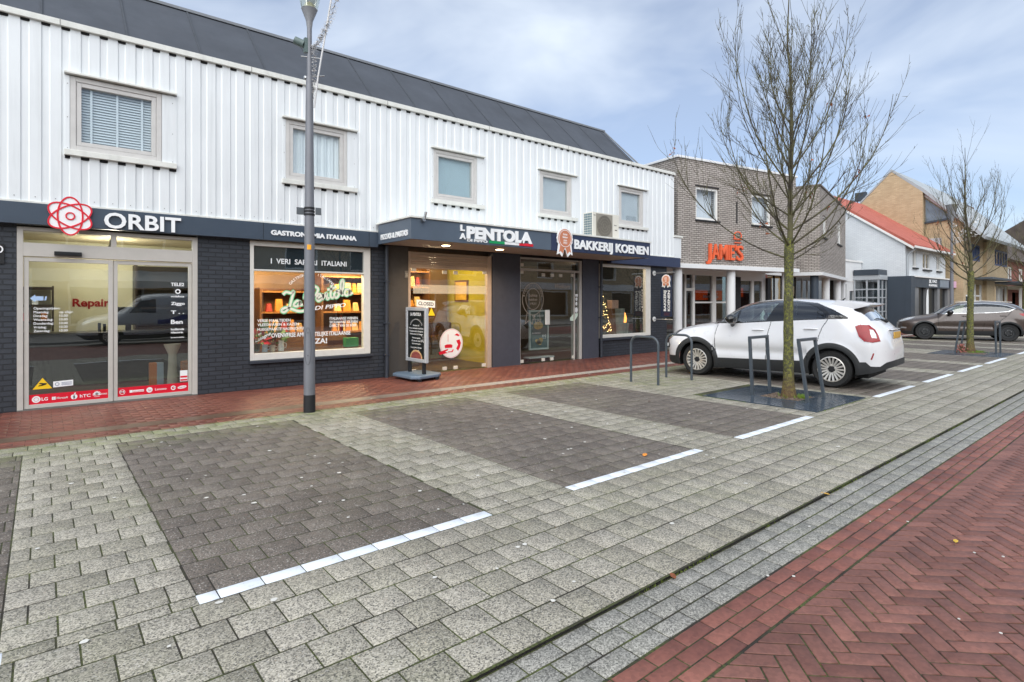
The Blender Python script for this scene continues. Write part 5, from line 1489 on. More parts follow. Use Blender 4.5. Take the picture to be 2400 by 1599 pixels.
MB().box(2.3, 3.12, 1.5, 1.52, 1.62, 1.98).box(3.36, 3.9, 1.5, 1.52, 1.62, 1.98).box(4.78, 5.3, 1.5, 1.52, 1.75, 2.1).build('orange_poster', mat('poster_orange_glow', '#e5501c', .5, .08, emit='#e5501c', estr=.3), oc, local=True)  # posters carry a faint glow of their own, with no lamp in them
MB().text('sale', F3((0, 1.495, 0)), 2.85, 1.7, .16, .4, 0, .003, .03).text('%', F3((0, 1.495, 0)), 3.4, 1.7, .2, .3, 0, .003, .03).build('lettering', m_white, oc, local=True)
MB().box(2.3, 2.6, 1.7, 1.9, .3, 1.4).box(2.75, 3.1, 1.7, 2.0, .3, 1.1).box(3.4, 3.9, 1.7, 2.0, .5, 1.45).build('goods', mat('goods_mixed', '#9c5a3c', .7, .6, 7), oc, local=True)
MB().blob((.2, 1.9, 1.1), .18, 10).build('amber_lamp', mat('amber_lit', '#ffb060', .5, 0, emit='#ff9a3c', estr=1.5), oc, local=True)

# --- recessed wall, balcony and canopy between the two brick volumes
Rc = thing('balcony_block', 'recessed dark brick wall with a white balcony between two grey brick volumes', 'building', (23.5, 12.2, 0))
wall_open(MB(), 21.5, 26.5, 12.2, 12.5, 2.7, 6.25, [(22.9, 23.9, 3.6, 5.4)]).build('brick_wall', m_bbrown, Rc)
window(Rc, 22.9, 23.9, 12.22, 3.6, 5.4, m_wfrm, local=False)
MB().box(21.5, 26.5, 12.1, 12.6, 6.25, 6.6).build('white_parapet', m_wpl, Rc)
b_ = MB().box(21.8, 25.75, 11.1, 11.2, 3.35, 3.85).box(21.8, 25.75, 11.2, 12.2, 3.3, 3.4).build('balcony', m_wpl, Rc)
mb = MB().box(21.8, 25.75, 11.12, 11.17, 4.55, 4.6)
for x in np.arange(21.9, 25.7, .14): mb.box(x, x + .04, 11.13, 11.16, 3.85, 4.55)
mb.build('railing', m_wfrm, b_)
MB().box(21.9, 25.7, 11.3, 12.2, 2.68, 2.82).build('white_slab', m_wpl, Rc)
MB().box(21.2, 23.0, 11.2, 11.5, 0, 2.68).build('red_brick_wall', m_bred, Rc)
MB().box(21.9, 22.5, 11.17, 11.19, 1.9, 2.2).build('white_sign', m_wfrm, Rc)
g_ = MB()
for x in np.arange(23.1, 26.6, .68): g_.box(x, x + .05, 11.6, 11.68, 0, 2.68)
g_.box(23.1, 26.6, 11.6, 11.68, 0, .1).build('glazing_bar', m_lblk, Rc)
MB().box(23.1, 26.6, 11.63, 11.64, .1, 2.68).build('pane', m_gwin, Rc)
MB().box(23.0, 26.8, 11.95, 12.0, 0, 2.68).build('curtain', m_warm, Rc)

# --- second grey brick volume, turned a little
Bk = thing('brick_block', 'tall grey brick corner block on white and dark round columns', 'building', (25.5, 10.15, 0), R(13))
ops = [(.75, 1.75, 4.4, 5.35), (4.95, 6.4, 4.45, 5.6)]
mb = wall_open(MB(), 0, 8.0, 0, .3, 2.82, 6.5, ops); mb.box(0, .3, .3, 5, 2.82, 6.5).box(7.7, 8.0, .3, 5, 2.82, 6.5)
mb.build('brick_wall', m_bgrey, Bk, local=True)
MB().box(.3, 7.7, .7, 5, 2.9, 6.4).build('inner_core', mat('core_dark', '#33363a'), Bk, local=True)
MB().box(-.05, 8.05, -.05, 5, 6.5, 6.57).build('roof_edge', mat('edge_brown', '#6d655e', .6, .1), Bk, local=True)
MB().box(-.12, 8.1, -.12, .25, 2.68, 2.82).box(-.12, .25, .25, 3.0, 2.68, 2.82).box(.25, 8.1, .25, 3, 2.72, 2.81).build('white_canopy', m_wpl, Bk, local=True)
for a, b, c, d in ops:
    wv = window(Bk, a, b, .05, c, d, m_wfrm, back=m_scr)
    MB().box(a - .05, b + .05, -.06, .1, c - .07, c - .005).build('sill', m_lblk, wv, local=True)
for x, m_ in ((.25, m_slate), (3.2, m_wpl), (6.9, m_wpl)): MB().lathe([(.17, 0), (.17, 2.68)], (x, .25, 0), 20).build('column', m_, Bk, local=True, smooth=40)
g_ = MB()
for x in (.9, 2.2, 3.6, 5.2, 6.6, 7.9): g_.box(x, x + .07, 1.6, 1.7, 0, 2.7)
g_.box(.9, 8, 1.6, 1.7, 0, .12).build('glazing_bar', m_wfrm, Bk, local=True)
MB().box(.9, 8, 1.64, 1.65, .1, 2.7).build('pane', m_gwin, Bk, local=True)
MB().box(.9, 8, 2.6, 2.7, 0, 2.7).build('room_wall', mat('room_amber', '#6a5634', .8, .5, 1.2), Bk, local=True)

# --- white annex and glass porch
an = thing('white_annex', 'low white panelled annex with a door between brick block and white house', 'building', (34.4, 12, 0))
wall_open(MB(), 33.2, 35.75, 12.0, 12.2, 0, 3.75, [(33.45, 33.6, .2, 2.5), (34.0, 34.6, .05, 2.15), (34.95, 35.1, .2, 2.5)]).build('panel_wall', m_wpl, an)
MB().box(33.2, 35.75, 11.97, 12.0, 2.66, 2.7).box(33.15, 35.8, 11.95, 12.25, 3.75, 3.85).build('trim', m_wfrm, an)
MB().box(33.45, 35.1, 12.06, 12.08, .05, 2.5).build('pane', m_gwin, an)
MB().box(33.2, 35.75, 12.6, 12.7, 0, 3.7).build('room_wall', m_int_d, an)
MB().box(33.3, 34.8, 12.6, 12.65, 3.85, 5.1).build('frosted_screen', mat('screen_frost', '#c9ced1', .5, .06), an)
gp_ = thing('glass_porch', 'grey framed glass porch with dark roof box against the white gable wall', 'porch', (35.2, 11.3, 0))
m_pf = mat('porch_frame', '#a9afb4', .4, .05)
g_ = MB()
for x, y in ((34.55, 10.75), (35.7, 10.75), (34.55, 11.9), (35.1, 10.75), (34.55, 11.3)): g_.box(x, x + .08, y, y + .08, 0, 2.75)
for z in (0.0, 1.0, 1.75, 2.2): g_.box(34.63, 35.7, 10.76, 10.82, z, z + .06).box(34.56, 34.62, 10.83, 11.9, z, z + .06)
g_.box(34.5, 35.79, 10.7, 12.0, 2.75, 3.0).build('frame', m_pf, gp_)
MB().box(34.6, 35.7, 10.785, 10.795, 0, 2.75).box(34.585, 34.595, 10.8, 11.9, 0, 2.75).build('pane', m_gwin, gp_)
MB().box(34.45, 35.79, 10.75, 11.95, 3.003, 3.3).build('roof_box', m_slate, gp_)
MB().box(35.3, 35.6, 11.3, 11.6, 0, 1.7).build('notice_rack', mat('rack_tan', '#7d6a58', .7, .5, 6), gp_)

# --- white house with the red tiled roof
Wh = thing('white_house', 'white painted brick house with orange red tiled roof and dark shop', 'house', (39.8, 10, 0))
MB().prism([(9.9, 0), (9.9, 4.74), (14.5, 8.05), (19.1, 4.74), (19.1, 0)], 35.8, 36.1, 'yz').cut().prism([(9.9, 0), (9.9, 4.74), (14.5, 8.05), (19.1, 4.74), (19.1, 0)], 43.3, 43.55, 'yz').build('gable_wall', m_bwhite, Wh)
ops = [(37.05, 37.75, 3.46, 4.41), (38.9, 40.3, 3.42, 4.41), (41.6, 42.45, 3.42, 4.39)]
wall_open(MB(), 36.1, 43.3, 9.9, 10.15, 2.85, 4.72, ops).build('front_wall', m_bwhite, Wh)
MB().box(36.1, 43.3, 10.6, 10.7, 2.85, 4.7).build('room_wall', mat('room_dark', '#2a2c30'), Wh)
for i, (a, b, c, d) in enumerate(ops):
    wv = window(Wh, a, b, 9.93, c, d, m_wfrm, m_gwin, .1, ((a + b) / 2,) if i == 1 else (a + .45,), None, local=False)
    MB().box(a - .06, b + .06, 9.8, 9.93, c - .09, c - .005).build('sill', m_lblk, wv)
def tiles():
    t_ = NT('roof_tiles'); o = t_.obj(); sp = t_.node('ShaderNodeSeparateXYZ'); t_.l.new(o, sp.inputs[0])
    wx = t_.math('SINE', t_.math('MULTIPLY', sp.outputs[0], 30)); wy = t_.math('FRACT', t_.math('MULTIPLY', sp.outputs[1], 3.6))
    h = t_.math('ADD', t_.math('MULTIPLY', wx, .5), t_.math('MULTIPLY', wy, -.8))
    c = t_.mix(t_.ramp(t_.noise(o, 2.5, 5, .7), .3, .7), C('#9c5040'), C('#b5685a')); c = t_.mix(t_.ramp(t_.noise(o, 7, 4, .7), .55, .75, 0, .6), c, C('#7b4238'))
    t_.bsdf(c, .8, normal=t_.bump(h, .8, .03)); return t_.mat
m_tile = tiles()
MB().prism([(9.45, 4.47), (9.45, 4.62), (14.5, 8.26), (19.5, 4.62), (19.5, 4.47), (14.5, 8.08)], 35.68, 43.75, 'yz').build('roof', m_tile, Wh)
MB().prism([(9.5, 4.36), (9.5, 4.5), (14.5, 8.1), (14.5, 7.96)], 35.66, 35.79, 'yz').build('barge_board', m_wfrm, Wh)
MB().box(35.7, 43.7, 9.4, 9.5, 4.44, 4.55).build('gutter', m_wfrm, Wh)
mb = MB()
for x in np.arange(36.1, 43.5, .45): mb.box(x, x + .1, 9.5, 9.9, 4.42, 4.52)
mb.build('rafter', mat('rafter_cream', '#b9b3a6', .6, .1), Wh)
MB().tube([(36.15, 9.5, 4.44), (36.05, 9.75, 4.2), (36.0, 9.84, 4.05), (36.0, 9.84, 0)], .05, 8).build('drainpipe', m_pf, Wh, smooth=50)
MB().box(35.7, 35.797, 9.9, 10.72, 0, 2.94).box(35.7, 36.35, 9.6, 9.898, 0, 2.94).build('slate_front', m_slate, Wh)
MB().box(36.35, 43.9, 9.62, 9.9, 2.35, 2.9).build('slate_fascia', m_slate, Wh)
MB().box(41.1, 43.0, 9.6, 9.615, 2.42, 2.86).build('pale_fascia_panel', mat('panel_pale', '#7d8892', .5, .06), Wh)
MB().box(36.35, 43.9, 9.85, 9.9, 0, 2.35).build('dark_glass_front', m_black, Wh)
mb = MB()
for a, b in ((36.35, 37.3), (38.75, 39.2), (40.9, 41.4), (43.1, 43.9)): mb.cut().box(a, b, 9.68, 9.84, 0, 2.35)
mb.build('grey_post', mat('post_grey', '#77797c', .5, .06), Wh)
MB().box(36.3, 43.9, 9.55, 9.9, 2.9, 2.97).build('white_strip', m_wfrm, Wh)
fW = F3((0, 9.615, 0))
simple('shop_sign', MB().text('SK', fW, 38.95, 2.64, .2, .5, .0, .01, .05).text('KAZ', fW, 39.6, 2.66, .18, .9, 0, .01, .04).text('KAPPERS', fW, 38.95, 2.44, .13, 1.6, 0, .01, .03), m_letter, 'small white lettering on the slate fascia of the white house', 'sign')
simple('shop_sign', MB().box(43.2, 44.9, 9.45, 9.55, 2.42, 2.82), mat('sign_pink', '#d9aecb', .5, .15, 2), 'pale pink box sign at the corner of the white house', 'sign', bevel=.02)
fl = thing('beach_flag', 'white feather flag standing before the slate shop corner', 'flag', (36.9, 9.2, 0))
MB().prism([(36.7, .6), (36.72, 1.6), (36.85, 2.15), (37.05, 2.25), (37.15, 1.8), (37.15, .6)], 9.19, 9.2, 'xz').build('cloth', m_white, fl)
MB().tube([(36.69, 9.2, 0), (36.7, 9.2, 1.7), (36.85, 9.2, 2.2), (37.05, 9.2, 2.27)], .015, 6).build('pole', m_lblk, fl)
MB().box(36.5, 36.9, 9.05, 9.35, 0, .05).build('foot', m_lblk, fl)

# --- tan brick building with the tall gable
Tn = thing('tan_building', 'tan brick building with a tall pointed gable and pale sloping roof', 'building', (48, 11, 0))
MB().prism([(11.1, 0), (11.1, 8.62), (12.85, 10.22), (14.65, 8.36), (14.65, 0)], 43.6, 44.0, 'yz').build('gable_wall', m_btan, Tn)
MB().prism([(9.1, 0), (9.1, 6.45), (11.1, 8.4), (11.1, 0)], 44.05, 44.3, 'yz').build('gable_wall', m_btan, Tn)
MB().prism([(8.0, 5.35), (11.1, 8.62), (12.85, 10.24), (12.85, 10.4), (11.0, 8.78), (7.9, 5.5)], 43.6, 57.4, 'yz').prism([(12.85, 10.24), (14.75, 8.3), (14.75, 8.45), (12.85, 10.4)], 43.6, 57.4, 'yz').build('roof', mat('roof_pale', '#9aa0a3', .6, .1, 1), Tn)
MB().prism([(8.3, 5.7), (11.08, 8.35), (11.08, 8.6), (8.1, 5.6)], 43.9, 44.04, 'yz').build('white_verge', m_wpl, Tn)
MB().prism([(9.75, 6.86), (11.05, 6.72), (11.05, 8.2), (9.75, 6.98)], 43.98, 44.045, 'yz').build('gable_window', mat('window_slate', '#6d7a86', .25, .2, 2), Tn)
MB().prism([(9.65, 6.74), (11.1, 6.6), (11.1, 6.72), (9.65, 6.86)], 43.93, 44.05, 'yz').build('window_sill', m_slate, Tn)
ops = [(45.95, 48.35, 4.22, 5.3), (52.45, 57.1, 4.18, 5.35)]
mb = wall_open(MB(), 44.3, 57.2, 9.1, 9.4, 2.75, 6.2, ops)
mb.build('front_wall', m_btan, Tn)
wall_open(MB(), 44.3, 57.2, 9.1, 9.4, 0, 2.75, [(44.6, 49.0, 0, 2.7), (52.6, 57.1, 0, 2.7)]).build('ground_wall', m_btan, Tn)
MB().box(49.2, 51.6, 8.9, 9.1, 0, 5.6).build('pier', m_btan, Tn)
m_blue = mat('frame_blue', '#27406b', .45, .08)
for a, b, c, d in ops: window(Tn, a, b, 9.12, c, d, m_blue, m_gwin, .14, [a + (b - a) * k / 5 for k in range(1, 5)], mat('blind_blue', '#3d5c8c', .6, .3, 3), local=False)
MB().box(44.3, 57.2, 9.9, 10, 0, 2.7).build('room_wall', mat('room_amber_glow', '#a07a3c', .8, .5, .6, emit='#c98f3c', estr=.3), Tn)  # wall glows by itself, standing in for a lit shop interior
mb = MB()
for x in (44.6, 46.0, 47.3, 48.9, 52.6, 54, 55.5, 57.0): mb.box(x, x + .12, 9.15, 9.3, 0, 2.7)
mb.box(44.6, 49, 9.15, 9.3, 1.9, 2.0).build('shop_frame', m_wfrm, Tn)
MB().box(44.6, 57.1, 9.2, 9.21, 0, 2.7).build('pane', m_gwin, Tn)
MB().box(45.8, 51.8, 8.0, 9.1, 3.0, 3.12).box(51.9, 60.5, 7.6, 9.1, 2.85, 2.97).build('canopy', mat('canopy_slate', '#49525c', .5, .1), Tn)
MB().box(43.75, 44.0, 10.2, 11.1, 5.0, 5.6).build('roof_terrace_panel', m_pf, Tn)
MB().box(44.6, 44.9, 14.7, 15.4, 8.7, 9.3).build('chimney', m_slate, Tn)
rl = thing('roof_terrace', 'white rooftop terrace box with thin railing behind the red roof', 'terrace', (46, 16, 0))
MB().box(44, 48, 14.9, 18, 0, 7.9).build('body', m_wpl, rl)
mb = MB().box(44.02, 44.06, 14.95, 18, 8.6, 8.65).box(44.02, 44.06, 14.95, 18, 8.25, 8.28)
for y in np.arange(15, 18, .8): mb.box(44.02, 44.06, y, y + .05, 7.9, 8.6)
mb.build('railing', m_lblk, rl)

# --- far end of the street
Fh = thing('brown_house', 'dark brown brick house with steep roof and chimney at the street end', 'house', (66, 12, 0))
wall_open(MB(), 58, 76, 10.2, 10.6, 0, 5.2, [(59.5, 61.5, 3.4, 4.6), (64, 66, 3.4, 4.6), (69, 71, 3.4, 4.6), (60, 63, 0, 2.4), (66, 70, 0, 2.4)]).build('front_wall', m_bred, Fh)
MB().box(58, 58.4, 10.6, 20, 0, 5.2).build('side_wall', m_bbrown, Fh)
MB().prism([(9.6, 5.1), (14, 9.2), (20, 5.1)], 57.8, 76.5, 'yz').build('roof', mat('roof_brown', '#4d443f', .8, .3, 1.5, .6, 6), Fh)
MB().box(61.6, 63.6, 12.4, 13.4, 8.0, 9.9).build('chimney', m_bbrown, Fh)
for a, b in ((59.5, 61.5), (64, 66), (69, 71)): window(Fh, a, b, 10.25, 3.4, 4.6, m_wfrm, m_gwin, .12, ((a + b) / 2,), local=False)
MB().box(58.5, 75, 10.9, 11, 0, 5).build('room_wall', m_int_d, Fh)
MB().box(58.2, 72, 8.4, 10.2, 2.62, 2.8).build('awning', mat('awning_cream', '#cfc8b4', .7, .06), Fh)
mb = MB()
for x in (58.6, 61.5, 65, 69): mb.box(x, x + .15, 8.5, 8.65, 0, 2.62)
mb.build('post', m_wfrm, Fh)
for i, (x0, x1, y0, y1, h_, m_, l_) in enumerate(((78, 96, 6, 16, 6.5, m_bred, 'red brick row house closing the view beyond the brown house'), (84, 100, -16, 4, 7.5, m_btan, 'tan block across the far end of the street'))):
    h2 = thing('row_house', l_, 'house', ((x0 + x1) / 2, (y0 + y1) / 2, 0))
    MB().box(x0, x1, y0, y1, 0, h_).build('wall', m_, h2)
    MB().prism([(y0 - .4, h_), ((y0 + y1) / 2, h_ + 3.5), (y1 + .4, h_)], x0 - .3, x1 + .3, 'yz').build('roof', mat('roof_brown', '#4d443f'), h2)
    for y in np.arange(y0 + 1, y1 - 1.5, 2.6):
        for z in (1, 3.8): MB().box(x0 - .05, x0 - .002, y, y + 1.3, z, z + 1.4).build('window', mat('window_far', '#39424a', .2, .1), h2)
# far lamp post with its own festive ornament
fl_ = thing('street_lamp', 'distant grey street lamp with a white festive ornament beyond the second tree', 'street lamp', (33.2, 7.3, 0))
MB().lathe([(.08, 0), (.075, 2), (.05, 4.5), (.035, 5.3)], (33.2, 7.3, 0), 14).build('pole', m_pole, fl_, smooth=40)
MB().lathe([(.04, 5.3), (.13, 5.6), (.24, 6.1), (.26, 6.15), (.0, 6.2)], (33.2, 7.3, 0), 16).build('lamp_shade', mat('cone_grey', '#84868a'), fl_, smooth=40)
mb = MB()
for k in range(260):
    a = random.choice((0, .8, -.5, 1.5, .4)); t__ = random.uniform(0, 1.7)
    p = Vector((33.2 + t__ * math.cos(a) * .9, 7.25 - t__ * math.cos(a) * .45, 4.3 + t__ * (.55 + .3 * math.sin(a * 2)))); d = Vector((random.gauss(0, 1), random.gauss(0, 1), random.gauss(0, 1))).normalized() * .09; s_ = d.orthogonal().normalized() * .014
    mb.add([p - s_, p + s_, p + d + s_, p + d - s_], [(0, 1, 2, 3)])
mb.build('tinsel', mat('tinsel_white', '#c6c4c2'), fl_, recalc=False)

# --- across the street, seen in the shop windows
Op = thing('terrace_row', 'tan brick terrace across the street with white awning and dormer band', 'building', (10, -15, 0))
ops = [(x, x + 2.0, 3.6, 5.0) for x in np.arange(-22, 44, 4.2)] + [(x, x + 3.2, 0.3, 2.5) for x in np.arange(-22, 44, 4.6)]
wall_open(MB(), -26, 48, -15, -14.6, 0, 6.2, ops).build('front_wall', m_btan, Op)
MB().box(-26, 48, -15.6, -15.5, 0, 6).build('room_wall', m_int_d, Op)
MB().prism([(-14.3, 6.2), (-18, 9.2), (-22, 6.2)], -26, 48, 'yz').build('roof', mat('roof_brown', '#4d443f'), Op)
mb = MB()
for a, b, c, d in ops: mb.box(a, a + .1, -14.8, -14.65, c, d).box(b - .1, b, -14.8, -14.65, c, d).box(a + .1, b - .1, -14.8, -14.65, c, c + .1).box(a + .1, b - .1, -14.8, -14.65, d - .1, d)
mb.build('window_frame', m_wfrm, Op)
MB().box(-26, 48, -14.59, -14.5, 2.6, 3.2).build('fascia', m_wpl, Op)
for x in (-6, 1.0, 8.5): MB().prism([(-14.5, 3.1), (-12.6, 2.55), (-12.6, 2.25), (-12.55, 2.25), (-12.55, 2.6), (-14.5, 3.18)], x, x + 5.6, 'yz').build('awning', mat('awning_white', '#d5d8d3', .7, .04), Op)
struct('far_sidewalk', MB().box(-60, 90, -14.6, -6.2, -.06, .02), mat('sidewalk_grey', '#8d8983', .8, .12, 1.5, .3, 30))
# ------------------------------------------------------------------ cars: one lofted shell, split by the lines of the real panels
def spline(pts, x):
    P = np.array(pts, float)
    d = np.diff(P[:, 1]) / np.maximum(np.diff(P[:, 0]), 1e-6)
    m = np.zeros(len(P)); m[0], m[-1] = d[0], d[-1]
    for i in range(1, len(P) - 1): m[i] = 0 if d[i - 1] * d[i] <= 0 else 2 * d[i - 1] * d[i] / (d[i - 1] + d[i])
    i = np.clip(np.searchsorted(P[:, 0], x) - 1, 0, len(P) - 2)
    h = P[i + 1, 0] - P[i, 0]; t = np.clip((x - P[i, 0]) / h, 0, 1)
    return (2 * t**3 - 3 * t**2 + 1) * P[i, 1] + (t**3 - 2 * t**2 + t) * h * m[i] + (-2 * t**3 + 3 * t**2) * P[i + 1, 1] + (t**3 - t**2) * h * m[i + 1]
def inpoly(px, py, poly):
    r = np.zeros(px.shape, bool); n = len(poly)
    for i in range(n):
        (x1, y1), (x2, y2) = poly[i], poly[(i + 1) % n]
        c = ((y1 > py) != (y2 > py)) & (px < (x2 - x1) * (py - y1) / (y2 - y1 + 1e-12) + x1)
        r ^= c
    return r
def polydist(px, py, line):
    d = np.full(px.shape, 9.)
    for (x1, y1), (x2, y2) in zip(line[:-1], line[1:]):
        vx, vy = x2 - x1, y2 - y1; t = np.clip(((px - x1) * vx + (py - y1) * vy) / (vx * vx + vy * vy), 0, 1)
        d = np.minimum(d, np.hypot(px - x1 - t * vx, py - y1 - t * vy))
    return d

def car(root, sp):
    L, Wd = sp['L'], sp['W'] / 2
    N = sp.get('N', 420)
    u = np.linspace(0, 1, N); s = L * (u * .45 + .55 * (1 - np.cos(math.pi * u)) / 2)
    top = spline(sp['top'], s); bot = spline(sp['bot'], s)
    af, pf, ar, pr = sp['plan']
    half = Wd * np.where(s < af, np.power(np.clip(1 - np.power(np.clip(1 - s / af, 0, 1), pf), 0, 1), 1 / pf), 1.)
    half = half * np.where(s > L - ar, np.power(np.clip(1 - np.power(np.clip(1 - (L - s) / ar, 0, 1), pr), 0, 1), 1 / pr), 1.)
    half = np.maximum(half * (1 - .05 * np.clip((s - L * .55) / (L * .45), 0, 1) ** 2), .004)
    f = np.concatenate([np.linspace(0, .86, 62), [0]]); nf = 62
    ph = np.linspace(0, math.pi / 2, 70)
    Nx = sp.get('cap', 9.)
    f1 = np.sin(ph) ** (2 / Nx); c1 = np.cos(ph)
    k0 = np.searchsorted(f1, .87)
    fa = np.concatenate([np.linspace(0, .86, 122), f1[k0:]]); ca = np.concatenate([np.sqrt(1 - np.linspace(0, .86, 122) ** Nx), c1[k0:]])
    K = len(fa)
    S_ = np.repeat(s[:, None], K, 1)
    # rows of the shell follow the sill line and the belt line, so panels split along smooth edges
    bz = np.clip((sp['beltline'](s) - bot) / (top - bot), .2, .8); sz_ = np.clip((sp['sill'](s) - bot) / (top - bot), .03, bz - .1)
    i0, i1 = 28, 86
    FA = np.repeat(fa[None], N, 0)
    for a_, b_, lo, hi in ((0, i0, np.zeros(N), sz_), (i0, i1, sz_, bz), (i1, 121, bz, np.full(N, .86))):
        k_ = np.arange(a_, b_ + 1); FA[:, a_:b_ + 1] = lo[:, None] + (hi - lo)[:, None] * ((k_ - a_) / (b_ - a_))[None]
    NX = (Nx + sp.get('boxy', 8.) * np.clip((s - 1.35) / .4, 0, 1) * np.clip((L - .55 - s) / .4, 0, 1))[:, None]
    CA = np.sqrt(1 - np.minimum(FA, 1.) ** NX)
    Z = bot[:, None] + (top - bot)[:, None] * FA
    # pull the grid onto the wheel-arch circles so their edges run smooth
    for wc in sp['axles']:
        for Rt in (sp['arch'], sp['trim']):
            dx_, dz_ = S_ - wc, Z - sp['wr']; r_ = np.hypot(dx_, dz_)
            m_ = (np.abs(r_ - Rt) < .0075) & (dz_ > -.2) & (Z < 1.0)
            S_ = np.where(m_, wc + dx_ * Rt / r_, S_); Z = np.where(m_, sp['wr'] + dz_ * Rt / r_, Z)
    belt = spline(sp['belt'], s)[:, None]
    side = 1 - .07 * np.clip((.45 - Z) / .25, 0, 1) ** 2 - .018 * np.cos(np.clip((Z - .3) / (belt - .3), 0, 1) * 2 * math.pi) - .03 * np.clip((Z - .75) / (belt - .75), 0, 1) ** 2
    side = side - sp['tumble'] * np.clip((Z - belt) / .5, 0, 1.2) ** 1.15
    side = side - sp.get('tuck', .036) * np.exp(-((Z - .58) / .09) ** 2) * ((S_ > 1.2) & (S_ < L - 1.3))
    X = half[:, None] * side * CA
    # flared wheel arches
    for wc in sp['axles']:
        r_ = np.hypot(S_ - wc, Z - sp['wr']); X = X + .018 * np.exp(-((r_ - .42) / .07) ** 2) * (Z < .95)
    X[:, -1] = 0
    Xf = np.concatenate([-X, X[:, -2::-1]], 1); Sf = np.concatenate([S_, S_[:, -2::-1]], 1); Zf = np.concatenate([Z, Z[:, -2::-1]], 1)
    M = Xf.shape[1]
    Y = sp['axles'][0] * 0 + (L / 2 - Sf)          # nose towards +y
    V = np.stack([Xf, Y, Zf], -1)
    P00, P10, P11, P01 = V[:-1, :-1], V[1:, :-1], V[1:, 1:], V[:-1, 1:]
    cen = (P00 + P10 + P11 + P01) / 4
    nrm = np.cross(P11 - P00, P01 - P10); ln = np.linalg.norm(nrm, axis=-1, keepdims=True); nrm = nrm / np.maximum(ln, 1e-9)
    flip = (nrm[..., 0] * cen[..., 0] + .6 * nrm[..., 1] * cen[..., 1] + nrm[..., 2] * (cen[..., 2] - .7)) < 0
    nrm[flip] *= -1
    cs, cz, cx = L / 2 - cen[..., 1], cen[..., 2], np.abs(cen[..., 0])
    nx, nz_, ny = np.abs(nrm[..., 0]), nrm[..., 2], nrm[..., 1]
    hc = np.interp(cs, s, half)
    cls = np.zeros(cs.shape, int)                    # 0 = paint
    names = ['body']
    def put(name, mask):
        if name not in names: names.append(name)
        cls[mask] = names.index(name)
    sidef = (cx > .35 * hc) & (nx > .25)
    for nm, fn in sp['regions']:
        put(nm, fn(cs, cz, cx, nx, ny, nz_, sidef, hc))
    wheel = np.zeros(cs.shape, bool)
    for wc in sp['axles']:
        wheel |= (np.hypot(cs - wc, cz - sp['wr']) < sp['arch']) & (cx > .5 * hc) & (cz < 1.0)
    cls[wheel] = -1
    # vertex normals of the whole shell, kept when it is split
    vn = np.zeros(V.shape)
    for a in (nrm[:, :],):
        w_ = a * ln
        vn[:-1, :-1] += w_; vn[1:, :-1] += w_; vn[1:, 1:] += w_; vn[:-1, 1:] += w_
    vn /= np.maximum(np.linalg.norm(vn, axis=-1, keepdims=True), 1e-9)
    idx = np.arange(V.shape[0] * M).reshape(V.shape[0], M)
    quads = np.stack([idx[:-1, :-1], idx[1:, :-1], idx[1:, 1:], idx[:-1, 1:]], -1)
    Vf, Nf = V.reshape(-1, 3), vn.reshape(-1, 3)
    objs = {}
    for k, nm in enumerate(names):
        for sgn in ((0,) if nm not in sp['split'] else ((-1, 0), (1, 0), (-1, 1), (1, 1)) if nm == 'wheel_arch' else (-1, 1)):
            sel = cls == k
            if nm == 'wheel_arch': sel = sel & ((cs > sp['L'] / 2) == bool(sgn[1])); sgn = sgn[0]
            if sgn: sel = sel & (np.sign(cen[..., 0]) == sgn)
            q_ = quads[sel]
            if not len(q_): continue
            used, inv = np.unique(q_.reshape(-1), return_inverse=True)
            off = sp['offset'].get(nm, 0)
            vv = Vf[used] + Nf[used] * off
            fl_ = flip[sel]; F = inv.reshape(-1, 4).copy(); F[~fl_] = F[~fl_][:, ::1]; F[fl_] = F[fl_][:, ::-1]
            me = bpy.data.meshes.new(nm); me.from_pydata(vv.tolist(), [], F.tolist())
            me.materials.append(sp['mats'][nm])
            me.polygons.foreach_set('use_smooth', [True] * len(F))
            me.normals_split_custom_set_from_vertices(Nf[used].tolist())
            o = bpy.data.objects.new(nm, me); COL.objects.link(o)
            o.parent = root if nm == 'body' or 'body' not in objs or nm not in sp['sub'] else objs['body']
            objs.setdefault(nm, o)
    # underside, cabin floor, wheel wells
    half_in = Wd - .12
    b = MB().box(-half_in + .1, half_in - .1, -L / 2 + .35, L / 2 - .3, .2, .3)
    for wc in sp['axles']:
        y = L / 2 - wc; ra = sp['arch'] + .012
        for sg in (-1, 1):
            pts = [(y + ra * math.cos(a), sp['wr'] + ra * math.sin(a)) for a in np.linspace(-.35, math.pi + .35, 30)]
            for p, q_ in zip(pts[:-1], pts[1:]): b.quad((sg * (Wd - .035), *p), (sg * (Wd - .035), *q_), (sg * .45, *q_), (sg * .45, *p))
            b.fprism(F3((sg * .45, 0, 0), (0, 1, 0)), [(p[0], p[1]) for p in pts], 0, .004)
    b.build('underbody', m_black_u, root, local=True)
    b = MB().box(-Wd + .16, Wd - .16, L / 2 - sp['cabin'][1], L / 2 - sp['cabin'][0], .55, .6)
    for sg in (-1, 1): b.box(sg * (Wd - .16) - .02, sg * (Wd - .16) + .02, L / 2 - sp['cabin'][1], L / 2 - sp['cabin'][0], .5, .98)
    b.box(-Wd + .2, Wd - .2, L / 2 - sp['cabin'][0] - .35, L / 2 - sp['cabin'][0], .6, 1.08)
    b.build('cabin_lining', mat('cabin_dark', '#1d1e20', .8, .1), root, local=True)
    ss = sp['seats']
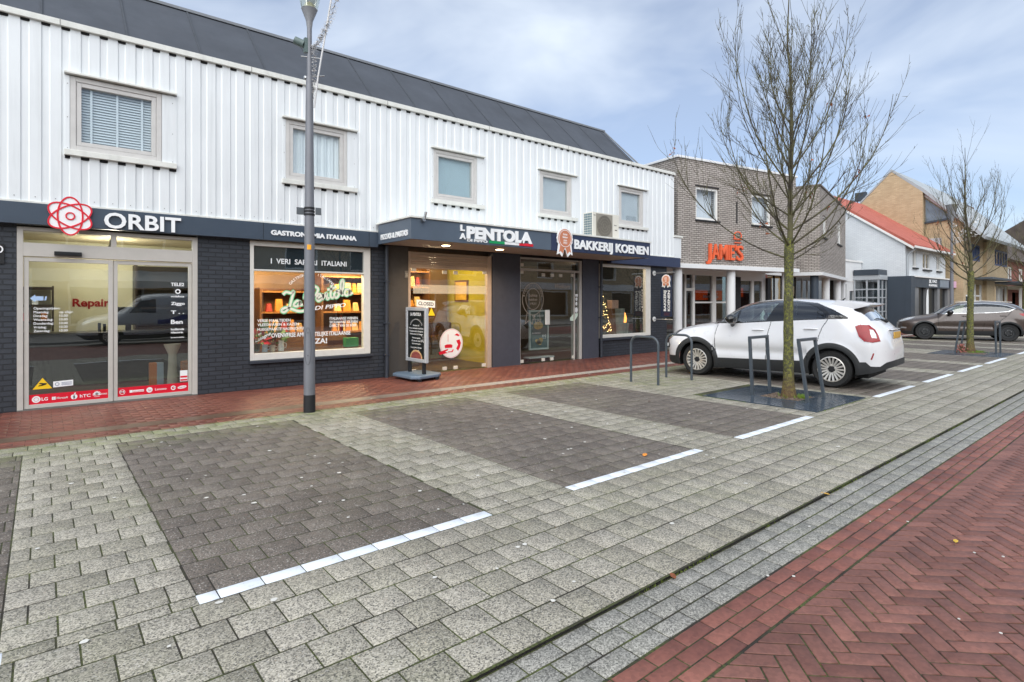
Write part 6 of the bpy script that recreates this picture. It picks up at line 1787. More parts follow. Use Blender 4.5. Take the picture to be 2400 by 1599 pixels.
    for row in ss:
        for x in (-.38, .38):
            y = L / 2 - row; a_ = MB()
            a_.prism([(y + .42, .55), (y + .45, .72), (y, .72), (y - .02, .55)], x - .24, x + .24, 'yz').prism([(y + .06, .66), (y - .06, 1.2), (y - .16, 1.2), (y - .07, .62)], x - .23, x + .23, 'yz').prism([(y - .06, 1.22), (y - .07, 1.4), (y - .15, 1.4), (y - .14, 1.22)], x - .12, x + .12, 'yz')
            a_.build('seat', mat('seat_grey', '#3b3d40', .8, .1), root, local=True, bevel=.03, seg=2, smooth=40)
    yw = L / 2 - ss[0] + .55; st_ = MB()
    P_ = [(-.38 + .17 * math.cos(t), yw + .05 * math.sin(t), 1.02 + .17 * math.sin(t)) for t in np.linspace(0, 2 * math.pi, 21)]
    st_.tube(P_, .015, 6, cap=False).box(-.5, -.26, yw - .01, yw + .02, 1.0, 1.04).build('steering_wheel', m_lblk, root, local=True)
    # wheels
    for wc in sp['axles']:
        for sg in (-1, 1):
            wheel_make(root, sg * (Wd - .125), L / 2 - wc, sp['wr'], sg, sp['wheel'])
    return objs

m_black_u = mat('underbody_black', '#08090a', .8, 0)
m_tyre = mat('tyre_rubber', '#1b1c1d', .75, .12, 12, .2, 60)
m_rim = mat('rim_silver', '#d6d2cb', .3, .04, metal=.55)
m_rimd = mat('rim_steel_dark', '#333537', .5, .1, metal=.3)
def wheel_make(root, x, y, r, sg, kind):
    hw = .105
    t_ = MB().lathe([(r * .66, -hw * .9), (r * .9, -hw), (r * .985, -hw * .7), (r, -hw * .3), (r, hw * .3), (r * .985, hw * .7), (r * .9, hw), (r * .66, hw * .9)], (x, y, r), 48, 'x', cap=False)
    w_ = t_.build('wheel', m_tyre, root, local=True, smooth=35)
    ox = x + sg * hw * .86
    rim = MB()
    if kind == 'spoked':
        R0 = r * .68
        rim.lathe([(R0, -.05 * sg), (R0, .012 * sg), (R0 * .93, .016 * sg), (R0 * .92, -.05 * sg)], (ox, y, r), 48, 'x', cap=False)
        for k in range(18):
            a = 2 * math.pi * k / 18; c, q_ = math.cos(a), math.sin(a)
            def P(rad, tan, d): return (ox + sg * d, y + rad * c - tan * q_, r + rad * q_ + tan * c)
            w0, w1 = .012, .017
            rim.add([P(R0 * .26, -w0, -.012), P(R0 * .26, w0, -.012), P(R0 * .95, w1, .008), P(R0 * .95, -w1, .008), P(R0 * .26, -w0, -.045), P(R0 * .26, w0, -.045), P(R0 * .95, w1, -.03), P(R0 * .95, -w1, -.03)],
                    [(0, 1, 2, 3), (0, 4, 5, 1), (1, 5, 6, 2), (2, 6, 7, 3), (3, 7, 4, 0)])
        for k in range(5):
            a = 2 * math.pi * k / 5 + .3; rim.lathe([(0, -.03 * sg), (.022, -.03 * sg), (.022, -.006 * sg), (0, -.004 * sg)], (ox, y + R0 * .3 * math.cos(a), r + R0 * .3 * math.sin(a)), 10, 'x')
        rim.build('rim', m_rim, w_, local=True, bevel=0)
        pts = []
        for k in range(10):
            a = math.pi * k / 5 + .3; rr = R0 * (.26 if k % 2 == 0 else .19); pts.append((rr * math.cos(a), rr * math.sin(a)))
        MB().fprism(F3((ox, y, r), (0, 1, 0)), pts, -.03 * sg, .006 * sg).build('hub_cap', m_lblk, w_, local=True, bevel=.004)
        MB().lathe([(0, -.075), (R0 * .92, -.075), (R0 * .92, -.07), (0, -.07)], (ox - (0 if sg > 0 else 0), y, r), 32, 'x').build('brake_disc', mat('brake_dark', '#0e0f10', .6, .1), w_, local=True) if sg > 0 else \
        MB().lathe([(0, .07), (R0 * .92, .07), (R0 * .92, .075), (0, .075)], (ox, y, r), 32, 'x').build('brake_disc', mat('brake_dark', '#0e0f10', .6, .1), w_, local=True)
    else:
        R0 = r * .66
        s_ = sg
        rim.lathe([(R0, -.03 * s_), (R0, .0), (R0 * .93, .004 * s_), (R0 * .86, -.04 * s_), (R0 * .62, -.03 * s_), (R0 * .5, .0), (R0 * .34, .004 * s_), (R0 * .3, -.02 * s_), (0, -.02 * s_)], (ox, y, r), 40, 'x')
        rim.build('rim', m_rimd, w_, local=True, smooth=30)
        nb = MB()
        for k in range(5):
            a = 2 * math.pi * k / 5; nb.lathe([(0, -.02), (.011, -.02), (.011, .012), (0, .012)], (ox, y + R0 * .42 * math.cos(a), r + R0 * .42 * math.sin(a)), 8, 'x')
        nb.build('wheel_nuts', m_steel, w_, local=True)

def box_part(name, m, root, x0, x1, s0, s1, z0, z1, L, bevel=.01, seg=2, sm=40):
    return MB().box(x0, x1, L / 2 - s1, L / 2 - s0, z0, z1).build(name, m, root, local=True, bevel=bevel, seg=seg, smooth=sm)

m_paint = mat('paint_white', '#dcdde0', .3, .01, 2, coat=.9)
m_pblk = mat('gloss_black', '#0b0c0f', .12, .02, coat=.6)
m_clad2 = mat('cladding_grey', '#2a2c2e', .6, .06, 6)
m_cgl = glass('car_glass', (.72, .90, .86), 1.2, 0, .14)
m_cgd = glass('car_glass_dark', (.11, .12, .13), 1.1, 0, .07)
m_cgr = glass('car_glass_rear', (.12, .13, .14), 1.6, 0, .3)
m_tail = mat('lens_red', '#8f0a14', .3, .12, 14, coat=.15)
m_head = mat('lens_clear', '#b9c0c6', .1, .25, 14, coat=.9, metal=.4)
m_gap = mat('panel_gap', '#55575a', .7, 0)
m_gapb = mat('panel_gap_dark', '#1b1a19', .7, 0)
L1 = 4.3
F_AX, R_AX = .84, 3.41
belt1 = [(0, .9), (1.25, 1.105), (1.8, 1.125), (2.3, 1.165), (2.95, 1.21), (3.36, 1.235), (3.8, 1.25), (4.3, 1.2)]
edge1 = [(1.1, 1.15), (1.38, 1.395), (1.71, 1.53), (1.96, 1.572), (2.3, 1.59), (2.66, 1.585), (3.09, 1.54), (3.4, 1.42), (3.72, 1.25)]
def bl(s_): return np.interp(s_, *np.array(belt1).T)
def eg(s_): return np.interp(s_, *np.array(edge1).T)
g_front = [(1.70, 1.14), (1.70, 1.40), (1.86, 1.485), (2.05, 1.52), (2.40, 1.535), (2.26, 1.185), (1.79, 1.14)]
g_quart = [(1.44, 1.15), (1.66, 1.375), (1.665, 1.145)]
g_rear = [(2.64, 1.20), (2.66, 1.545), (2.92, 1.525), (3.12, 1.455), (3.27, 1.345), (3.335, 1.25), (3.0, 1.225)]
g_c = [(3.17, 1.50), (3.36, 1.42), (3.62, 1.275), (3.40, 1.265), (3.33, 1.36)]
tail_o = [(3.78, 1.115), (3.85, 1.145), (3.97, 1.14), (4.06, 1.06), (4.12, .96), (4.15, .87), (4.05, .845), (3.93, .86), (3.85, .94)]
tail_i = [(3.99, 1.07), (4.04, 1.06), (4.09, .98), (4.105, .92), (4.04, .925), (4.01, 1.0)]
head_o = [(.03, .70), (.06, .80), (.17, .885), (.33, .935), (.43, .945), (.36, .87), (.22, .76), (.12, .70)]
head_i = [(.07, .72), (.10, .79), (.19, .86), (.33, .915), (.34, .89), (.22, .79), (.14, .72)]
seams = [[(1.27, 1.10), (1.245, .87), (1.25, .62), (1.27, .42)], [(2.36, 1.17), (2.29, .87), (2.26, .44)], [(3.35, 1.235), (3.26, 1.08), (3.21, .93), (3.19, .83)], [(.40, .955), (.8, 1.035), (1.12, 1.095)]]
def sill(s_): return np.interp(s_, [0, .2, .45, 1.2, 1.3, 3.0, 3.1, 3.8, 3.95, 4.02, 4.15, 4.22, 4.3], [.37, .385, .39, .40, .405, .455, .46, .49, .50, .43, .43, .5, .53])
reg1 = [
    ('front_bumper_trim', lambda s, z, x, nx, ny, nz, sd, h: (z < sill(s)) & (s < F_AX)),
    ('sill_trim', lambda s, z, x, nx, ny, nz, sd, h: (z < sill(s)) & (s >= F_AX) & (s <= R_AX)),
    ('rear_bumper_trim', lambda s, z, x, nx, ny, nz, sd, h: (z < sill(s)) & (s > R_AX)),
    ('pillar', lambda s, z, x, nx, ny, nz, sd, h: (x > .35 * h) & (z > bl(s)) & (z < eg(s) - .01) & (s > 1.1) & (s < 3.66)),
    ('windscreen', lambda s, z, x, nx, ny, nz, sd, h: (s > 1.17) & (s < 1.86) & (x < .9 * h * (1 - .24 * np.clip((z - 1.15) / .45, 0, 1))) & (nz > .35) & (z > bl(s) + .03) & ~(sd & (z < eg(s)) & (nx > .55))),
    ('rear_window', lambda s, z, x, nx, ny, nz, sd, h: (s > 3.70) & (z > 1.215) & (z < 1.475) & (x < .60) & (ny < -.2)),
    ('front_door_window', lambda s, z, x, nx, ny, nz, sd, h: sd & (inpoly(s, z, g_front) | inpoly(s, z, g_quart))),
    ('rear_door_window', lambda s, z, x, nx, ny, nz, sd, h: sd & (inpoly(s, z, g_rear) | inpoly(s, z, g_c))),
    ('tail_light', lambda s, z, x, nx, ny, nz, sd, h: inpoly(s, z, tail_o) & (x > .42) & ~inpoly(s, z, tail_i)),
    ('headlight_bezel', lambda s, z, x, nx, ny, nz, sd, h: inpoly(s, z, head_o) & (x > .36)),
    ('headlight', lambda s, z, x, nx, ny, nz, sd, h: inpoly(s, z, head_i) & (x > .38)),
    ('fog_lamp', lambda s, z, x, nx, ny, nz, sd, h: (np.hypot((s - .16) * 1.4, z - .6) < .055) & (x > .4)),
    ('reflector', lambda s, z, x, nx, ny, nz, sd, h: inpoly(s, z, [(4.02, .55), (4.045, .55), (4.075, .655), (4.055, .66)]) & (x > .4)),
    ('panel_gap', lambda s, z, x, nx, ny, nz, sd, h: sd & np.any([polydist(s, z, l) < .0065 for l in seams], 0) & (z > .4)),
    ('wheel_arch', lambda s, z, x, nx, ny, nz, sd, h: sd & (z < .9) & np.any([np.hypot(s - c, z - .335) < .475 for c in (F_AX, R_AX)], 0)),
]
sp1 = dict(N=680, trim=.475, L=L1, W=1.80, axles=(F_AX, R_AX), wr=.335, arch=.385, cap=9., plan=(.55, 3.0, .42, 3.2), tumble=.35,
    top=[(0, .60), (.03, .76), (.1, .87), (.28, .975), (.6, 1.06), (1.0, 1.125), (1.16, 1.165), (1.4, 1.37), (1.7, 1.52), (2.05, 1.59), (2.5, 1.615), (3.0, 1.602), (3.4, 1.565), (3.68, 1.52), (3.82, 1.46), (4.0, 1.26), (4.09, 1.16), (4.17, 1.08), (4.23, .95), (4.28, .78), (4.3, .62)],
    bot=[(0, .36), (.25, .21), (.6, .2), (3.6, .24), (3.95, .29), (4.3, .42)], belt=belt1, regions=reg1, beltline=bl, sill=sill, cabin=(1.25, 3.7), seats=(2.2, 3.1), wheel='spoked',
    split=('front_door_window', 'rear_door_window', 'tail_light', 'headlight', 'headlight_bezel', 'fog_lamp', 'reflector', 'wheel_arch', 'pillar', 'sill_trim'),
    offset={'front_bumper_trim': .006, 'sill_trim': .006, 'rear_bumper_trim': .006, 'front_door_window': -.006, 'rear_door_window': -.006, 'windscreen': -.004, 'rear_window': -.006, 'tail_light': .008, 'headlight': .003, 'panel_gap': -.004, 'wheel_arch': .012, 'pillar': -.002}, sub=('panel_gap',),
    mats=dict(body=m_paint, front_bumper_trim=m_clad2, sill_trim=m_clad2, rear_bumper_trim=m_clad2, pillar=m_pblk, windscreen=m_cgd, rear_window=m_cgr, front_door_window=m_cgl, rear_door_window=m_cgd, tail_light=m_tail, headlight=m_head, headlight_bezel=m_pblk, fog_lamp=m_lblk, reflector=m_tail, panel_gap=m_gap, wheel_arch=m_clad2))
# place it by its wheels: left front contact (10.68, 6.72), heading slightly left of +Y
hd = math.atan2(.1025, .9947)
def place_car(fx, fy, hd, W_, L_, fax):
    ux, uy = -math.sin(hd), math.cos(hd)      # forward
    rx, ry = uy, -ux                          # right
    d = L_ / 2 - fax
    return fx - ux * d + rx * (W_ / 2 - .03), fy - uy * d + ry * (W_ / 2 - .03)
px, py = place_car(10.68, 6.72, hd, 1.8, L1, F_AX)
wc = thing('parked_car', 'white compact crossover with black window pillars parked nose to the shops', 'car', (px, py, 0), hd)
ob = car(wc, sp1)
# inner white of the tail lights, door handles, mirrors, spoiler, plate, badges
def on_side(sp, s_, z_):
    Wd = sp['W'] / 2; L = sp['L']; af, pf, ar, pr = sp['plan']
    h = Wd
    if s_ < af: h *= (1 - (1 - s_ / af) ** pf) ** (1 / pf)
    if s_ > L - ar: h *= max(0, 1 - max(0, 1 - (L - s_) / ar) ** pr) ** (1 / pr)
    h *= 1 - .05 * max(0, (s_ - L * .55) / (L * .45)) ** 2
    b_ = float(spline(sp['belt'], np.array([s_]))[0])
    sd_ = 1 - .018 * math.cos(min(1, max(0, (z_ - .3) / (b_ - .3))) * 2 * math.pi) - .03 * min(1, max(0, (z_ - .75) / (b_ - .75))) ** 2
    sd_ -= sp['tumble'] * min(1.2, max(0, (z_ - b_) / .5)) ** 1.15
    t_ = float(spline(sp['top'], np.array([s_]))[0]); bo = float(spline(sp['bot'], np.array([s_]))[0])
    f_ = min(1, max(0, (z_ - bo) / (t_ - bo)))
    return h * sd_ * math.sqrt(max(0, 1 - f_ ** sp['cap']))
def handles(root, sp, lst, m):
    for s0, s1, z in lst:
        for sg in (-1, 1):
            sm_ = (s0 + s1) / 2; x = on_side(sp, sm_, z); L = sp['L']
            mb = MB().tube([(sg * (x - .01), L / 2 - s0, z - .005), (sg * (x + .028), L / 2 - s0 - .04, z), (sg * (x + .03), L / 2 - sm_, z + .006), (sg * (x + .028), L / 2 - s1 + .04, z + .004), (sg * (x - .01), L / 2 - s1, z)], [.012, .014, .015, .014, .012], 8)
            h_ = mb.build('door_handle', m, root, local=True, smooth=50)
            MB().disc(F3((sg * (x + .001), 0, 0), (0, -1 if sg < 0 else 1, 0)), (-1 if sg < 0 else 1) * (L / 2 - sm_), z - .012, .085, .022, 0, .004).build('handle_recess', m_gap, h_, local=True)
def mirrors(root, sp, s_, z, m, stripe=True):
    for sg in (-1, 1):
        x = on_side(sp, s_, z - .12); L = sp['L']; y = L / 2 - s_
        c = (sg * (x + .16), y + .0, z)
        h_ = MB().blob(c, 1, 18, 0, .15, .11, .10).build('wing_mirror', m, root, local=True, smooth=60)
        MB().tube([(sg * (x - .02), y + .04, z - .13), (sg * (x + .05), y + .03, z - .1), (sg * (x + .11), y + .01, z - .05)], [.05, .04, .035], 8).build('mirror_arm', m, h_, local=True, smooth=50)
        MB().fprism(F3((sg * (x + .16), y - .082, z), (1, 0, 0)), [(-.085, -.05), (.085, -.05), (.085, .05), (-.085, .05)], 0, .004).build('mirror_glass', mat('mirror_face', '#a9b2b6', .05, 0, metal=.8), h_, local=True)
        if stripe: MB().add([(sg * (x + .155 + .128 * math.cos(a) * .9), y + .092 * math.sin(a), z - .02 + k * .02) for k in (0, 1) for a in np.linspace(-.9, 1.2, 9)], [(i, i + 1, i + 10, i + 9) for i in range(8)]).build('indicator_strip', mat('strip_white', '#d5d8da', .3, .02), h_, local=True)
handles(wc, sp1, [(2.0, 2.24, 1.0), (2.94, 3.19, 1.05)], m_paint)
mirrors(wc, sp1, 1.64, 1.205, m_pblk)
for sg in (-1, 1):
    vs = []
    for (a, b_) in tail_i:
        for d in (.006, .012): vs.append((sg * (on_side(sp1, min(a, 4.2), b_) + d), L1 / 2 - a, b_))
    n = len(tail_i)
    MB().add(vs, [tuple(range(1, 2 * n, 2))] + [(2 * i, 2 * ((i + 1) % n), 2 * ((i + 1) % n) + 1, 2 * i + 1) for i in range(n)]).build('light_insert', m_paint, wc, local=True)
MB().prism([(L1 / 2 - 3.3, 1.5), (L1 / 2 - 3.42, 1.578), (L1 / 2 - 3.7, 1.555), (L1 / 2 - 3.95, 1.518), (L1 / 2 - 3.96, 1.50), (L1 / 2 - 3.86, 1.462), (L1 / 2 - 3.7, 1.42)], -.555, .555, 'yz').build('roof_spoiler', m_paint, wc, local=True, bevel=.014, seg=2, smooth=40)
yb = L1 / 2 - 4.235
box_part('number_plate', mat('plate_yellow', '#c79a3c', .5, .15, 8), wc, -.26, .26, 4.225, 4.262, .90, 1.01, L1, .004)
box_part('tailgate_recess', mat('recess_grey', '#9fa2a8', .5, .05), wc, -.33, .33, 4.20, 4.246, .87, 1.03, L1, .01)
MB().prism([(L1 / 2 - 4.1, 1.05), (L1 / 2 - 4.245, 1.045), (L1 / 2 - 4.25, 1.06), (L1 / 2 - 4.13, 1.09)], -.3, .3, 'yz').build('tailgate_grip', m_paint, wc, local=True, bevel=.008, seg=2, smooth=40)
MB().tube([(.0, L1 / 2 - 4.085, 1.20), (-.18, L1 / 2 - 4.04, 1.235), (-.38, L1 / 2 - 4.0, 1.25)], [.02, .014, .008], 8).blob((0, L1 / 2 - 4.09, 1.2), .035, 10).build('rear_wiper', m_lblk, wc, local=True, smooth=50)
MB().tube([(0, L1 / 2 - 3.35, 1.55), (0, L1 / 2 - 3.42, 1.62)], [.02, .008], 8).build('aerial', m_lblk, wc, local=True, smooth=50)

# brown crossover further along
L2 = 4.38
m_brown = mat('paint_brown', '#4d433e', .3, .03, 2, coat=.7, metal=.25)
belt2 = [(0, .85), (1.3, 1.03), (1.9, 1.06), (2.8, 1.11), (3.5, 1.17), (3.8, 1.25), (4.38, 1.1)]
d_front = [(1.52, 1.075), (1.72, 1.22), (2.0, 1.37), (2.2, 1.43), (2.44, 1.455), (2.44, 1.10)]
d_rear = [(2.50, 1.105), (2.50, 1.455), (2.9, 1.465), (3.3, 1.43), (3.55, 1.38), (3.74, 1.29), (3.55, 1.18), (3.2, 1.14)]
d_all = [(1.46, 1.05), (1.70, 1.24), (1.98, 1.395), (2.2, 1.465), (2.5, 1.495), (2.9, 1.50), (3.32, 1.465), (3.58, 1.41), (3.82, 1.295), (3.575, 1.165), (3.2, 1.125), (2.5, 1.09)]
F2, R2 = .90, 3.55
def sill2(s_): return np.interp(s_, [0, .3, 1.3, 3.1, 4.0, 4.38], [.33, .34, .36, .40, .44, .5])
reg2 = [
    ('front_bumper_trim', lambda s, z, x, nx, ny, nz, sd, h: (z < sill2(s)) & (s < F2)),
    ('sill_trim', lambda s, z, x, nx, ny, nz, sd, h: (z < sill2(s)) & (s >= F2) & (s <= R2)),
    ('rear_bumper_trim', lambda s, z, x, nx, ny, nz, sd, h: (z < sill2(s)) & (s > R2)),
    ('chrome_trim', lambda s, z, x, nx, ny, nz, sd, h: sd & inpoly(s, z, d_all)),
    ('pillar', lambda s, z, x, nx, ny, nz, sd, h: sd & inpoly(s, z, [(2.4, 1.1), (2.4, 1.46), (2.55, 1.46), (2.55, 1.1)])),
    ('windscreen', lambda s, z, x, nx, ny, nz, sd, h: (s > 1.18) & (s < 2.1) & (x < .78 * h * (1 - .2 * np.clip((z - 1.1) / .4, 0, 1))) & (nz > .35) & (z > 1.07)),
    ('rear_window', lambda s, z, x, nx, ny, nz, sd, h: (s > 3.85) & (z > 1.15) & (z < 1.45) & (x < .58) & (ny < -.2)),
    ('front_door_window', lambda s, z, x, nx, ny, nz, sd, h: sd & inpoly(s, z, d_front)),
    ('rear_door_window', lambda s, z, x, nx, ny, nz, sd, h: sd & inpoly(s, z, d_rear)),
    ('tail_light', lambda s, z, x, nx, ny, nz, sd, h: inpoly(s, z, [(3.86, 1.09), (4.1, 1.12), (4.3, 1.1), (4.3, .98), (4.12, .96), (3.98, 1.0)]) & (x > .4)),
    ('headlight', lambda s, z, x, nx, ny, nz, sd, h: inpoly(s, z, [(.04, .70), (.08, .78), (.3, .875), (.62, .925), (.45, .84), (.2, .74)]) & (x > .3)),
    ('fog_lamp', lambda s, z, x, nx, ny, nz, sd, h: inpoly(s, z, [(.1, .44), (.12, .5), (.3, .5), (.28, .44)]) & (x > .4)),
    ('panel_gap', lambda s, z, x, nx, ny, nz, sd, h: sd & np.any([polydist(s, z, l) < .0075 for l in ([(1.36, 1.04), (1.34, .8), (1.38, .42)], [(2.47, 1.1), (2.46, .8), (2.44, .42)], [(3.66, 1.2), (3.52, 1.0), (3.36, .86), (3.2, .7)])], 0) & (z > .38)),
    ('wheel_arch', lambda s, z, x, nx, ny, nz, sd, h: sd & (z < .84) & np.any([np.hypot(s - c, z - .335) < .445 for c in (F2, R2)], 0)),
]
sp2 = dict(trim=.445, L=L2, W=1.81, axles=(F2, R2), wr=.335, arch=.385, cap=8., plan=(.7, 2.4, .45, 3.), tumble=.34, tuck=.035,
    top=[(0, .58), (.03, .68), (.12, .79), (.35, .89), (.7, .965), (1.1, 1.03), (1.25, 1.075), (1.6, 1.30), (2.0, 1.48), (2.4, 1.56), (2.8, 1.575), (3.3, 1.55), (3.75, 1.49), (3.95, 1.41), (4.12, 1.26), (4.24, 1.12), (4.31, .95), (4.36, .75), (4.38, .6)],
    bot=[(0, .34), (.25, .2), (.6, .2), (3.8, .24), (4.38, .4)], belt=belt2, regions=reg2, beltline=lambda s_: np.interp(s_, *np.array(belt2).T), sill=sill2, cabin=(1.35, 3.85), seats=(2.3, 3.2), wheel='steel',
    split=sp1['split'], offset={'chrome_trim': .001, 'front_door_window': -.004, 'rear_door_window': -.004, 'wheel_arch': .01, 'front_bumper_trim': .005, 'sill_trim': .005, 'rear_bumper_trim': .005, 'panel_gap': -.004}, sub=('panel_gap',),
    mats=dict(body=m_brown, front_bumper_trim=m_clad2, sill_trim=m_clad2, rear_bumper_trim=m_clad2, chrome_trim=mat('chrome', '#d3d5d6', .2, .02, metal=.8), pillar=m_pblk, windscreen=m_cgd, rear_window=m_cgd, front_door_window=m_cgl, rear_door_window=m_cgd, tail_light=m_tail, headlight=m_head, fog_lamp=m_head, panel_gap=m_gapb, wheel_arch=m_clad2))
hd2 = math.atan2(.345, .94)
px, py = place_car(28.0, 7.06, hd2, 1.81, L2, F2)
bc = thing('parked_car', 'brown crossover with chrome window trim and black steel wheels', 'car', (px, py, 0), hd2)
car(bc, sp2)
handles(bc, sp2, [(2.1, 2.32, .98), (3.28, 3.5, 1.0)], m_brown)
mirrors(bc, sp2, 1.72, 1.13, m_pblk, False)
MB().tube([(-.62, L2 / 2 - 2.1, 1.53), (-.62, L2 / 2 - 2.8, 1.585), (-.62, L2 / 2 - 3.7, 1.53)], .014, 6).tube([(.62, L2 / 2 - 2.1, 1.53), (.62, L2 / 2 - 2.8, 1.585), (.62, L2 / 2 - 3.7, 1.53)], .014, 6).build('roof_rail', m_rim, bc, local=True)

# silver van across the road, only ever seen in the shop windows from here
m_vanp = mat('paint_silver', '#b3b7bb', .3, .02, coat=.6, metal=.2)
L3 = 4.9
beltv = [(0, .95), (1.2, 1.15), (4.9, 1.15)]
reg3 = [('cladding', lambda s, z, x, nx, ny, nz, sd, h: z < .38),
    ('windscreen', lambda s, z, x, nx, ny, nz, sd, h: (s > 1.0) & (s < 1.9) & (x < .8 * h) & (nz > .3) & (z > 1.18)),
    ('front_door_window', lambda s, z, x, nx, ny, nz, sd, h: sd & inpoly(s, z, [(1.5, 1.17), (1.85, 1.6), (2.35, 1.66), (2.35, 1.17)])),
    ('livery', lambda s, z, x, nx, ny, nz, sd, h: sd & (np.abs(z - .95 - .12 * np.sin(s * 2)) < .09) & (s > 2.4)),
    ('tail_light', lambda s, z, x, nx, ny, nz, sd, h: (s > 4.7) & (z > .8) & (z < 1.2) & (x > .7)),
    ('headlight', lambda s, z, x, nx, ny, nz, sd, h: inpoly(s, z, [(.05, .7), (.1, .9), (.5, .98), (.3, .75)]) & (x > .35))]
sp3 = dict(trim=.45, L=L3, W=1.9, axles=(.95, 3.95), wr=.34, arch=.39, cap=10., plan=(.6, 2.6, .2, 5.), tumble=.12, top=[(0, .6), (.05, .8), (.3, .98), (1.0, 1.14), (1.2, 1.25), (1.8, 1.75), (2.2, 1.86), (3.5, 1.9), (4.7, 1.86), (4.84, 1.7), (4.9, .8)],
    bot=[(0, .35), (.3, .22), (4.9, .3)], belt=beltv, regions=reg3, beltline=lambda s_: np.full(s_.shape, 1.15), sill=lambda s_: np.full(s_.shape, .38), cabin=(1.3, 2.5), seats=(2.2,), wheel='spoked', split=('front_door_window', 'tail_light', 'headlight'), offset={}, sub=(),
    mats=dict(body=m_vanp, cladding=m_clad2, windscreen=m_cgd, front_door_window=m_cgd, livery=mat('livery_blue', '#3c4a86', .4, .3, 3), tail_light=m_tail, headlight=m_head))
vn_ = thing('delivery_van', 'silver delivery van parked across the road', 'van', (3.4, -4.4, -.02), R(90))
car(vn_, sp3)
# ------------------------------------------------------------------ bare street trees
def bark():
    t_ = NT('bark_mossy'); o = t_.obj(); sp = t_.node('ShaderNodeSeparateXYZ'); t_.l.new(o, sp.inputs[0])
    c = t_.mix(t_.ramp(t_.noise(o, 9, 4, .7), .3, .7), C('#3a3a2c'), C('#57563f'))
    f_ = t_.noise(o, 26, 5, .72)
    c = t_.mix(t_.ramp(f_, .47, .6, 0, .9), c, C('#7d8038'))
    c = t_.mix(t_.ramp(t_.noise(t_.scale(o, (1, 1, .6)), 55, 4, .7), .6, .68, 0, .8), c, C('#a9a246'))
    c = t_.mix(t_.ramp(t_.noise(o, 38, 4, .7), .64, .7, 0, .7), c, C('#a3a48e'))
    c = t_.mix(t_.ramp(sp.outputs[2], .5, .05, 0, .75), c, t_.mix(t_.ramp(f_, .4, .6), C('#5b3f2a'), C('#6d5538')))     # reddish foot of the trunk
    t_.bsdf(c, .85, normal=t_.bump(t_.math('ADD', f_, t_.noise(t_.scale(o, (1, 1, .25)), 40, 3)), .9, .012)); return t_.mat
m_bark = bark()
def twigm():
    t_ = NT('branch_bark'); o = t_.obj()
    c = t_.mix(t_.ramp(t_.noise(o, 3, 4, .7), .4, .65), C('#433d36'), C('#66643f'))
    t_.bsdf(c, .85); return t_.mat
m_branch = twigm()
m_dead = mat('leaf_dead', '#93522f', .7, .35, 9)
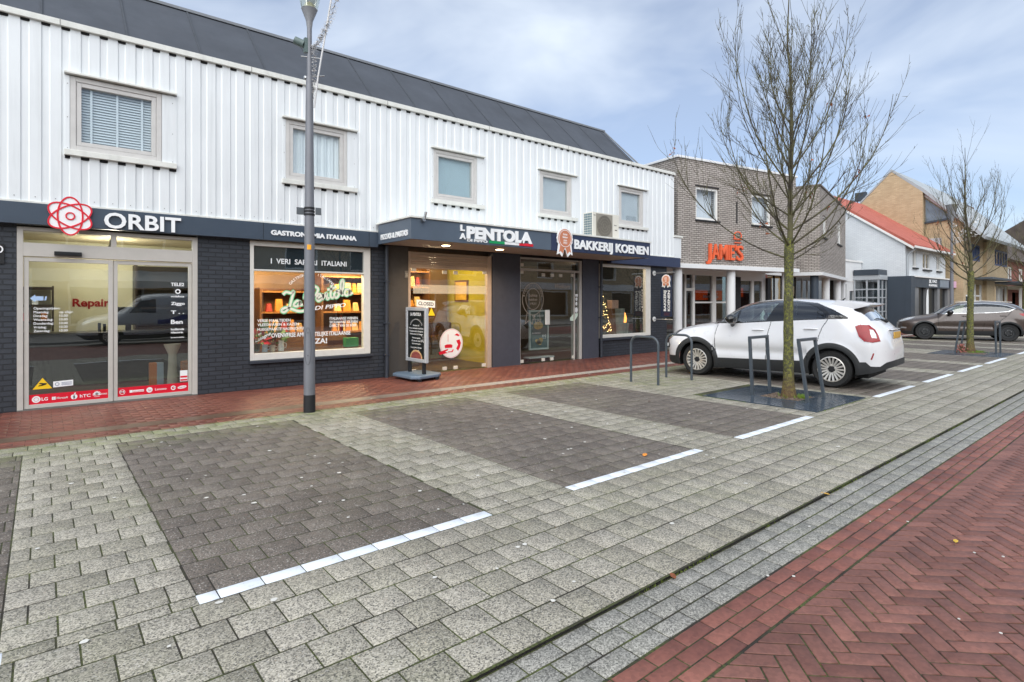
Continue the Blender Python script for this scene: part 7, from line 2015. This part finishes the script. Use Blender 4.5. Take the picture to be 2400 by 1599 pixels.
def bare_tree(name, label, loc, H, fork, r0, seed, nl=30, spread=1.0, twigs=1.0, lean=(0, 0), leaves=0, group='bare street trees', zlow=None):
    rnd = random.Random(seed)
    t_ = thing(name, label, 'tree', loc, 0, group)
    x0, y0, z0 = loc
    ax = lambda z: Vector((x0 + lean[0] * z + .012 * math.sin(z * 2.1 + seed), y0 + lean[1] * z + .012 * math.sin(z * 1.7), z0 + z))
    n = 26
    zs = [fork * k / n for k in range(n + 1)]
    rad = lambda z: r0 * (1 - .22 * min(1, z / fork)) * (1 + .55 * math.exp(-z / .13)) * (1 + .22 * math.exp(-((z - fork * 1.0) / .16) ** 2))
    mb = MB(); mb.tube([ax(z - .03 if z == 0 else z) for z in zs] + [ax(fork + .25)], [rad(z) * (1 + .04 * math.sin(z * 13)) for z in zs] + [rad(fork) * .85], 18)
    mb.build('trunk', m_bark, t_, smooth=60, recalc=False)
    br = MB()
    tips = []
    def grow(p, d, length, ra, rb, up, wob, ns):
        P, Rr = [p.copy()], [ra]
        d = d.normalized()
        for k in range(ns):
            d = (d + Vector((rnd.gauss(0, wob), rnd.gauss(0, wob), rnd.gauss(0, wob * .6) + up * (.3 + 1.5 * k / ns)))).normalized()
            p = p + d * (length / ns)
            P.append(p.copy()); Rr.append(ra + (rb - ra) * ((k + 1) / ns) ** .8)
        return P, Rr
    # leader
    Pl, Rl = grow(ax(fork), Vector((.02, .01, 1)), H - fork, r0 * .62, .006, .1, .035, 18)
    br.tube(Pl, Rl, 8, cap=False)
    stems = [(Pl, Rl, .75)]
    for i in range(nl):
        u = (i / (nl - 1)) ** 1.15
        z = fork - .12 + u * (H - fork) * .5
        k = min(len(Pl) - 2, max(0, int((z - fork) / (H - fork) * 18))); base = Pl[k].lerp(Pl[k + 1], .5) if z > fork else ax(z)
        a = i * 2.399 + rnd.uniform(-.35, .35)
        el = .34 + .8 * u + rnd.uniform(-.2, .24)
        d = Vector((math.cos(a) * math.cos(el), math.sin(a) * math.cos(el), math.sin(el)))
        ln = (H - z) * rnd.uniform(.6, .95) * (.72 if u < .35 else .95) * spread
        ra = r0 * rnd.uniform(.16, .28) * (1 - .45 * u)
        P, Rr = grow(base, d, ln, ra, .0035, .135 + .06 * rnd.random(), .04, 13)
        br.tube(P, Rr, 6, cap=False)
        stems.append((P, Rr, 1.))
    for P, Rr, w in stems:
        L_ = sum((b - a).length for a, b in zip(P[:-1], P[1:]))
        for _ in range(int(11 * w * twigs)):
            k = rnd.randrange(2, len(P) - 1); p = P[k].lerp(P[k + 1] if k + 1 < len(P) else P[k], rnd.random())
            d = (P[min(k + 1, len(P) - 1)] - P[k - 1]).normalized()
            sd_ = d.orthogonal().normalized(); sd_.rotate(Matrix.Rotation(rnd.uniform(0, 6.28), 3, d))
            d2 = (d + sd_ * rnd.uniform(.3, .68) + Vector((0, 0, .12))).normalized()
            ln = L_ * rnd.uniform(.18, .5) * (1.15 - k / len(P) * .5)
            Q, Qr = grow(p, d2, ln, max(.0042, Rr[k] * .42), .0018, .08, .05, 8)
            br.tube(Q, Qr, 5, cap=False)
            tips.append(Q)
            for _ in range(int(rnd.randint(3, 6) * twigs)):
                j = rnd.randrange(1, len(Q) - 1); dd = (Q[j + 1] - Q[j - 1]).normalized(); s2 = dd.orthogonal().normalized(); s2.rotate(Matrix.Rotation(rnd.uniform(0, 6.28), 3, dd))
                d3 = (dd + s2 * rnd.uniform(.3, .7) + Vector((0, 0, .1))).normalized()
                T, Tr = grow(Q[j], d3, ln * rnd.uniform(.2, .5), .0034, .0014, .06, .07, 5)
                br.tube(T, Tr, 4, cap=False)
                if rnd.random() < .6:
                    e = T[rnd.randrange(2, len(T))]; br.tube([e, e + Vector((rnd.gauss(0, .02), rnd.gauss(0, .02), .03))], [.0045, .0015], 4, cap=False)
    br.build('crown', m_branch, t_, smooth=70, recalc=False)
    if leaves:
        lf = MB()
        for _ in range(leaves):
            Q = rnd.choice(tips[:max(8, len(tips) // 3)]); c = Q[rnd.randrange(1, 4)]
            for _ in range(rnd.randint(2, 5)):
                d = Vector((rnd.gauss(0, 1), rnd.gauss(0, 1), rnd.gauss(-.4, .8))).normalized() * rnd.uniform(.04, .08); s_ = d.orthogonal().normalized() * .028
                p = c + Vector((rnd.gauss(0, .03), rnd.gauss(0, .03), rnd.gauss(0, .03))); m_ = p + d * .5 + Vector((0, 0, .015))
                lf.add([p, m_ + s_, p + d, m_ - s_], [(0, 1, 2, 3)])
        lf.build('dead_leaves', m_dead, t_, recalc=False)
    return t_
bare_tree('street_tree', 'bare mossy trunked street tree rising from the wet grate by the white car', (9.35, 4.2, 0), 6.75, 2.33, .083, 6, 36, .93, 1.0, leaves=16)
bare_tree('street_tree', 'smaller bare street tree standing before the brown car', (21.9, 4.35, 0), 6.3, 2.25, .095, 11, 28, .95, .9, leaves=10)
bare_tree('street_tree', 'distant bare tree at the end of the parking strip', (49.5, 7.0, 0), 8.5, 2.6, .16, 23, 22, .9, .8)
bare_tree('street_tree', 'bare tree near the awning far down the street', (58, 5.6, 0), 8.5, 2.6, .15, 31, 22, .9, .7)
bare_tree('street_tree', 'bare tree across the street mirrored in the shop windows', (12.5, -8.2, 0), 7.0, 2.4, .1, 37, 20, .95, .6)
# small flower bunch and grass at the foot of the second tree
fb_ = thing('flower_bunch', 'small bunch of faded pink flowers at the foot of the tree near the brown car', 'flowers', (21.55, 4.5, 0))
mb = MB()
for _ in range(50):
    p = Vector((21.55 + random.gauss(0, .07), 4.5 + random.gauss(0, .06), random.uniform(.03, .27))); mb.blob(p, random.uniform(.015, .03), 5, .2)
mb.build('petals', mat('petal_dusty', '#a2665c', .8, .4, 20), fb_)
mb = MB()
for _ in range(22): mb.tube([(21.55 + random.gauss(0, .02), 4.5 + random.gauss(0, .02), 0), (21.55 + random.gauss(0, .07), 4.5 + random.gauss(0, .06), random.uniform(.1, .24))], [.004, .002], 4)
mb.build('stems', mat('stem_green', '#4c5a2c', .8, .2), fb_)
gt = MB(); pts = [(21.95 + random.gauss(0, .16), 4.3 + random.gauss(0, .13), 0) for _ in range(420)] + [(9.38 + random.gauss(0, .05), 4.0 + random.gauss(0, .03), .0) for _ in range(90)] + [(9.36 + random.gauss(0, .09), 4.17 + random.gauss(0, .08), 0) for _ in range(50)]
tufts(gt, pts, .07, .004)
tag(gt.build('grass', mat('grass_green', '#6f8a2c', .8, .3, 5), recalc=False), 'short green grass growing at the feet of the trees', 'grass', kind='stuff')
